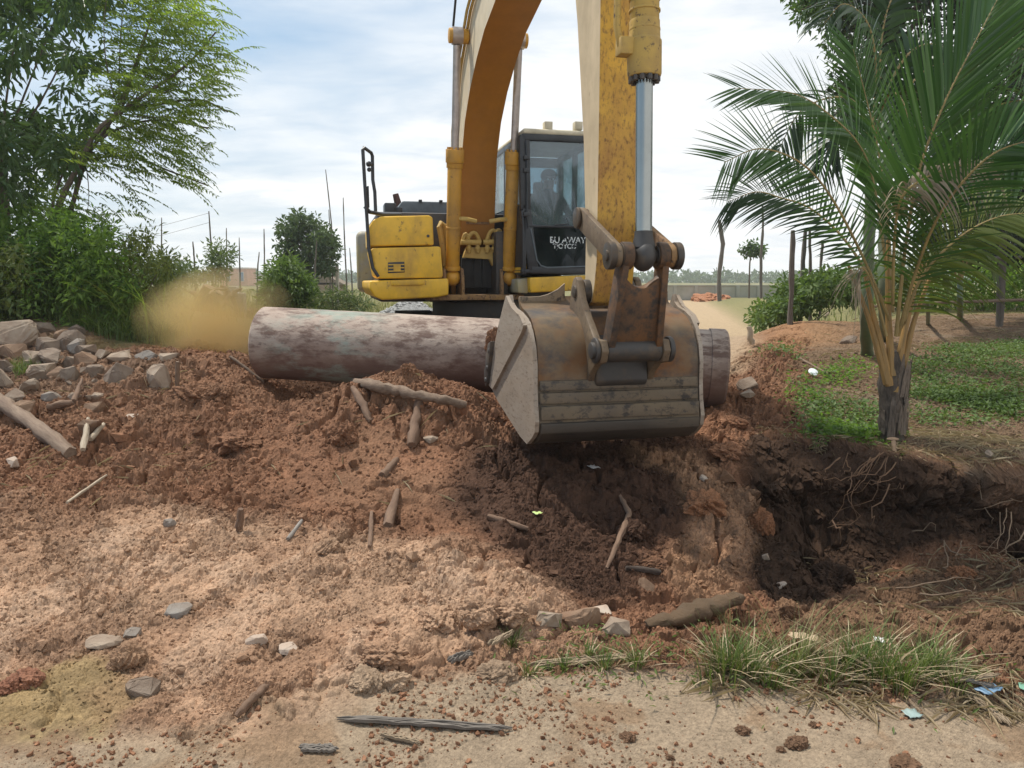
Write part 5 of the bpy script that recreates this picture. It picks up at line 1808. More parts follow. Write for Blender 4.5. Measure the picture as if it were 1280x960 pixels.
def frond(parent, pts, Lmax, npair=70, U=(0, -1, .35), width=.024, droop=.35, start=.18, mat=None, fwd_=.75, rad=.015, seed=0, sides=(-1, 1), rmat=None, name='frond', tilt=.5, ragged=.12):
    rs = np.random.default_rng(seed + 100)
    n = 60
    C = bez(pts, n)
    T = nrm(np.gradient(C, axis=0))
    U = np.array(U, float)
    verts, faces, tint, mi = [], [], [], []
    # rachis as a tapered six sided tube
    seg = 6
    for i in range(n):
        s = nrm(np.cross(T[i], U)); u = np.cross(s, T[i])
        r = rad * (1 - .85 * i / (n - 1))
        for k in range(seg):
            a = 2 * math.pi * k / seg
            verts.append(C[i] + (s * math.cos(a) + u * math.sin(a) * .7) * r)
            tint.append(.5)
    for i in range(n - 1):
        for k in range(seg):
            faces.append((i * seg + k, i * seg + (k + 1) % seg, (i + 1) * seg + (k + 1) % seg, (i + 1) * seg + k)); mi.append(1)
    S_ = 5
    for j in range(npair):
        t = start + (1 - start) * (j + .5) / npair
        for sg in sides:
            tt = min(.999, t + rs.uniform(-.004, .004))
            x_ = tt * (n - 1); i = min(int(x_), n - 2); f = x_ - i
            b_ = C[i] * (1 - f) + C[i + 1] * f
            tg = nrm(T[i] * (1 - f) + T[i + 1] * f)
            s = nrm(np.cross(tg, U)) * sg
            u = np.cross(s * sg, tg)
            q = (tt - start) / (1 - start)
            prof_ = (.45 + .75 * math.sin(math.pi * min(1, .12 + q * .80)) ** .8) / 1.2
            L = Lmax * prof_ * rs.uniform(1 - ragged, 1 + ragged * .5)
            fw = fwd_ * (.55 + .9 * q)
            d = nrm(s + tg * fw + u * rs.uniform(.05, .30))
            w = width * rs.uniform(.85, 1.1) * (1 - .35 * q)
            across = nrm(np.cross(d, u))
            ang = tilt * sg + rs.uniform(-.35, .35)
            across = across * math.cos(ang) + np.cross(d, across) * math.sin(ang)
            o = len(verts)
            g = droop * rs.uniform(.6, 1.3)
            tn = rs.random() * .7 + .3 * rs.random()
            for k in range(S_ + 1):
                ff = k / S_
                p = b_ + d * L * ff * (1 - .12 * g * ff) + np.array((0, 0, -1.0)) * L * g * ff * ff
                ww = w * .5 * max(.03, min(1, ff * 6 + .35)) * (1 - ff ** 2.2)
                verts += [p - across * ww, p + across * ww]
                tint += [tn, tn]
            for k in range(S_):
                faces.append((o + 2 * k, o + 2 * k + 1, o + 2 * k + 3, o + 2 * k + 2)); mi.append(0)
    return np_mesh(name, np.array(verts), np.array(faces), [mat or ML_palm, rmat or M_rachis], parent, tint, False, matidx=mi)

# ---- the coconut palm
PY = 6.2
foot = ghit(1116, 548)
PYo = foot.y
cp_ = empty('coconut_palm', (0, 0, 0))
tag(cp_, 'young coconut palm with orange leaf stalks on the bank at right above the hollow', 'palm tree')
mb = MB()
f0 = Vector((foot.x, foot.y, foot.z - .12))
tp_ = [f0, P(1117, 535, PYo), P(1116, 510, PYo), P(1114, 475, PYo), P(1114, 440, PYo)]
mb.tube([tp_[0].lerp(tp_[-1], k / 16) + Vector((math.sin(k) * .006, 0, 0)) for k in range(17)], [.112, .098, .088] + [.084 + .006 * (k % 3) for k in range(11)] + [.084, .075, .06], 22, True, .05)
trunk_ = mb.build('trunk', M_fibre, cp_)
mb = MB()
for k in range(46):
    an = random.uniform(0, 6.283)
    z0 = random.uniform(-.02, .45)
    h_ = random.uniform(.12, .34)
    base_ = P(1115.5, 547, PYo)
    r0 = .102 - .03 * z0
    e = Vector((math.cos(an), math.sin(an), 0)); s_ = Vector((-e.y, e.x, 0))
    w_ = random.uniform(.012, .035)
    p0 = base_ + e * r0 + Vector((-.012 * z0, 0, z0)); p1 = base_ + e * (r0 + random.uniform(.0, .012)) + Vector((0, 0, z0 + h_ * .6)); p2 = base_ + e * (r0 + random.uniform(-.02, .035)) + Vector((0, 0, z0 + h_))
    mb._add([p0 - s_ * w_, p0 + s_ * w_, p1 + s_ * w_ * .8, p1 - s_ * w_ * .8, p2 + s_ * w_ * .15, p2 - s_ * w_ * .15], [(0, 1, 2, 3), (3, 2, 4, 5)])
mb.build('fibre_sheath', mat_simple('pale_fibre', (.23, .18, .135), .95, .3, 12, bumps=.8, bumpd=.01, streak=(6, 6, 1), col2=(.10, .078, .058)), cp_, smooth=False)
for (a, w0, w1) in (([(1112, 482), (1103, 440), (1092, 395), (1080, 335)], .036, .013), ([(1115, 470), (1113, 440), (1110, 380), (1110, 300)], .036, .013),
                    ([(1118, 490), (1124, 450), (1135, 395), (1152, 330)], .038, .013), ([(1121, 485), (1131, 450), (1143, 400), (1165, 340)], .030, .013), ([(1109, 480), (1098, 440), (1083, 390), (1060, 330)], .030, .012)):
    c3 = bez([P(u, v, PYo - .06 + .02 * i) for i, (u, v) in enumerate(a)], 14)
    mb = MB()
    mb.tube([Vector(q) for q in c3], list(np.linspace(w0, w1, 14)), 10)
    mb.build('leaf_stalk', M_petiole, cp_)
def FP(*a): return [P(u, v, PYo + dy) for u, v, dy in a]
frond(cp_, FP((1112, 400, -.05), (1078, 320, -.2), (1038, 245, -.4), (1000, 203, -.55), (950, 186, -.65), (905, 203, -.75)), .54, 58, (.1, -1, .25), .030, .08, .10, seed=1, fwd_=.95)
frond(cp_, FP((1106, 380, .1), (1060, 305, .25), (1015, 262, .4), (975, 247, .5), (945, 240, .55), (910, 252, .6)), .48, 50, (.0, -.9, .5), .026, .22, .12, seed=2, mat=ML_palm2, fwd_=.9)
frond(cp_, FP((1112, 370, .0), (1096, 250, .05), (1078, 188, .0), (1040, 146, -.1), (992, 117, -.2), (918, 110, -.3)), .52, 50, (.2, -1, .3), .030, .08, .20, seed=3, fwd_=1.6)
frond(cp_, FP((1120, 420, -.1), (1133, 300, -.25), (1150, 210, -.35), (1180, 130, -.45), (1215, 60, -.5), (1262, -30, -.5)), .92, 62, (-.15, -1, .15), .030, .04, .16, seed=4, fwd_=1.9)
frond(cp_, FP((1122, 420, -.05), (1148, 330, -.25), (1178, 262, -.5), (1225, 205, -.7), (1270, 180, -.8), (1330, 175, -.9)), .80, 54, (-.1, -1, .3), .030, .30, .14, seed=5, fwd_=1.2)
frond(cp_, FP((1116, 390, .1), (1110, 280, .3), (1098, 190, .45), (1082, 120, .5), (1066, 60, .5)), .60, 50, (0, -1, .2), .026, .15, .2, seed=6, fwd_=1.5)
frond(cp_, FP((1124, 420, .0), (1150, 350, -.1), (1195, 300, -.2), (1245, 272, -.3), (1300, 265, -.3)), .62, 54, (0, -.8, .7), .028, .5, .10, seed=7, mat=ML_yel)
frond(cp_, FP((1116, 380, -.15), (1118, 300, -.35), (1126, 250, -.5), (1150, 226, -.55), (1195, 208, -.55), (1240, 205, -.5)), .30, 38, (0, -1, .5), .022, .95, .30, mat=ML_dead, seed=11, name='dead_frond', ragged=.4)['label'] = 'dry grey brown drooping frond in the middle of the palm'
frond(cp_, FP((1108, 420, -.15), (1092, 360, -.25), (1078, 335, -.3), (1064, 350, -.3)), .25, 20, (0, -1, .5), .014, 1.3, .3, mat=ML_dead, seed=12, name='dead_frond', ragged=.5)
# white cut root end and hanging roots at the foot
M_root = mat_simple('root', (.25, .14, .075), .9, .25, 10, bumps=.3, col2=(.12, .07, .042))
M_rootp = mat_simple('pale_root', (.26, .18, .115), .9, .2, 10, bumps=.3, col2=(.15, .10, .062))
def root_run(mb, u0, v0, u1, v1, r, lift=.03, n=9, sag=.02, wander=.02, back_=.22):
    a, b2 = on(u0, v0, lift), on(u1, v1, lift)
    dy = min(a.y, b2.y) - .05
    a = P(u0, v0, a.y - back_); b2 = P(u1, v1, min(a.y, b2.y - .0) - .05)
    pts_ = []
    off = Vector((0, 0, 0))
    for k in range(n):
        t = k / (n - 1)
        off += Vector((random.gauss(0, 1), random.gauss(0, .6) - .1, random.gauss(0, 1))) * wander * .45
        p = a.lerp(b2, t) + off * math.sin(math.pi * min(1, t * 1.1)) + Vector((0, -.05 * math.sin(math.pi * t), -sag * math.sin(math.pi * t)))
        gz = float(ground_z(p.x, p.y)[0])
        if p.z < gz + r: p.z = gz + r
        pts_.append(p)
    mb.tube(pts_, list(np.linspace(r, r * .35, n)), 6)
mb = MB()
fan = [((1105, 565), (1016, 621)), ((1100, 566), (1035, 612)), ((1095, 572), (1030, 600)), ((1110, 570), (1045, 640)), ((1090, 580), (1036, 655)), ((1088, 572), (1060, 612)), ((1060, 566), (1004, 600)), ((1050, 572), (1016, 590)),
       ((1075, 600), (1034, 660)), ((1112, 605), (1088, 658)), ((1120, 596), (1066, 616)), ((1130, 606), (1100, 612)), ((1065, 590), (1072, 650)), ((1040, 650), (1050, 680)), ((1108, 572), (1062, 596)), ((1120, 578), (1080, 604)), ((1058, 575), (1046, 600)), ((1100, 570), (1054, 588))]
for k, (a, b2) in enumerate(fan): root_run(mb, *a, *b2, random.uniform(.0025, .006), wander=.05)
mb.build('roots', M_root, cp_)
mb = MB()
mb.tube([P(1117, 552, PYo - .2), P(1119, 568, PYo - .28)], [.018, .014], 8)
mb.ball(P(1116, 549, PYo - .12), .03, 2, (1.6, 1, .5))
mb.build('cut_root', M_rootp, cp_)
# dry roots at the right side of the hollow
roots_r = [((1222, 604), (1240, 655)), ((1280, 622), (1218, 637)), ((1250, 640), (1210, 680)), ((1258, 635), (1230, 690)), ((1264, 640), (1246, 700)), ((1290, 650), (1238, 696)), ((1180, 680), (1186, 718)), ((1202, 676), (1198, 708)), ((1180, 676), (1200, 700)),
           ((1240, 604), (1246, 622)), ((1200, 600), (1250, 620)), ((1255, 700), (1275, 730)), ((1120, 735), (1230, 722)), ((1150, 742), (1220, 732)), ((1222, 596), (1285, 590)), ((1205, 590), (1260, 604)), ((1140, 664), (1170, 664)), ((1270, 660), (1250, 690))]
for k, (a, b2) in enumerate(roots_r):
    mb = MB()
    root_run(mb, *a, *b2, random.uniform(.003, .0065), wander=.045, back_=.12)
    o = mb.build('dry_root', M_rootp)
    tag(o, 'pale dry root hanging from the bank at the right side of the hollow', 'root', 'dry roots at the right side of the hollow')

# ---- two ringed green areca stems behind the coconut palm, with their crown
def areca(stem, rad, fr, label, mat=ML_palm2, Lm=.6, w=.06, seed=0, lm=None):
    r = empty('areca_palm', (0, 0, 0))
    tag(r, label, 'palm tree')
    c3 = bez(stem, 24)
    mb = MB()
    rr = [rad * (1.15 if k % 3 == 0 else 1) * (1.25 - .35 * k / 23) for k in range(24)]
    mb.tube([Vector(q) for q in c3], rr, 14)
    mb.build('stem', M_stemgreen, r)
    for i, f_ in enumerate(fr):
        frond(r, f_, Lm, 26, (0, -.8, .6), w, .45, .15, mat=mat, seed=seed + i, rad=.02, fwd_=.9, ragged=.25)
    return r
Yb = 8.6
areca([ghit(1084, 444), P(1083, 400, Yb + .1), P(1085, 340, Yb), P(1088, 250, Yb), P(1090, 170, Yb)], .055,
      [[P(1090, 180, Yb), P(1070, 130, Yb - .2), P(1040, 122, Yb - .4), P(1000, 140, Yb - .5), P(972, 190, Yb - .5)],
       [P(1090, 180, Yb), P(1095, 90, Yb), P(1085, 30, Yb - .2), P(1055, 5, Yb - .3), P(1030, 30, Yb - .4)],
       [P(1090, 180, Yb), P(1115, 100, Yb), P(1145, 60, Yb), P(1180, 60, Yb), P(1205, 100, Yb)],
       [P(1090, 180, Yb), P(1075, 150, Yb + .3), P(1045, 165, Yb + .5), P(1025, 215, Yb + .5)],
       [P(1090, 180, Yb), P(1110, 120, Yb - .3), P(1130, 130, Yb - .7), P(1140, 190, Yb - .9)]],
      'ringed green areca palm stem standing left behind the coconut palm', seed=40, Lm=.55)
Yb2 = 9.4
areca([ghit(1106, 425), P(1106, 380, Yb2), P(1105, 300, Yb2), P(1108, 200, Yb2)], .06,
      [[P(1108, 210, Yb2), P(1130, 120, Yb2), P(1175, 80, Yb2), P(1225, 110, Yb2)],
       [P(1108, 210, Yb2), P(1100, 90, Yb2), P(1110, 10, Yb2), P(1140, -30, Yb2)],
       [P(1108, 210, Yb2), P(1140, 160, Yb2 - .2), P(1180, 180, Yb2 - .3), P(1210, 240, Yb2 - .3)]],
      'taller areca palm stem directly behind the coconut palm trunk', seed=50, Lm=.6, w=.07)
Yb3 = 7.6
areca([ghit(1420, 480), P(1400, 380, Yb3), P(1385, 250, Yb3), P(1370, 150, Yb3)], .06,
      [[P(1370, 160, Yb3), P(1330, 90, Yb3 - .1), P(1280, 62, Yb3 - .2), P(1222, 62, Yb3 - .3)],
       [P(1370, 160, Yb3), P(1310, 130, Yb3), P(1260, 128, Yb3), P(1215, 150, Yb3)],
       [P(1370, 160, Yb3), P(1330, 20, Yb3), P(1290, -10, Yb3), P(1235, 0, Yb3)],
       [P(1370, 160, Yb3), P(1320, 190, Yb3 - .1), P(1275, 200, Yb3 - .1), P(1225, 240, Yb3 - .1)]],
      'palm outside the right edge reaching in with broad light green leaflets', mat=ML_palm, seed=60, Lm=.55, w=.075)
# a young light green areca and a bare sapling stem in the garden behind
Y4 = 12.2
areca([ghit(1200, 398), P(1200, 380, Y4), P(1200, 350, Y4)], .04,
      [[P(1200, 355, Y4), P(1185, 325, Y4), P(1165, 322, Y4 - .1), P(1150, 342, Y4 - .1)], [P(1200, 355, Y4), P(1212, 322, Y4), P(1230, 318, Y4), P(1246, 338, Y4)],
       [P(1200, 355, Y4), P(1195, 320, Y4 + .2), P(1186, 308, Y4 + .3), P(1170, 312, Y4 + .3)], [P(1200, 355, Y4), P(1206, 315, Y4 - .2), P(1216, 305, Y4 - .3), P(1232, 312, Y4 - .3)]],
      'small light green young palm by the fence at the right', mat=ML_yel, seed=70, Lm=.34, w=.05)
Y5 = 11.0
areca([ghit(1160, 405), P(1160, 385, Y5), P(1157, 362, Y5)], .025,
      [[P(1157, 362, Y5), P(1150, 345, Y5), P(1138, 342, Y5), P(1128, 356, Y5)], [P(1157, 362, Y5), P(1165, 342, Y5), P(1176, 340, Y5), P(1186, 354, Y5)], [P(1157, 362, Y5), P(1156, 340, Y5), P(1160, 325, Y5), P(1170, 322, Y5)]],
      'thin pale green sapling left of the small light green young palm', mat=ML_yel, seed=80, Lm=.25, w=.04)

# ---- leafy crowns
def in_poly(u, v, poly):
    ins = np.zeros(u.shape, bool)
    k = len(poly)
    for i in range(k):
        a, b2 = poly[i], poly[(i + 1) % k]
        c_ = (a[1] > v) != (b2[1] > v)
        ins ^= c_ & (u < (b2[0] - a[0]) * (v - a[1]) / (b2[1] - a[1] + 1e-9) + a[0])
    return ins

def crown_points(poly, Y0, dY, n, seed, hole=.42, hs=55):
    rs = np.random.default_rng(seed)
    poly = np.array(poly, float)
    lo, hi = poly.min(0), poly.max(0)
    res = []
    while len(res) < n:
        u, v = rs.uniform(lo[0], hi[0], n * 3), rs.uniform(lo[1], hi[1], n * 3)
        y_ = Y0 + dY * np.clip(rs.normal(0, .55, n * 3), -1, 1)
        ok = in_poly(u, v, poly) & (fbm(u / hs + seed, v / hs, seed, 3) > hole - .0 + 0 * y_) 
        for a in np.nonzero(ok)[0]: res.append(P(u[a], v[a], y_[a])[:])
    return np.array(res[:n])

def leaf_clumps(C, per, cr, L, W, seed, gravity=.5, whorl=.6):
    rs = np.random.default_rng(seed)
    n = len(C)
    d = nrm(rs.normal(size=(n, per, 3)) + np.array((0, 0, -gravity)))
    rad = cr * rs.random((n, per, 1)) ** .6
    B = C[:, None] + nrm(rs.normal(size=(n, per, 3))) * rad * (1 - whorl) + d * rad * whorl
    Nn = nrm(rs.normal(size=(n, per, 3)) * .7 + np.array((0, 0, 1.0)))
    B, d, Nn = B.reshape(-1, 3), d.reshape(-1, 3), Nn.reshape(-1, 3)
    m_ = len(B)
    l = L * rs.uniform(.6, 1.15, m_)
    V_, F_ = leaf_arrays(B, d, Nn, l, W * l / L)
    cl_t = np.repeat(rs.random(n) * .6, per) + rs.random(m_) * .4
    return V_, F_, np.repeat(cl_t, 4)

def cat_arrays(*arrs):
    Vs, Fs, Ts, o = [], [], [], 0
    for V_, F_, T_ in arrs:
        Vs.append(V_); Fs.append(F_ + o); Ts.append(T_); o += len(V_)
    return np.concatenate(Vs), np.concatenate(Fs), np.concatenate(Ts)

def limbs(mb, start, targets, r0, n=8, bend=.3):
    for t in targets:
        a, b2 = Vector(start), Vector(t)
        L = (b2 - a).length
        mid = a.lerp(b2, .5) + Vector((random.gauss(0, 1), random.gauss(0, 1), random.gauss(0, 1))) * L * .08 - Vector((0, 0, L * bend * .3))
        pts_ = [(1 - k / n) ** 2 * a + 2 * (k / n) * (1 - k / n) * mid + (k / n) ** 2 * b2 for k in range(n + 1)]
        mb.tube(pts_, list(np.linspace(r0, r0 * .2, n + 1)), 7)

# dark broadleaf tree at the left edge
t = empty('broadleaf_tree', (0, 0, 0))
tag(t, 'dark green broadleaf tree filling the upper left corner', 'tree')
pl = [(-260, -260), (150, -260), (140, 0), (128, 60), (120, 120), (112, 165), (92, 205), (60, 230), (40, 262), (15, 250), (-40, 275), (-260, 260)]
C = crown_points(pl, 12.5, 2.2, 800, 3, .43, 40)
V_, F_, T_ = leaf_clumps(C, 36, .36, .19, .062, 4, .8, .7)
np_mesh('crown', V_, F_, ML_broad, t, T_)
mb = MB()
g = ghit(-10, 400); 
tr = [Vector((P(0, 300, 12.3).x, 12.3, g.z - .3)), P(2, 240, 12.3), P(-4, 150, 12.3), P(-20, 60, 12.3)]
mb.tube([Vector(q) for q in bez(tr, 12)], list(np.linspace(.12, .05, 12)), 10)
limbs(mb, P(0, 200, 12.3), [Vector(C[i]) for i in range(0, 800, 40)], .022)
mb.build('trunk', M_bark, t)

# feathery leaning tree
t = empty('feathery_tree', (0, 0, 0))
tag(t, 'leaning feathery tree with light yellow green wind swept sprays', 'tree')
YF = 10.6
def sprays(bases, dirs, lens, seed, ll=.04, lw=.014, sp=.024, droop=.35):
    rs = np.random.default_rng(seed)
    B, D, Nn, Ls, Ts, Ws = [], [], [], [], [], []
    for b_, d_, L in zip(bases, dirs, lens):
        n = int(L / sp)
        d_ = d_ / np.linalg.norm(d_)
        s = np.cross(d_, (0, 0, 1.0) + rs.normal(0, .3, 3)); s /= np.linalg.norm(s)
        u = np.cross(s, d_)
        g = droop * rs.uniform(.5, 1.4)
        tn = rs.random()
        for k in range(0, n, 3):
            f = k / n
            tg = d_ - np.array((0, 0, 1)) * 2 * g * f
            B.append(b_ + d_ * L * f - np.array((0, 0, 1)) * L * g * f * f); D.append(tg); Nn.append(u); Ls.append(sp * 3.4); Ts.append(.1); Ws.append(.22)
        for k in range(n):
            f = (k + .3) / n
            p = b_ + d_ * L * f - np.array((0, 0, 1)) * L * g * f * f
            tg = d_ - np.array((0, 0, 1)) * 2 * g * f
            for sg in (-1, 1):
                if rs.random() < .12: continue
                B.append(p); D.append(s * sg + tg * .55 - np.array((0, 0, .25)) + rs.normal(0, .15, 3)); Nn.append(u + rs.normal(0, .35, 3))
                Ls.append(ll * (1 - .5 * f ** 3) * rs.uniform(.8, 1.15)); Ts.append(.6 * tn + .4 * rs.random()); Ws.append(1.0)
    Ls = np.array(Ls)
    V_, F_ = leaf_arrays(np.array(B), np.array(D), np.array(Nn), Ls, Ls * lw / ll * np.array(Ws))
    return V_, F_, np.repeat(np.array(Ts), 4)
pl = [(120, -60), (200, -60), (285, 5), (300, 60), (290, 110), (285, 150), (270, 205), (245, 240), (200, 215), (150, 220), (110, 190), (150, 140), (120, 90), (130, 20)]
C1 = crown_points(pl, YF, 1.1, 540, 21, .425, 30)
C2 = crown_points([(60, 180), (150, 150), (190, 210), (180, 260), (110, 280), (60, 270)], YF, .7, 130, 22, .45, 40)
C3 = crown_points([(120, 0), (260, 20), (270, 140), (200, 190), (150, 140)], YF, .9, 170, 24, .42, 34)
Cc = np.concatenate([C1, C2, C3])
rs = np.random.default_rng(5)
dirs = np.stack([np.abs(rs.normal(.85, .30, len(Cc))) + .15, rs.normal(0, .45, len(Cc)), rs.normal(.05, .25, len(Cc))], 1)
dirs[:, 2] += np.where(Cc[:, 2] < 3.6, -.3, .05)
V_, F_, T_ = sprays(Cc - dirs * .25, dirs, rs.uniform(.28, .60, len(Cc)), 6, .085, .030, .040, .30)
np_mesh('crown', V_, F_, ML_feath, t, T_)
mb = MB()
g = ghit(60, 390)
stems = [[(60, 330), (72, 260), (100, 205), (120, 165), (150, 140), (190, 112), (235, 80), (270, 40)], [(75, 320), (95, 240), (112, 190), (140, 150), (165, 90), (190, 20)], [(50, 330), (62, 275), (75, 225), (110, 170)], [(110, 185), (150, 160), (200, 150), (260, 160)], [(150, 142), (175, 70), (195, 0)], [(150, 140), (200, 130), (250, 125), (285, 140)], [(105, 200), (160, 195), (215, 215), (260, 232)]]
for i, s_ in enumerate(stems):
    q = bez([P(u, v, YF + .12 * i - .2) for u, v in s_], 16)
    r0 = [.048, .036, .03, .02, .02, .02, .018][i]
    mb.tube([Vector(a) for a in q], list(np.linspace(r0, .010, 16)), 8)
limbs(mb, P(150, 142, YF), [Vector(C1[i]) for i in range(0, 540, 45)], .010)
limbs(mb, P(105, 195, YF), [Vector(C2[i]) for i in range(0, 130, 30)], .008)
mb.build('trunk', M_bark, t)

# bushes below, each a mound of leaves with stems
def bush(label, poly, Y0, dY, n, per, cr, L, W, mat, seed, hole=.3, hs=40, foot_uv=None, name='bush', gravity=.2, cat='bush', stems=8):
    C = crown_points(poly, Y0, dY, n, seed, hole, hs)
    r = empty(name, (0, 0, 0))
    tag(r, label, cat)
    V_, F_, T_ = leaf_clumps(C, per, cr, L, W, seed + 1, gravity, .5)
    np_mesh('foliage', V_, F_, mat, r, T_)
    mb = MB()
    pa = np.array(poly, float)
    fu, fv = foot_uv or (pa[:, 0].mean(), pa[:, 1].max())
    x0 = P(fu, fv, Y0)
    for k in range(stems):
        b_ = Vector((x0.x + random.gauss(0, .15), Y0 + random.gauss(0, .15), float(ground_z(x0.x, Y0)[0]) - .1))
        limbs(mb, b_, [Vector(C[random.randrange(n)])], .014, bend=-.2)
    mb.build('stem', M_bark, r)
    return r
bush('large dense dark green bush on the bank under the feathery tree', [(30, 310), (60, 285), (85, 262), (108, 255), (125, 275), (140, 290), (150, 325), (168, 370), (175, 405), (165, 425), (130, 428), (60, 410), (25, 370)], 10.2, .9, 420, 38, .30, .105, .036, ML_bush, 31, .38, 26)
bush('leafy yellow green bush at the left edge above the rock pile', [(-80, 330), (10, 300), (40, 315), (52, 360), (50, 400), (0, 408), (-80, 405)], 9.9, .7, 150, 24, .25, .11, .05, ML_yel, 33)
bush('tangled vine covered bush at the far left under the dark tree', [(-120, 270), (0, 262), (60, 285), (60, 340), (0, 345), (-120, 350)], 11.2, .8, 160, 24, .3, .13, .055, ML_bush, 35)
bush('dusty olive bush just left of the dust cloud', [(150, 300), (190, 292), (215, 320), (222, 370), (205, 420), (165, 420), (150, 370)], 10.0, .6, 150, 24, .24, .09, .03, mat_leaf('dusty_leaf', (.10, .14, .038), (.24, .27, .085), .4, .7), 37)
bush('bright green shrub with pale new leaves right of the dust cloud', [(325, 378), (328, 350), (340, 335), (358, 326), (378, 340), (392, 358), (395, 384)], 15.5, .7, 170, 20, .22, .16, .055, ML_cover, 39, .32, 30)
bush('low reddish green clump of weeds behind the pipe', [(392, 386), (400, 368), (430, 364), (455, 372), (462, 388)], 15.0, .6, 60, 18, .2, .14, .03, ML_far, 40, .2, 30)
bush('scraggly shrub with bare twigs behind the dust cloud', [(240, 345), (250, 318), (272, 305), (292, 315), (296, 340), (270, 352)], 19.0, .8, 70, 16, .3, .14, .05, ML_far, 43, .35, 25)
bush('pale green hedge shrub beyond the dust cloud', [(172, 352), (178, 330), (205, 324), (236, 328), (244, 350)], 20.0, .8, 110, 18, .3, .14, .05, ML_far, 45, .3, 25)
bush('broad leaved weeds along the right side of the sandy track', [(938, 400), (948, 380), (975, 358), (1010, 345), (1050, 340), (1075, 350), (1070, 372), (1020, 380), (985, 396), (950, 408)], 15.2, 1.3, 260, 20, .24, .13, .07, ML_cover, 47, .25, 40)
bush('dense green thicket behind the fence at the far right', [(1140, 378), (1145, 340), (1190, 322), (1240, 318), (1330, 320), (1340, 380)], 17.5, 1.0, 200, 20, .35, .16, .06, ML_bush, 49, .2, 40)
bush('pale sunlit weeds behind the coconut palm', [(1075, 360), (1085, 325), (1130, 318), (1165, 330), (1160, 368)], 18.0, 1.0, 110, 18, .35, .16, .06, ML_far, 51, .2, 40)
# the tall dark trees at the right
def tree(label, poly, Y0, dY, n, per, cr, L, W, mat, seed, trunk, hole=.3, hs=50, name='tree', r0=.16, gravity=.6):
    r = empty(name, (0, 0, 0))
    tag(r, label, 'tree')
    C = crown_points(poly, Y0, dY, n, seed, hole, hs)
    V_, F_, T_ = leaf_clumps(C, per, cr, L, W, seed + 1, gravity, .65)
    np_mesh('crown', V_, F_, mat, r, T_)
    mb = MB()
    pts_ = [P(u, v, Y0) for u, v in trunk]
    pts_[0].z = float(ground_z(pts_[0].x, pts_[0].y)[0]) - .2
    mb.tube([Vector(q) for q in bez(pts_, 12)], list(np.linspace(r0, r0 * .35, 12)), 10)
    limbs(mb, pts_[-2], [Vector(C[i]) for i in range(0, n, max(1, n // 40))], r0 * .25)
    mb.build('trunk', M_bark, r)
    return r
tree('tall dark tree with small round leaves behind the palm at the upper right', [(1040, -200), (1420, -200), (1420, 330), (1250, 330), (1180, 250), (1120, 190), (1075, 190), (1048, 160), (1052, 120), (1062, 70), (1050, 30)], 13.5, 1.7, 820, 34, .34, .15, .075, ML_night, 61, [(1330, 380), (1320, 250), (1300, 150), (1260, 40)], .22, 60, 'broadleaf_tree')
tree('loose leafy branch tree reaching over the top edge left of the dark tree', [(985, -90), (1060, -90), (1075, 60), (1070, 130), (1050, 150), (1040, 100), (1030, 25), (1000, 18), (985, 0)], 13.2, .8, 90, 26, .25, .12, .062, ML_broad, 63, [(1345, 380), (1330, 200), (1200, -60), (1100, -100)], .42, 28, 'broadleaf_tree', .12)
tree('dark tree wall behind the garden fence at the far right', [(1150, 330), (1160, 200), (1220, 160), (1400, 150), (1400, 350)], 20, 1.5, 420, 30, .5, .22, .10, ML_night, 65, [(1300, 370), (1300, 300), (1300, 220), (1290, 200)], .15, 50, 'broadleaf_tree')
tree('round tree standing alone in the field left of the excavator', [(346, 300), (352, 278), (372, 266), (392, 268), (404, 285), (418, 292), (424, 318), (412, 338), (385, 345), (358, 338), (348, 320)], 30, 1.2, 240, 22, .30, .22, .10, mat_leaf('field_leaf', (.05, .085, .04), (.11, .155, .07), .3, .6), 67, [(386, 362), (386, 345), (386, 320), (388, 300)], .36, 24, 'field_tree', .10)
tree('lone thin tree with a flat crown on the right horizon', [(924, 312), (932, 305), (946, 305), (958, 311), (952, 317), (930, 317)], 40, .6, 40, 18, .28, .22, .11, ML_broad, 69, [(937, 358), (937, 335), (938, 322), (939, 314)], .2, 20, 'field_tree', .05)

# ---- grasses: blades grown over outlines on the ground
def grass_on(name, poly, n, h0_, h1_, w0, mat, seed, lean=.6, bend=.7, tl=(0, 1), clumpn=None, stepfn=None, kind='stuff', parent=None, cr_=.05):
    rs = np.random.default_rng(seed)
    poly = np.asarray(poly, float)
    lo, hi = poly.min(0), poly.max(0)
    bx, by = [], []
    while len(bx) < n:
        a, b2 = rs.uniform(lo[0], hi[0], n), rs.uniform(lo[1], hi[1], n)
        ok = in_poly(a, b2, poly)
        bx += list(a[ok]); by += list(b2[ok])
    bx, by = np.array(bx[:n]), np.array(by[:n])
    an = rs.uniform(0, 6.283, n)
    hs_ = rs.random(n)
    if clumpn:
        k = rs.integers(0, clumpn, n)
        cx, cy = bx[:clumpn], by[:clumpn]
        rr = np.abs(rs.normal(0, cr_, n))
        bx, by = cx[k] + np.cos(an) * rr, cy[k] + np.sin(an) * rr
        hs_ = .5 * hs_ + .5 * rs.random(clumpn)[k]
    z = ground_z(bx, by)
    H = h0_ + (h1_ - h0_) * hs_
    B = np.stack([bx, by, z - .01], 1)
    T_ = np.stack([np.cos(an), np.sin(an)], 1) * (lean * rs.uniform(.3, 1.2, n))[:, None]
    V_, F_ = blade_arrays(B, T_, H, w0 * rs.uniform(.7, 1.3, n), 4, bend)
    tn = tl[0] + (tl[1] - tl[0]) * rs.random(n)
    o = np_mesh(name, V_, F_, mat, parent, np.repeat(tn, 10))
    if kind: o['kind'] = kind
    return o
oo = lambda *uv: outline(*uv)
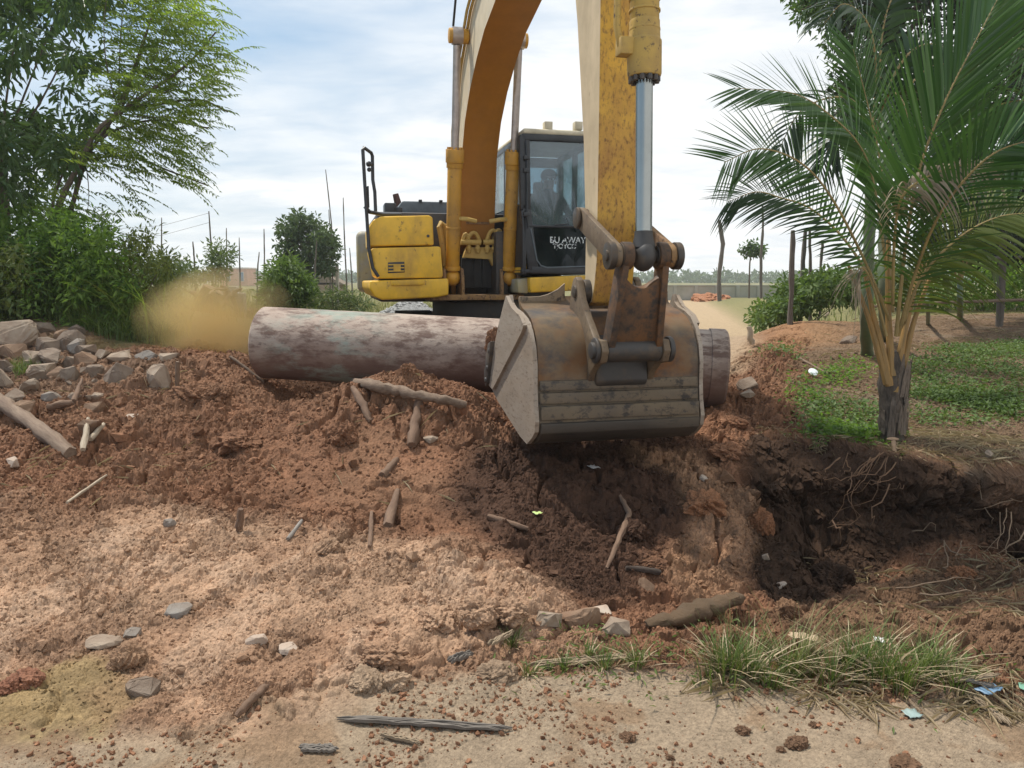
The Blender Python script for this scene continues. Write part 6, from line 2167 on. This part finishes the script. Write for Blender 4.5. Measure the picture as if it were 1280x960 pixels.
grass_on('bank_grass', oo((-60, 402), (50, 398), (130, 425), (215, 434), (232, 415), (215, 400), (120, 385), (-60, 380)), 6500, .14, .42, .012, ML_grass, 71, .9, .9, (0, .8))
grass_on('tall_bank_grass', oo((-60, 400), (50, 396), (120, 412), (200, 430), (240, 425), (235, 400), (200, 395), (100, 378), (-60, 376)), 2600, .35, .95, .014, mat_leaf('tall_grass', (.12, .19, .04), (.32, .36, .11), .55, .6, dead=(.36, .31, .15)), 70, 1.0, .9)
grass_on('bank_grass_tuft', oo((12, 455), (45, 455), (55, 468), (20, 472)), 500, .06, .14, .008, ML_grass, 72, .8, .8)
fld = np.array([[-14, 13.5], [-3.4, 13], [-2.8, 16], [-1.4, 17], [-1.5, 34], [-24, 34]])
grass_on('field_grass', fld, 15000, .15, .50, .03, mat_leaf('field_grass', (.13, .15, .05), (.30, .27, .12), .3, .7), 73, .6, .6)
fld2 = np.array([[-30, 34], [-1, 34], [-2, 75], [-60, 75]])
grass_on('field_grass', fld2, 8000, .2, .5, .08, mat_leaf('far_field_grass', (.15, .17, .07), (.30, .28, .14), .3, .7), 74, .6, .6)
grass_on('verge_grass', oo((935, 402), (960, 385), (1000, 385), (985, 402), (950, 408)), 1800, .08, .25, .012, ML_grass, 75, .7, .7)
grass_on('verge_grass', np.array([[6, 17], [8, 20], [18, 42], [26, 42], [14, 18]]), 5000, .15, .4, .03, ML_grass, 76, .7, .7)
# low ground cover around the palm
def cover(name, polys, n, seed, L=.05, W=.028, h=.07, mat=ML_cover, thr=.46, fs=1.6):
    rs = np.random.default_rng(seed)
    bx, by = [], []
    for poly, m_ in zip(polys, n):
        lo, hi = poly.min(0), poly.max(0)
        q = 0
        while q < m_:
            a, b2 = rs.uniform(lo[0], hi[0], m_), rs.uniform(lo[1], hi[1], m_)
            ok = in_poly(a, b2, poly) & (fbm(a * fs, b2 * fs, 5, 4) + .34 * (rs.random(m_) - .5) > thr)
            bx += list(a[ok]); by += list(b2[ok]); q += max(1, int(ok.sum()))
    bx, by = np.array(bx), np.array(by)
    k = len(bx)
    bx, by = bx + rs.normal(0, .10, k), by + rs.normal(0, .13, k)
    z = ground_z(bx, by) + h * rs.random(k) ** 1.5
    D = np.stack([rs.normal(size=k), rs.normal(size=k), rs.uniform(-.1, .9, k)], 1)
    Nn = np.stack([rs.normal(0, .5, k), rs.normal(0, .5, k), np.ones(k)], 1)
    l = L * rs.uniform(.6, 1.2, k)
    V_, F_ = leaf_arrays(np.stack([bx, by, z], 1), D, Nn, l, W * l / L)
    o = np_mesh(name, V_, F_, mat, None, np.repeat(.5 * rs.random(k) + .5 * fbm(bx * 2, by * 2, 9, 3), 4))
    o['kind'] = 'stuff'
    return o
cover('ground_cover', [oo((1145, 440), (1300, 425), (1400, 440), (1400, 500), (1260, 530), (1150, 520), (1125, 480)), oo((1000, 512), (1060, 485), (1100, 490), (1100, 540), (1040, 548), (1000, 545)), oo((1130, 495), (1280, 490), (1280, 530), (1150, 530))], [11000, 1300, 3000], 81, L=.042, thr=.48)
cover('ground_cover_dark', [oo((955, 440), (990, 436), (992, 452), (960, 455))], [400], 83, thr=.3)
cover('weeds', [oo((1010, 545), (1105, 555), (1100, 545), (1020, 530)), oo((1000, 480), (1080, 450), (1060, 480), (1000, 520))], [900, 900], 85, mat=ML_bush, thr=.45)
# litter of dry straw and leaves on the bank
def straw(name, polys, n, seed, L0=.05, L1=.22):
    rs = np.random.default_rng(seed)
    bx, by = [], []
    for poly, m_ in zip(polys, n):
        lo, hi = poly.min(0), poly.max(0)
        q = 0
        while q < m_:
            a, b2 = rs.uniform(lo[0], hi[0], m_), rs.uniform(lo[1], hi[1], m_)
            ok = in_poly(a, b2, poly) & (fbm(a * 2.2, b2 * 2.2, 15, 3) > .40)
            bx += list(a[ok]); by += list(b2[ok]); q += max(1, int(ok.sum()))
    bx, by = np.array(bx), np.array(by)
    k = len(bx)
    z = ground_z(bx, by) + .006 + .03 * rs.random(k) ** 2
    an = rs.uniform(0, 6.283, k)
    l = rs.uniform(L0, L1, k)
    B = np.stack([bx, by, z], 1)
    e = np.stack([np.cos(an), np.sin(an)], 1)
    zt_ = ground_z(bx + e[:, 0] * l, by + e[:, 1] * l) + .008 + .03 * rs.random(k) ** 2
    D = np.stack([e[:, 0] * l, e[:, 1] * l, np.clip(zt_ - z, -.1, .1)], 1)
    V_, F_ = leaf_arrays(B, D, np.tile((0, 0, 1.0), (k, 1)), l, rs.uniform(.003, .010, k), .3)
    o = np_mesh(name, V_, F_, ML_straw, None, np.repeat(rs.random(k), 4))
    o['kind'] = 'stuff'
    return o
straw('straw_litter', [oo((1000, 550), (1120, 545), (1280, 540), (1450, 560), (1450, 596), (1240, 584), (1115, 568), (1000, 553)), oo((960, 460), (1280, 400), (1400, 430), (1400, 540), (1000, 545)), oo((1000, 420), (1090, 380), (1400, 376), (1400, 420), (1100, 440)), oo((1060, 760), (1400, 715), (1400, 790), (1100, 790)), oo((850, 850), (1300, 850), (1300, 905), (1100, 890), (900, 868)), oo((1000, 700), (1280, 690), (1280, 715), (1050, 740))], [1500, 2200, 1500, 420, 420, 120], 91)
straw('dry_grass', [oo((0, 590), (200, 545), (300, 600), (180, 630), (0, 640)), oo((0, 470), (300, 470), (300, 540), (0, 540)), oo((300, 470), (600, 480), (600, 640), (300, 640))], [60, 70, 60], 93, .08, .3)
# roots, straw and dead grass hanging over the edge of the hollow
rs = np.random.default_rng(301)
lip = oo((960, 548), (1000, 555), (1060, 562), (1115, 574), (1180, 582), (1240, 594), (1330, 604), (1500, 612))
n = 1500
k = rs.integers(0, len(lip) - 1, n); f = rs.random(n)[:, None]
q = lip[k] * (1 - f) + lip[k + 1] * f + rs.normal(0, .05, (n, 2)) + np.array((0, .03))
D = np.stack([rs.normal(0, .5, n), -rs.random(n) - .1, rs.uniform(-1.1, .25, n)], 1)
B = np.stack([q[:, 0], q[:, 1], ground_z(q[:, 0], q[:, 1]) + .02], 1)
l = .05 + .20 * rs.random(n) ** 2
V_, F_ = leaf_arrays(B, D, np.stack([rs.normal(size=n), np.full(n, -.4), np.ones(n)], 1), l, rs.uniform(.003, .008, n), .2)
o = np_mesh('hanging_straw', V_, F_, ML_straw, None, np.repeat(rs.random(n) * .6, 4))
o['kind'] = 'stuff'
# front grass strip: individual tufts at the road lip
tuft_l = [
 (912, 850, .34, 'tall yellow green grass tuft at the left end of the front grass strip'), (938, 846, .36, 'second tall grass tuft from the left in the front grass strip'), (900, 838, .26, 'shorter tuft behind the left end of the front grass strip'),
 (985, 843, .40, 'tallest bright green grass tuft in the front grass strip'), (1003, 840, .30, 'green tuft just right of the tallest one in the front strip'), (1040, 856, .24, 'low dry grass tuft in the middle of the front strip'),
 (1080, 852, .34, 'dense green tuft right of the middle of the front strip'), (1105, 854, .36, 'tall leaning tuft in the right half of the front strip'), (1060, 846, .28, 'spreading green tuft behind the middle of the front strip'),
 (1130, 860, .30, 'yellowing tuft near the right end of the front strip'), (1150, 848, .28, 'dark green weedy tuft at the right end of the front strip'), (1172, 852, .24, 'low weedy tuft next to the dry stalks'), (1195, 862, .18, 'smallest weedy tuft at the right by the blue scrap'),
 (962, 860, .22, 'short straw coloured tuft at the front of the strip'),
 (755, 838, .16, 'low grass tuft in the middle of the small left grass strip'), (705, 838, .13, 'small grass tuft at the left of the small grass strip'), (795, 834, .17, 'grass tuft at the right of the small grass strip'), (660, 843, .12, 'tiny grass tuft at the left end of the small strip'), (640, 808, .13, 'little tuft by the light wood strip on the mud heap'), (735, 828, .12, 'faint tuft above the half buried board')]
for i, (u, v, h, lb) in enumerate(tuft_l):
    g = ghit(u, v)
    rr = h * .36
    n = int(40 + 230 * h)
    rs = np.random.default_rng(200 + i)
    an = rs.uniform(0, 6.283, n)
    r_ = np.abs(rs.normal(0, rr * .5, n))
    bx, by = g.x + np.cos(an) * r_ * 1.3, g.y + np.sin(an) * r_ * .8
    B = np.stack([bx, by, ground_z(bx, by) - .01], 1)
    T_ = np.stack([np.cos(an) + .1, np.sin(an)], 1) * (rs.uniform(.1, .85, n))[:, None]
    V_, F_ = blade_arrays(B, T_, h * .92 * rs.uniform(.3, 1.0, n), .0060 * rs.uniform(.6, 1.4, n), 4, .75)
    tn = np.clip(rs.random(n) * .8, 0, 1)
    V2, F2 = blade_arrays(B[:n // 3] * 1.0, T_[:n // 3] * 2.2, h * rs.uniform(.2, .6, n // 3), .006 * rs.uniform(.6, 1.2, n // 3), 4, .9)
    o = np_mesh('grass_tuft', np.concatenate([V_, V2]), np.concatenate([F_, F2 + len(V_)]), [ML_grass, ML_straw], None, np.concatenate([np.repeat(tn, 10), np.repeat(rs.random(n // 3), 10)]), matidx=[0] * len(F_) + [1] * len(F2))
    tag(o, lb, 'grass tuft')
cover('roadside_weeds', [oo((640, 850), (850, 842), (850, 822), (700, 818), (640, 835)), oo((890, 850), (1210, 868), (1210, 840), (1100, 828), (900, 825))], [260, 700], 87, .04, .01, .05, ML_grass, .5, 4)

# ================================================================== FENCES, POSTS, FAR THINGS
M_post = mat_simple('fence_post_wood', (.17, .145, .12), .9, .3, 5, bumps=.6, streak=(8, 8, 1), col2=(.09, .075, .06))
def pole(name, uv, Y, r0, r1, label, cat='pole', mat=None, fork=None):
    pts_ = [P(u, v, Y) for u, v in uv]
    pts_[0].z = float(ground_z(pts_[0].x, Y)[0]) - .15
    o = log(name, pts_, list(np.linspace(r0, r1, len(pts_))), mat or M_post, label, cat, 4, 8, .06)
    return o
pole('post', [(900, 372), (899, 340), (904, 305), (899, 275)], 40, .12, .10, 'crooked bare post standing alone on the track left of the palm', 'post')
pole('post', [(952, 362), (951, 320), (954, 285), (953, 255)], 36, .07, .05, 'thin crooked pole right of the lone thin tree', 'pole')
pole('post', [(988, 405), (989, 350), (991, 288)], 13.4, .05, .045, 'thick fence post nearest the track with weeds at its foot', 'fence post')
pole('post', [(1001, 388), (1003, 340), (1007, 286)], 15.5, .055, .045, 'second fence post, leaning right behind the nearest one', 'fence post')
pole('post', [(1014, 370), (1013, 330), (1012, 284)], 17.5, .035, .03, 'third fence post, thin, among the palm leaflets', 'fence post')
pole('post', [(1027, 365), (1026, 330), (1028, 300)], 19.5, .04, .035, 'farthest fence post among the palm leaflets', 'fence post')
pole('post', [(1250, 398), (1252, 340), (1256, 262)], 13.0, .065, .055, 'grey fence post at the right carrying two rails', 'fence post')
log('rail', [P(1180, 325, 12.9), P(1250, 322, 12.9), P(1320, 320, 12.9)], .026, M_wood[2], 'upper grey bamboo rail nailed to the fence post at the right', 'rail', 4, 8)
log('rail', [P(1080, 384, 12.6), P(1180, 378, 12.8), P(1330, 373, 12.9)], .024, M_wood[0], 'low brown rail running along the garden ground', 'rail', 4, 8)
log('stick', [on(1030, 400, .05), on(1060, 378, .12), on(1090, 375, .05)], .03, M_wood[0], 'bent branch lying on the bare slope behind the fence post', 'branch')
pl_l = [
 (407, 350, 416, 212, 30, 'tallest thin bamboo pole, leaning left beside the round field tree'), (434, 348, 429, 247, 30, 'second tallest bamboo pole between field tree and excavator'),
 (391, 352, 396, 300, 26, 'pole standing in front of the round field tree'), (411, 350, 411, 262, 32, 'short pole crossing the tallest bamboo pole'), (441, 348, 437, 310, 34, 'faint short pole nearest the excavator'),
 (329, 355, 330, 286, 28, 'straight pole left of the bright green shrub'), (320, 356, 324, 315, 28, 'short leaning pole left of the straight one'), (300, 352, 299, 297, 30, 'thin pole in front of the salmon house'),
 (282, 345, 283, 285, 32, 'pale pole behind the scraggly shrub'), (265, 345, 261, 264, 22, 'dark pole rising above the scraggly shrub'), (244, 345, 241, 302, 22, 'short dark pole left of the scraggly shrub'), (203, 340, 202, 272, 30, 'faint pole above the pale green hedge at the left')]
for u0, v0, u1, v1, Y, lb in pl_l:
    pole('pole', [(u0, v0 + 14), ((u0 + u1) / 2 + random.uniform(-1, 1), (v0 + v1) / 2), (u1, v1)] if u0 < 400 or u0 > 420 else [(u0 + (9 if u0 == 407 else 0), v0 + 14), ((u0 + u1) / 2 + 3, (v0 + v1) / 2), (u1 if u0 != 407 else 407, v1)], Y, .032, .018, lb)
M_wire = mat_simple('wire', (.25, .25, .26), .6, .1, 4, bumps=0)
mb = MB()
mb.tube([P(60, 292, 29), P(203, 282, 30), P(262, 266, 30)], .008, 5)
tag(mb.build('wire', M_wire), 'upper sagging wire strung to the faint pole at the left', 'wire')
mb = MB()
mb.tube([P(100, 305, 29), P(203, 294, 30), P(262, 278, 30)], .008, 5)
tag(mb.build('wire', M_wire), 'lower sagging wire strung to the faint pole at the left', 'wire')

# salmon house and pale house beyond the field
def house(label, x, Y, w, d, h, z0, wallc, roofc, wins, roof='flat'):
    r = empty('house', (x, Y, z0))
    tag(r, label, 'house')
    mb = MB(); mb.box((0, 0, h / 2), (w, d, h))
    mb.build('wall', mat_simple('house_wall', wallc, .9, .1, 1), r)
    mb = MB()
    if roof == 'flat': mb.box((0, 0, h + .12), (w + .3, d + .3, .25))
    else:
        mb.prismx([(-d / 2 - .4, h - .1), (d / 2 + .4, h - .1), (0, h + 1.6)], -w / 2 - .4, w / 2 + .4) if False else mb.prism([(-w / 2 - .5, h - .15), (w / 2 + .5, h - .15), (0, h + w * .28)], -d / 2, d / 2)
    mb.build('roof', mat_simple('house_roof', roofc, .9, .15, 1), r)
    for (wx, wz, ww, wh) in wins:
        mb = MB(); mb.box((wx, -d / 2 - .03, wz), (ww + .2, .08, wh + .2))
        f_ = mb.build('window', mat_simple('window_frame', (.6, .58, .55), .7, .1, 2), r)
        mb = MB(); mb.box((wx, -d / 2 - .09, wz), (ww, .05, wh))
        mb.build('pane', mat_simple('blue_shutter', (.12, .22, .36), .6, .1, 2), f_)
    return r
hx = P(299, 350, 150)
house('salmon pink flat roofed house with two blue windows beyond the field', hx.x, 150, 4.9, 5, 3.2, .55, (.58, .36, .27), (.66, .60, .55), [(-1.15, 1.7, .75, 1.6), (1.35, 1.7, .75, 1.6)])
hx = P(330, 352, 160)
house('low pale house right of the salmon pink one', hx.x, 160, 4.6, 5, 2.0, .5, (.62, .57, .54), (.55, .52, .50), [])
hx = P(409, 350, 62)
house('small brown gabled hut below the round field tree', hx.x, 62, 2.4, 2.5, .9, .5, (.27, .20, .13), (.20, .155, .11), [], 'gable')
# concrete posts by the dust
def cpost(u, v0, v1, Y, label, hw_=.1):
    a, t_ = P(u, v1, Y), P(u, v0, Y)
    z0 = float(ground_z(a.x, Y)[0]) - .1
    mb = MB(); mb.prismz([(-hw_, -hw_), (hw_, -hw_), (hw_, hw_), (-hw_, hw_)], 0, t_.z - z0)
    o = mb.build('concrete_post', mat_simple('weathered_concrete', (.42, .38, .33), .9, .15, 4), None, .02)
    o.location = (a.x, Y, z0)
    tag(o, label, 'post')
cpost(301, 366, 392, 16, 'short pale concrete post at the right edge of the dust cloud')
cpost(293, 358, 385, 18, 'second pale concrete post behind the dust cloud')
cpost(422, 332, 360, 30, 'white slim post right of the brown hut', .06)
# dead stump with its roots, behind the dust
g = P(272, 355, 15.5)
r = empty('tree_stump', (g.x, g.y, float(ground_z(g.x, g.y)[0])))
tag(r, 'uprooted brown tree stump with splayed roots behind the dust cloud', 'tree stump')
mb = MB()
for k in range(16):
    a = Vector((random.gauss(0, .22), random.gauss(0, .2), .25 + random.random() * .3))
    b2 = a + Vector((random.uniform(-.3, .5), random.uniform(-.3, .1), random.uniform(-.5, .35)))
    mb.tube([a, a.lerp(b2, .5) + Vector((0, 0, .06)), b2], [.07, .05, .015], 7)
mb.build('root', M_wood[0], r)
mb = MB(); mb.tube([(-.3, 0, -.1), (-.25, 0, .3), (-.1, 0, .62)], [.3, .26, .2], 14, True, .12)
mb.build('trunk', M_wood[1], r)
g = P(312, 366, 17)
clod('boulder', Vector((g.x, 17, float(ground_z(g.x, 17)[0]) + .22)), .30, M_clod[2], (1.2, 1, .75), 'dark brown boulder between concrete post and green shrub', seed=71, cat='boulder')
# far wall on the right
a, b2 = P(815, 377, 45), P(965, 376, 46)
zb = .36
mb = MB()
L = b2.x - a.x
mb.box((L / 2, 0, .46), (L, .14, .92))
wallm = mat_simple('garden_wall', (.40, .39, .33), .9, .2, .8, col2=(.28, .28, .22))
wl = mb.build('boundary_wall', wallm)
wl.location = (a.x, 45, zb - .02)
tag(wl, 'long low grey concrete boundary wall across the end of the sandy track', 'wall')
mb = MB()
mb.box((L / 2, 0, .95), (L + .1, .2, .07))
mb.build('coping', wallm, wl, .01)
mb = MB()
for k in range(7): mb.box((.1 + k * L / 6.05, 0, .46), (.2, .22, 1.0))
mb.build('pier', wallm, wl, .01)
g = P(888, 372, 43)
clod('soil_heap', Vector((g.x, 43, float(ground_z(g.x, 43)[0]) - .1)), 1.3, M_clod[3], (1.3, .8, .38), 'low orange soil heap at the foot of the crooked bare post', seed=80, cat='soil heap')
# gravel heap under the tail of the excavator
n = 2600
rs = np.random.default_rng(95)
gc = P(515, 385, 15.5)
gx_, gy_ = gc.x + rs.normal(0, .55, n), 15.5 + rs.normal(0, .35, n)
q = IV[None] * rs.uniform(.7, 1.2, (n, len(IV), 1)) * rs.uniform(.02, .05, (n, 1, 1))
hz = np.maximum(0, .80 - .8 * np.hypot((gx_ - gc.x) / 1.3, (gy_ - 15.5) / 1.0)) * rs.random(n) ** .15
q = q + np.stack([gx_, gy_, ground_z(gx_, gy_) + hz], 1)[:, None]
o = np_mesh('gravel_heap', q.reshape(-1, 3), (IF[None] + (np.arange(n) * len(IV))[:, None, None]).reshape(-1, 3), mat_simple('pale_gravel', (.50, .50, .48), .9, .3, 30, bumps=0, col2=(.26, .26, .26)))
o['kind'] = 'stuff'
mb = MB(); mb.tube([(gc.x, 15.5, float(ground_z(gc.x, 15.5)[0]) - .1), (gc.x, 15.5, float(ground_z(gc.x, 15.5)[0]) + .3), (gc.x, 15.5, float(ground_z(gc.x, 15.5)[0]) + .72)], [1.3, .8, .1], 24, True, .08)
cone = mb.build('gravel_core', mat_simple('grey_gravel', (.36, .36, .35), .9, .3, 30, bumps=.8, bumpd=.05))
cone['kind'] = 'stuff'
# distant woods on the horizon
rs = np.random.default_rng(97)
xs_ = np.concatenate([rs.uniform(-260, 260, 1500)])
ys_ = rs.uniform(300, 380, 1500)
hz = 2.2 + 2.6 * fbm(xs_ / 18, ys_ / 40, 3, 4)
C = np.stack([xs_, ys_, ground_z(xs_, ys_) + hz * rs.random(1500)], 1)
V_, F_, T_ = leaf_clumps(C, 14, 2.2, 2.0, 1.3, 98, .0, .5)
o = np_mesh('distant_woods', V_, F_, mat_leaf('hazy_far_leaf', (.07, .11, .05), (.12, .17, .075), .2, .8), None, T_)
o['kind'] = 'stuff'

# ================================================================== DUST
m = bpy.data.materials.new('dust')
m.use_nodes = True
nt = m.node_tree
nt.nodes.clear()
out = N(nt, 'ShaderNodeOutputMaterial')
pv = N(nt, 'ShaderNodeVolumePrincipled')
pv.inputs['Color'].default_value = (1.0, .78, .40, 1)
pv.inputs['Anisotropy'].default_value = .35
nt.links.new(pv.outputs[0], out.inputs['Volume'])
v = objco(nt)
ln = N(nt, 'ShaderNodeVectorMath', operation='LENGTH')
nt.links.new(v, ln.inputs[0])
nz = noise(nt, v, 1.7, 6, .65)
rr = math_(nt, 'ADD', ln.outputs['Value'], math_(nt, 'MULTIPLY', math_(nt, 'SUBTRACT', nz, .5), 1.1))
den = ramp(nt, rr, [(.0, 1), (.35, .55), (.95, 0)])
DUST_D = 4.6
den = math_(nt, 'MULTIPLY', den, ramp(nt, noise(nt, v, 3.5, 5, .65), [(.3, .45), (.7, 1.2)]))
nt.links.new(math_(nt, 'MULTIPLY', den, DUST_D), pv.inputs['Density'])
mb = MB()
mb.ball((0, 0, 0), 1, 4)
d_ = mb.build('dust_cloud', m)
g = P(272, 402, 8.9)
d_.location = g
d_.scale = (.98, .66, .66)
d_['kind'] = 'stuff'

# ================================================================== HAZE
m = bpy.data.materials.new('haze')
m.use_nodes = True
nt = m.node_tree
nt.nodes.clear()
out = N(nt, 'ShaderNodeOutputMaterial')
pv = N(nt, 'ShaderNodeVolumePrincipled')
pv.inputs['Color'].default_value = (.90, .94, .98, 1)
pv.inputs['Density'].default_value = .0008
pv.inputs['Anisotropy'].default_value = .3
nt.links.new(pv.outputs[0], out.inputs['Volume'])
mb = MB()
mb.box((0, 268, 5.6), (4100, 620, 14.6))
hz_o = mb.build('haze', m, smooth=False)
hz_o['kind'] = 'stuff'

# ================================================================== LIGHT AND SKY
SUN = Vector((-.42, .26, .86)).normalized()
el = math.asin(SUN.z)
az = math.atan2(SUN.x, SUN.y)
sl_ = bpy.data.lights.new('sun', 'SUN')
sl_.energy = 4.0
sl_.angle = math.radians(3.0)
sl_.color = (1.0, .945, .85)
so = bpy.data.objects.new('sun', sl_)
COL.objects.link(so)
so.rotation_euler = SUN.to_track_quat('Z', 'Y').to_euler()
so.location = (-10, -3, 20)

w = bpy.data.worlds.new('World')
sc.world = w
w.use_nodes = True
nt = w.node_tree
nt.nodes.clear()
out = N(nt, 'ShaderNodeOutputWorld')
bg = N(nt, 'ShaderNodeBackground')
bg.inputs['Strength'].default_value = .1
sky = N(nt, 'ShaderNodeTexSky', sky_type='NISHITA', sun_disc=False)
sky.sun_elevation = el
sky.sun_rotation = az
sky.air_density = 1.0
sky.dust_density = 1.6
sky.ozone_density = 1.2
tc = N(nt, 'ShaderNodeTexCoord')
sep = N(nt, 'ShaderNodeSeparateXYZ')
nt.links.new(tc.outputs['Generated'], sep.inputs[0])
zz = math_(nt, 'ADD', math_(nt, 'MAXIMUM', sep.outputs[2], 0.0), .16)
cx = math_(nt, 'DIVIDE', sep.outputs[0], zz)
cy = math_(nt, 'DIVIDE', sep.outputs[1], zz)
cb_ = N(nt, 'ShaderNodeCombineXYZ')
nt.links.new(cx, cb_.inputs[0]); nt.links.new(cy, cb_.inputs[1])
cvec = stretch(nt, cb_.outputs[0], (.8, 1.25, 1))
n1 = noise(nt, cvec, .9, 7, .55, .4)
n2 = noise(nt, cvec, 2.6, 6, .6, .3)
side = math_(nt, 'MULTIPLY', math_(nt, 'ADD', sep.outputs[0], .22), .75)   # the cloud deck thickens towards the right (east)
hz_ = math_(nt, 'MULTIPLY', ramp(nt, sep.outputs[2], [(0, 1), (.28, 0)]), .35)
cl_ = math_(nt, 'ADD', math_(nt, 'ADD', n1, math_(nt, 'MULTIPLY', n2, .35)), math_(nt, 'ADD', side, hz_))
cf = ramp(nt, cl_, [(.50, .04), (1.06, 1.0)])
skyb = mixc(nt, .25, ramp(nt, sep.outputs[2], [(.0, (6.0, 7.0, 7.7)), (.22, (3.9, 5.6, 7.3)), (.6, (2.6, 4.4, 6.9))]), sky.outputs[0])
shade = ramp(nt, n2, [(.32, (7.4, 7.8, 8.2)), (.58, (9.0, 9.1, 9.1))])
c = mixc(nt, cf, skyb, shade)
nt.links.new(c, bg.inputs['Color'])
nt.links.new(bg.outputs[0], out.inputs[0])

sc.view_settings.view_transform = 'Standard'
sc.view_settings.look = 'None'
sc.view_settings.exposure = 0.27
sc.view_settings.gamma = 1.0
sc.cycles.volume_bounces = 4
sc.cycles.max_bounces = 8
sc.cycles.transparent_max_bounces = 16
sc.cycles.volume_step_rate = 1.0
sc.cycles.volume_max_steps = 128
sc.cycles.use_denoising = True
sc.render.resolution_x, sc.render.resolution_y = 1024, 768
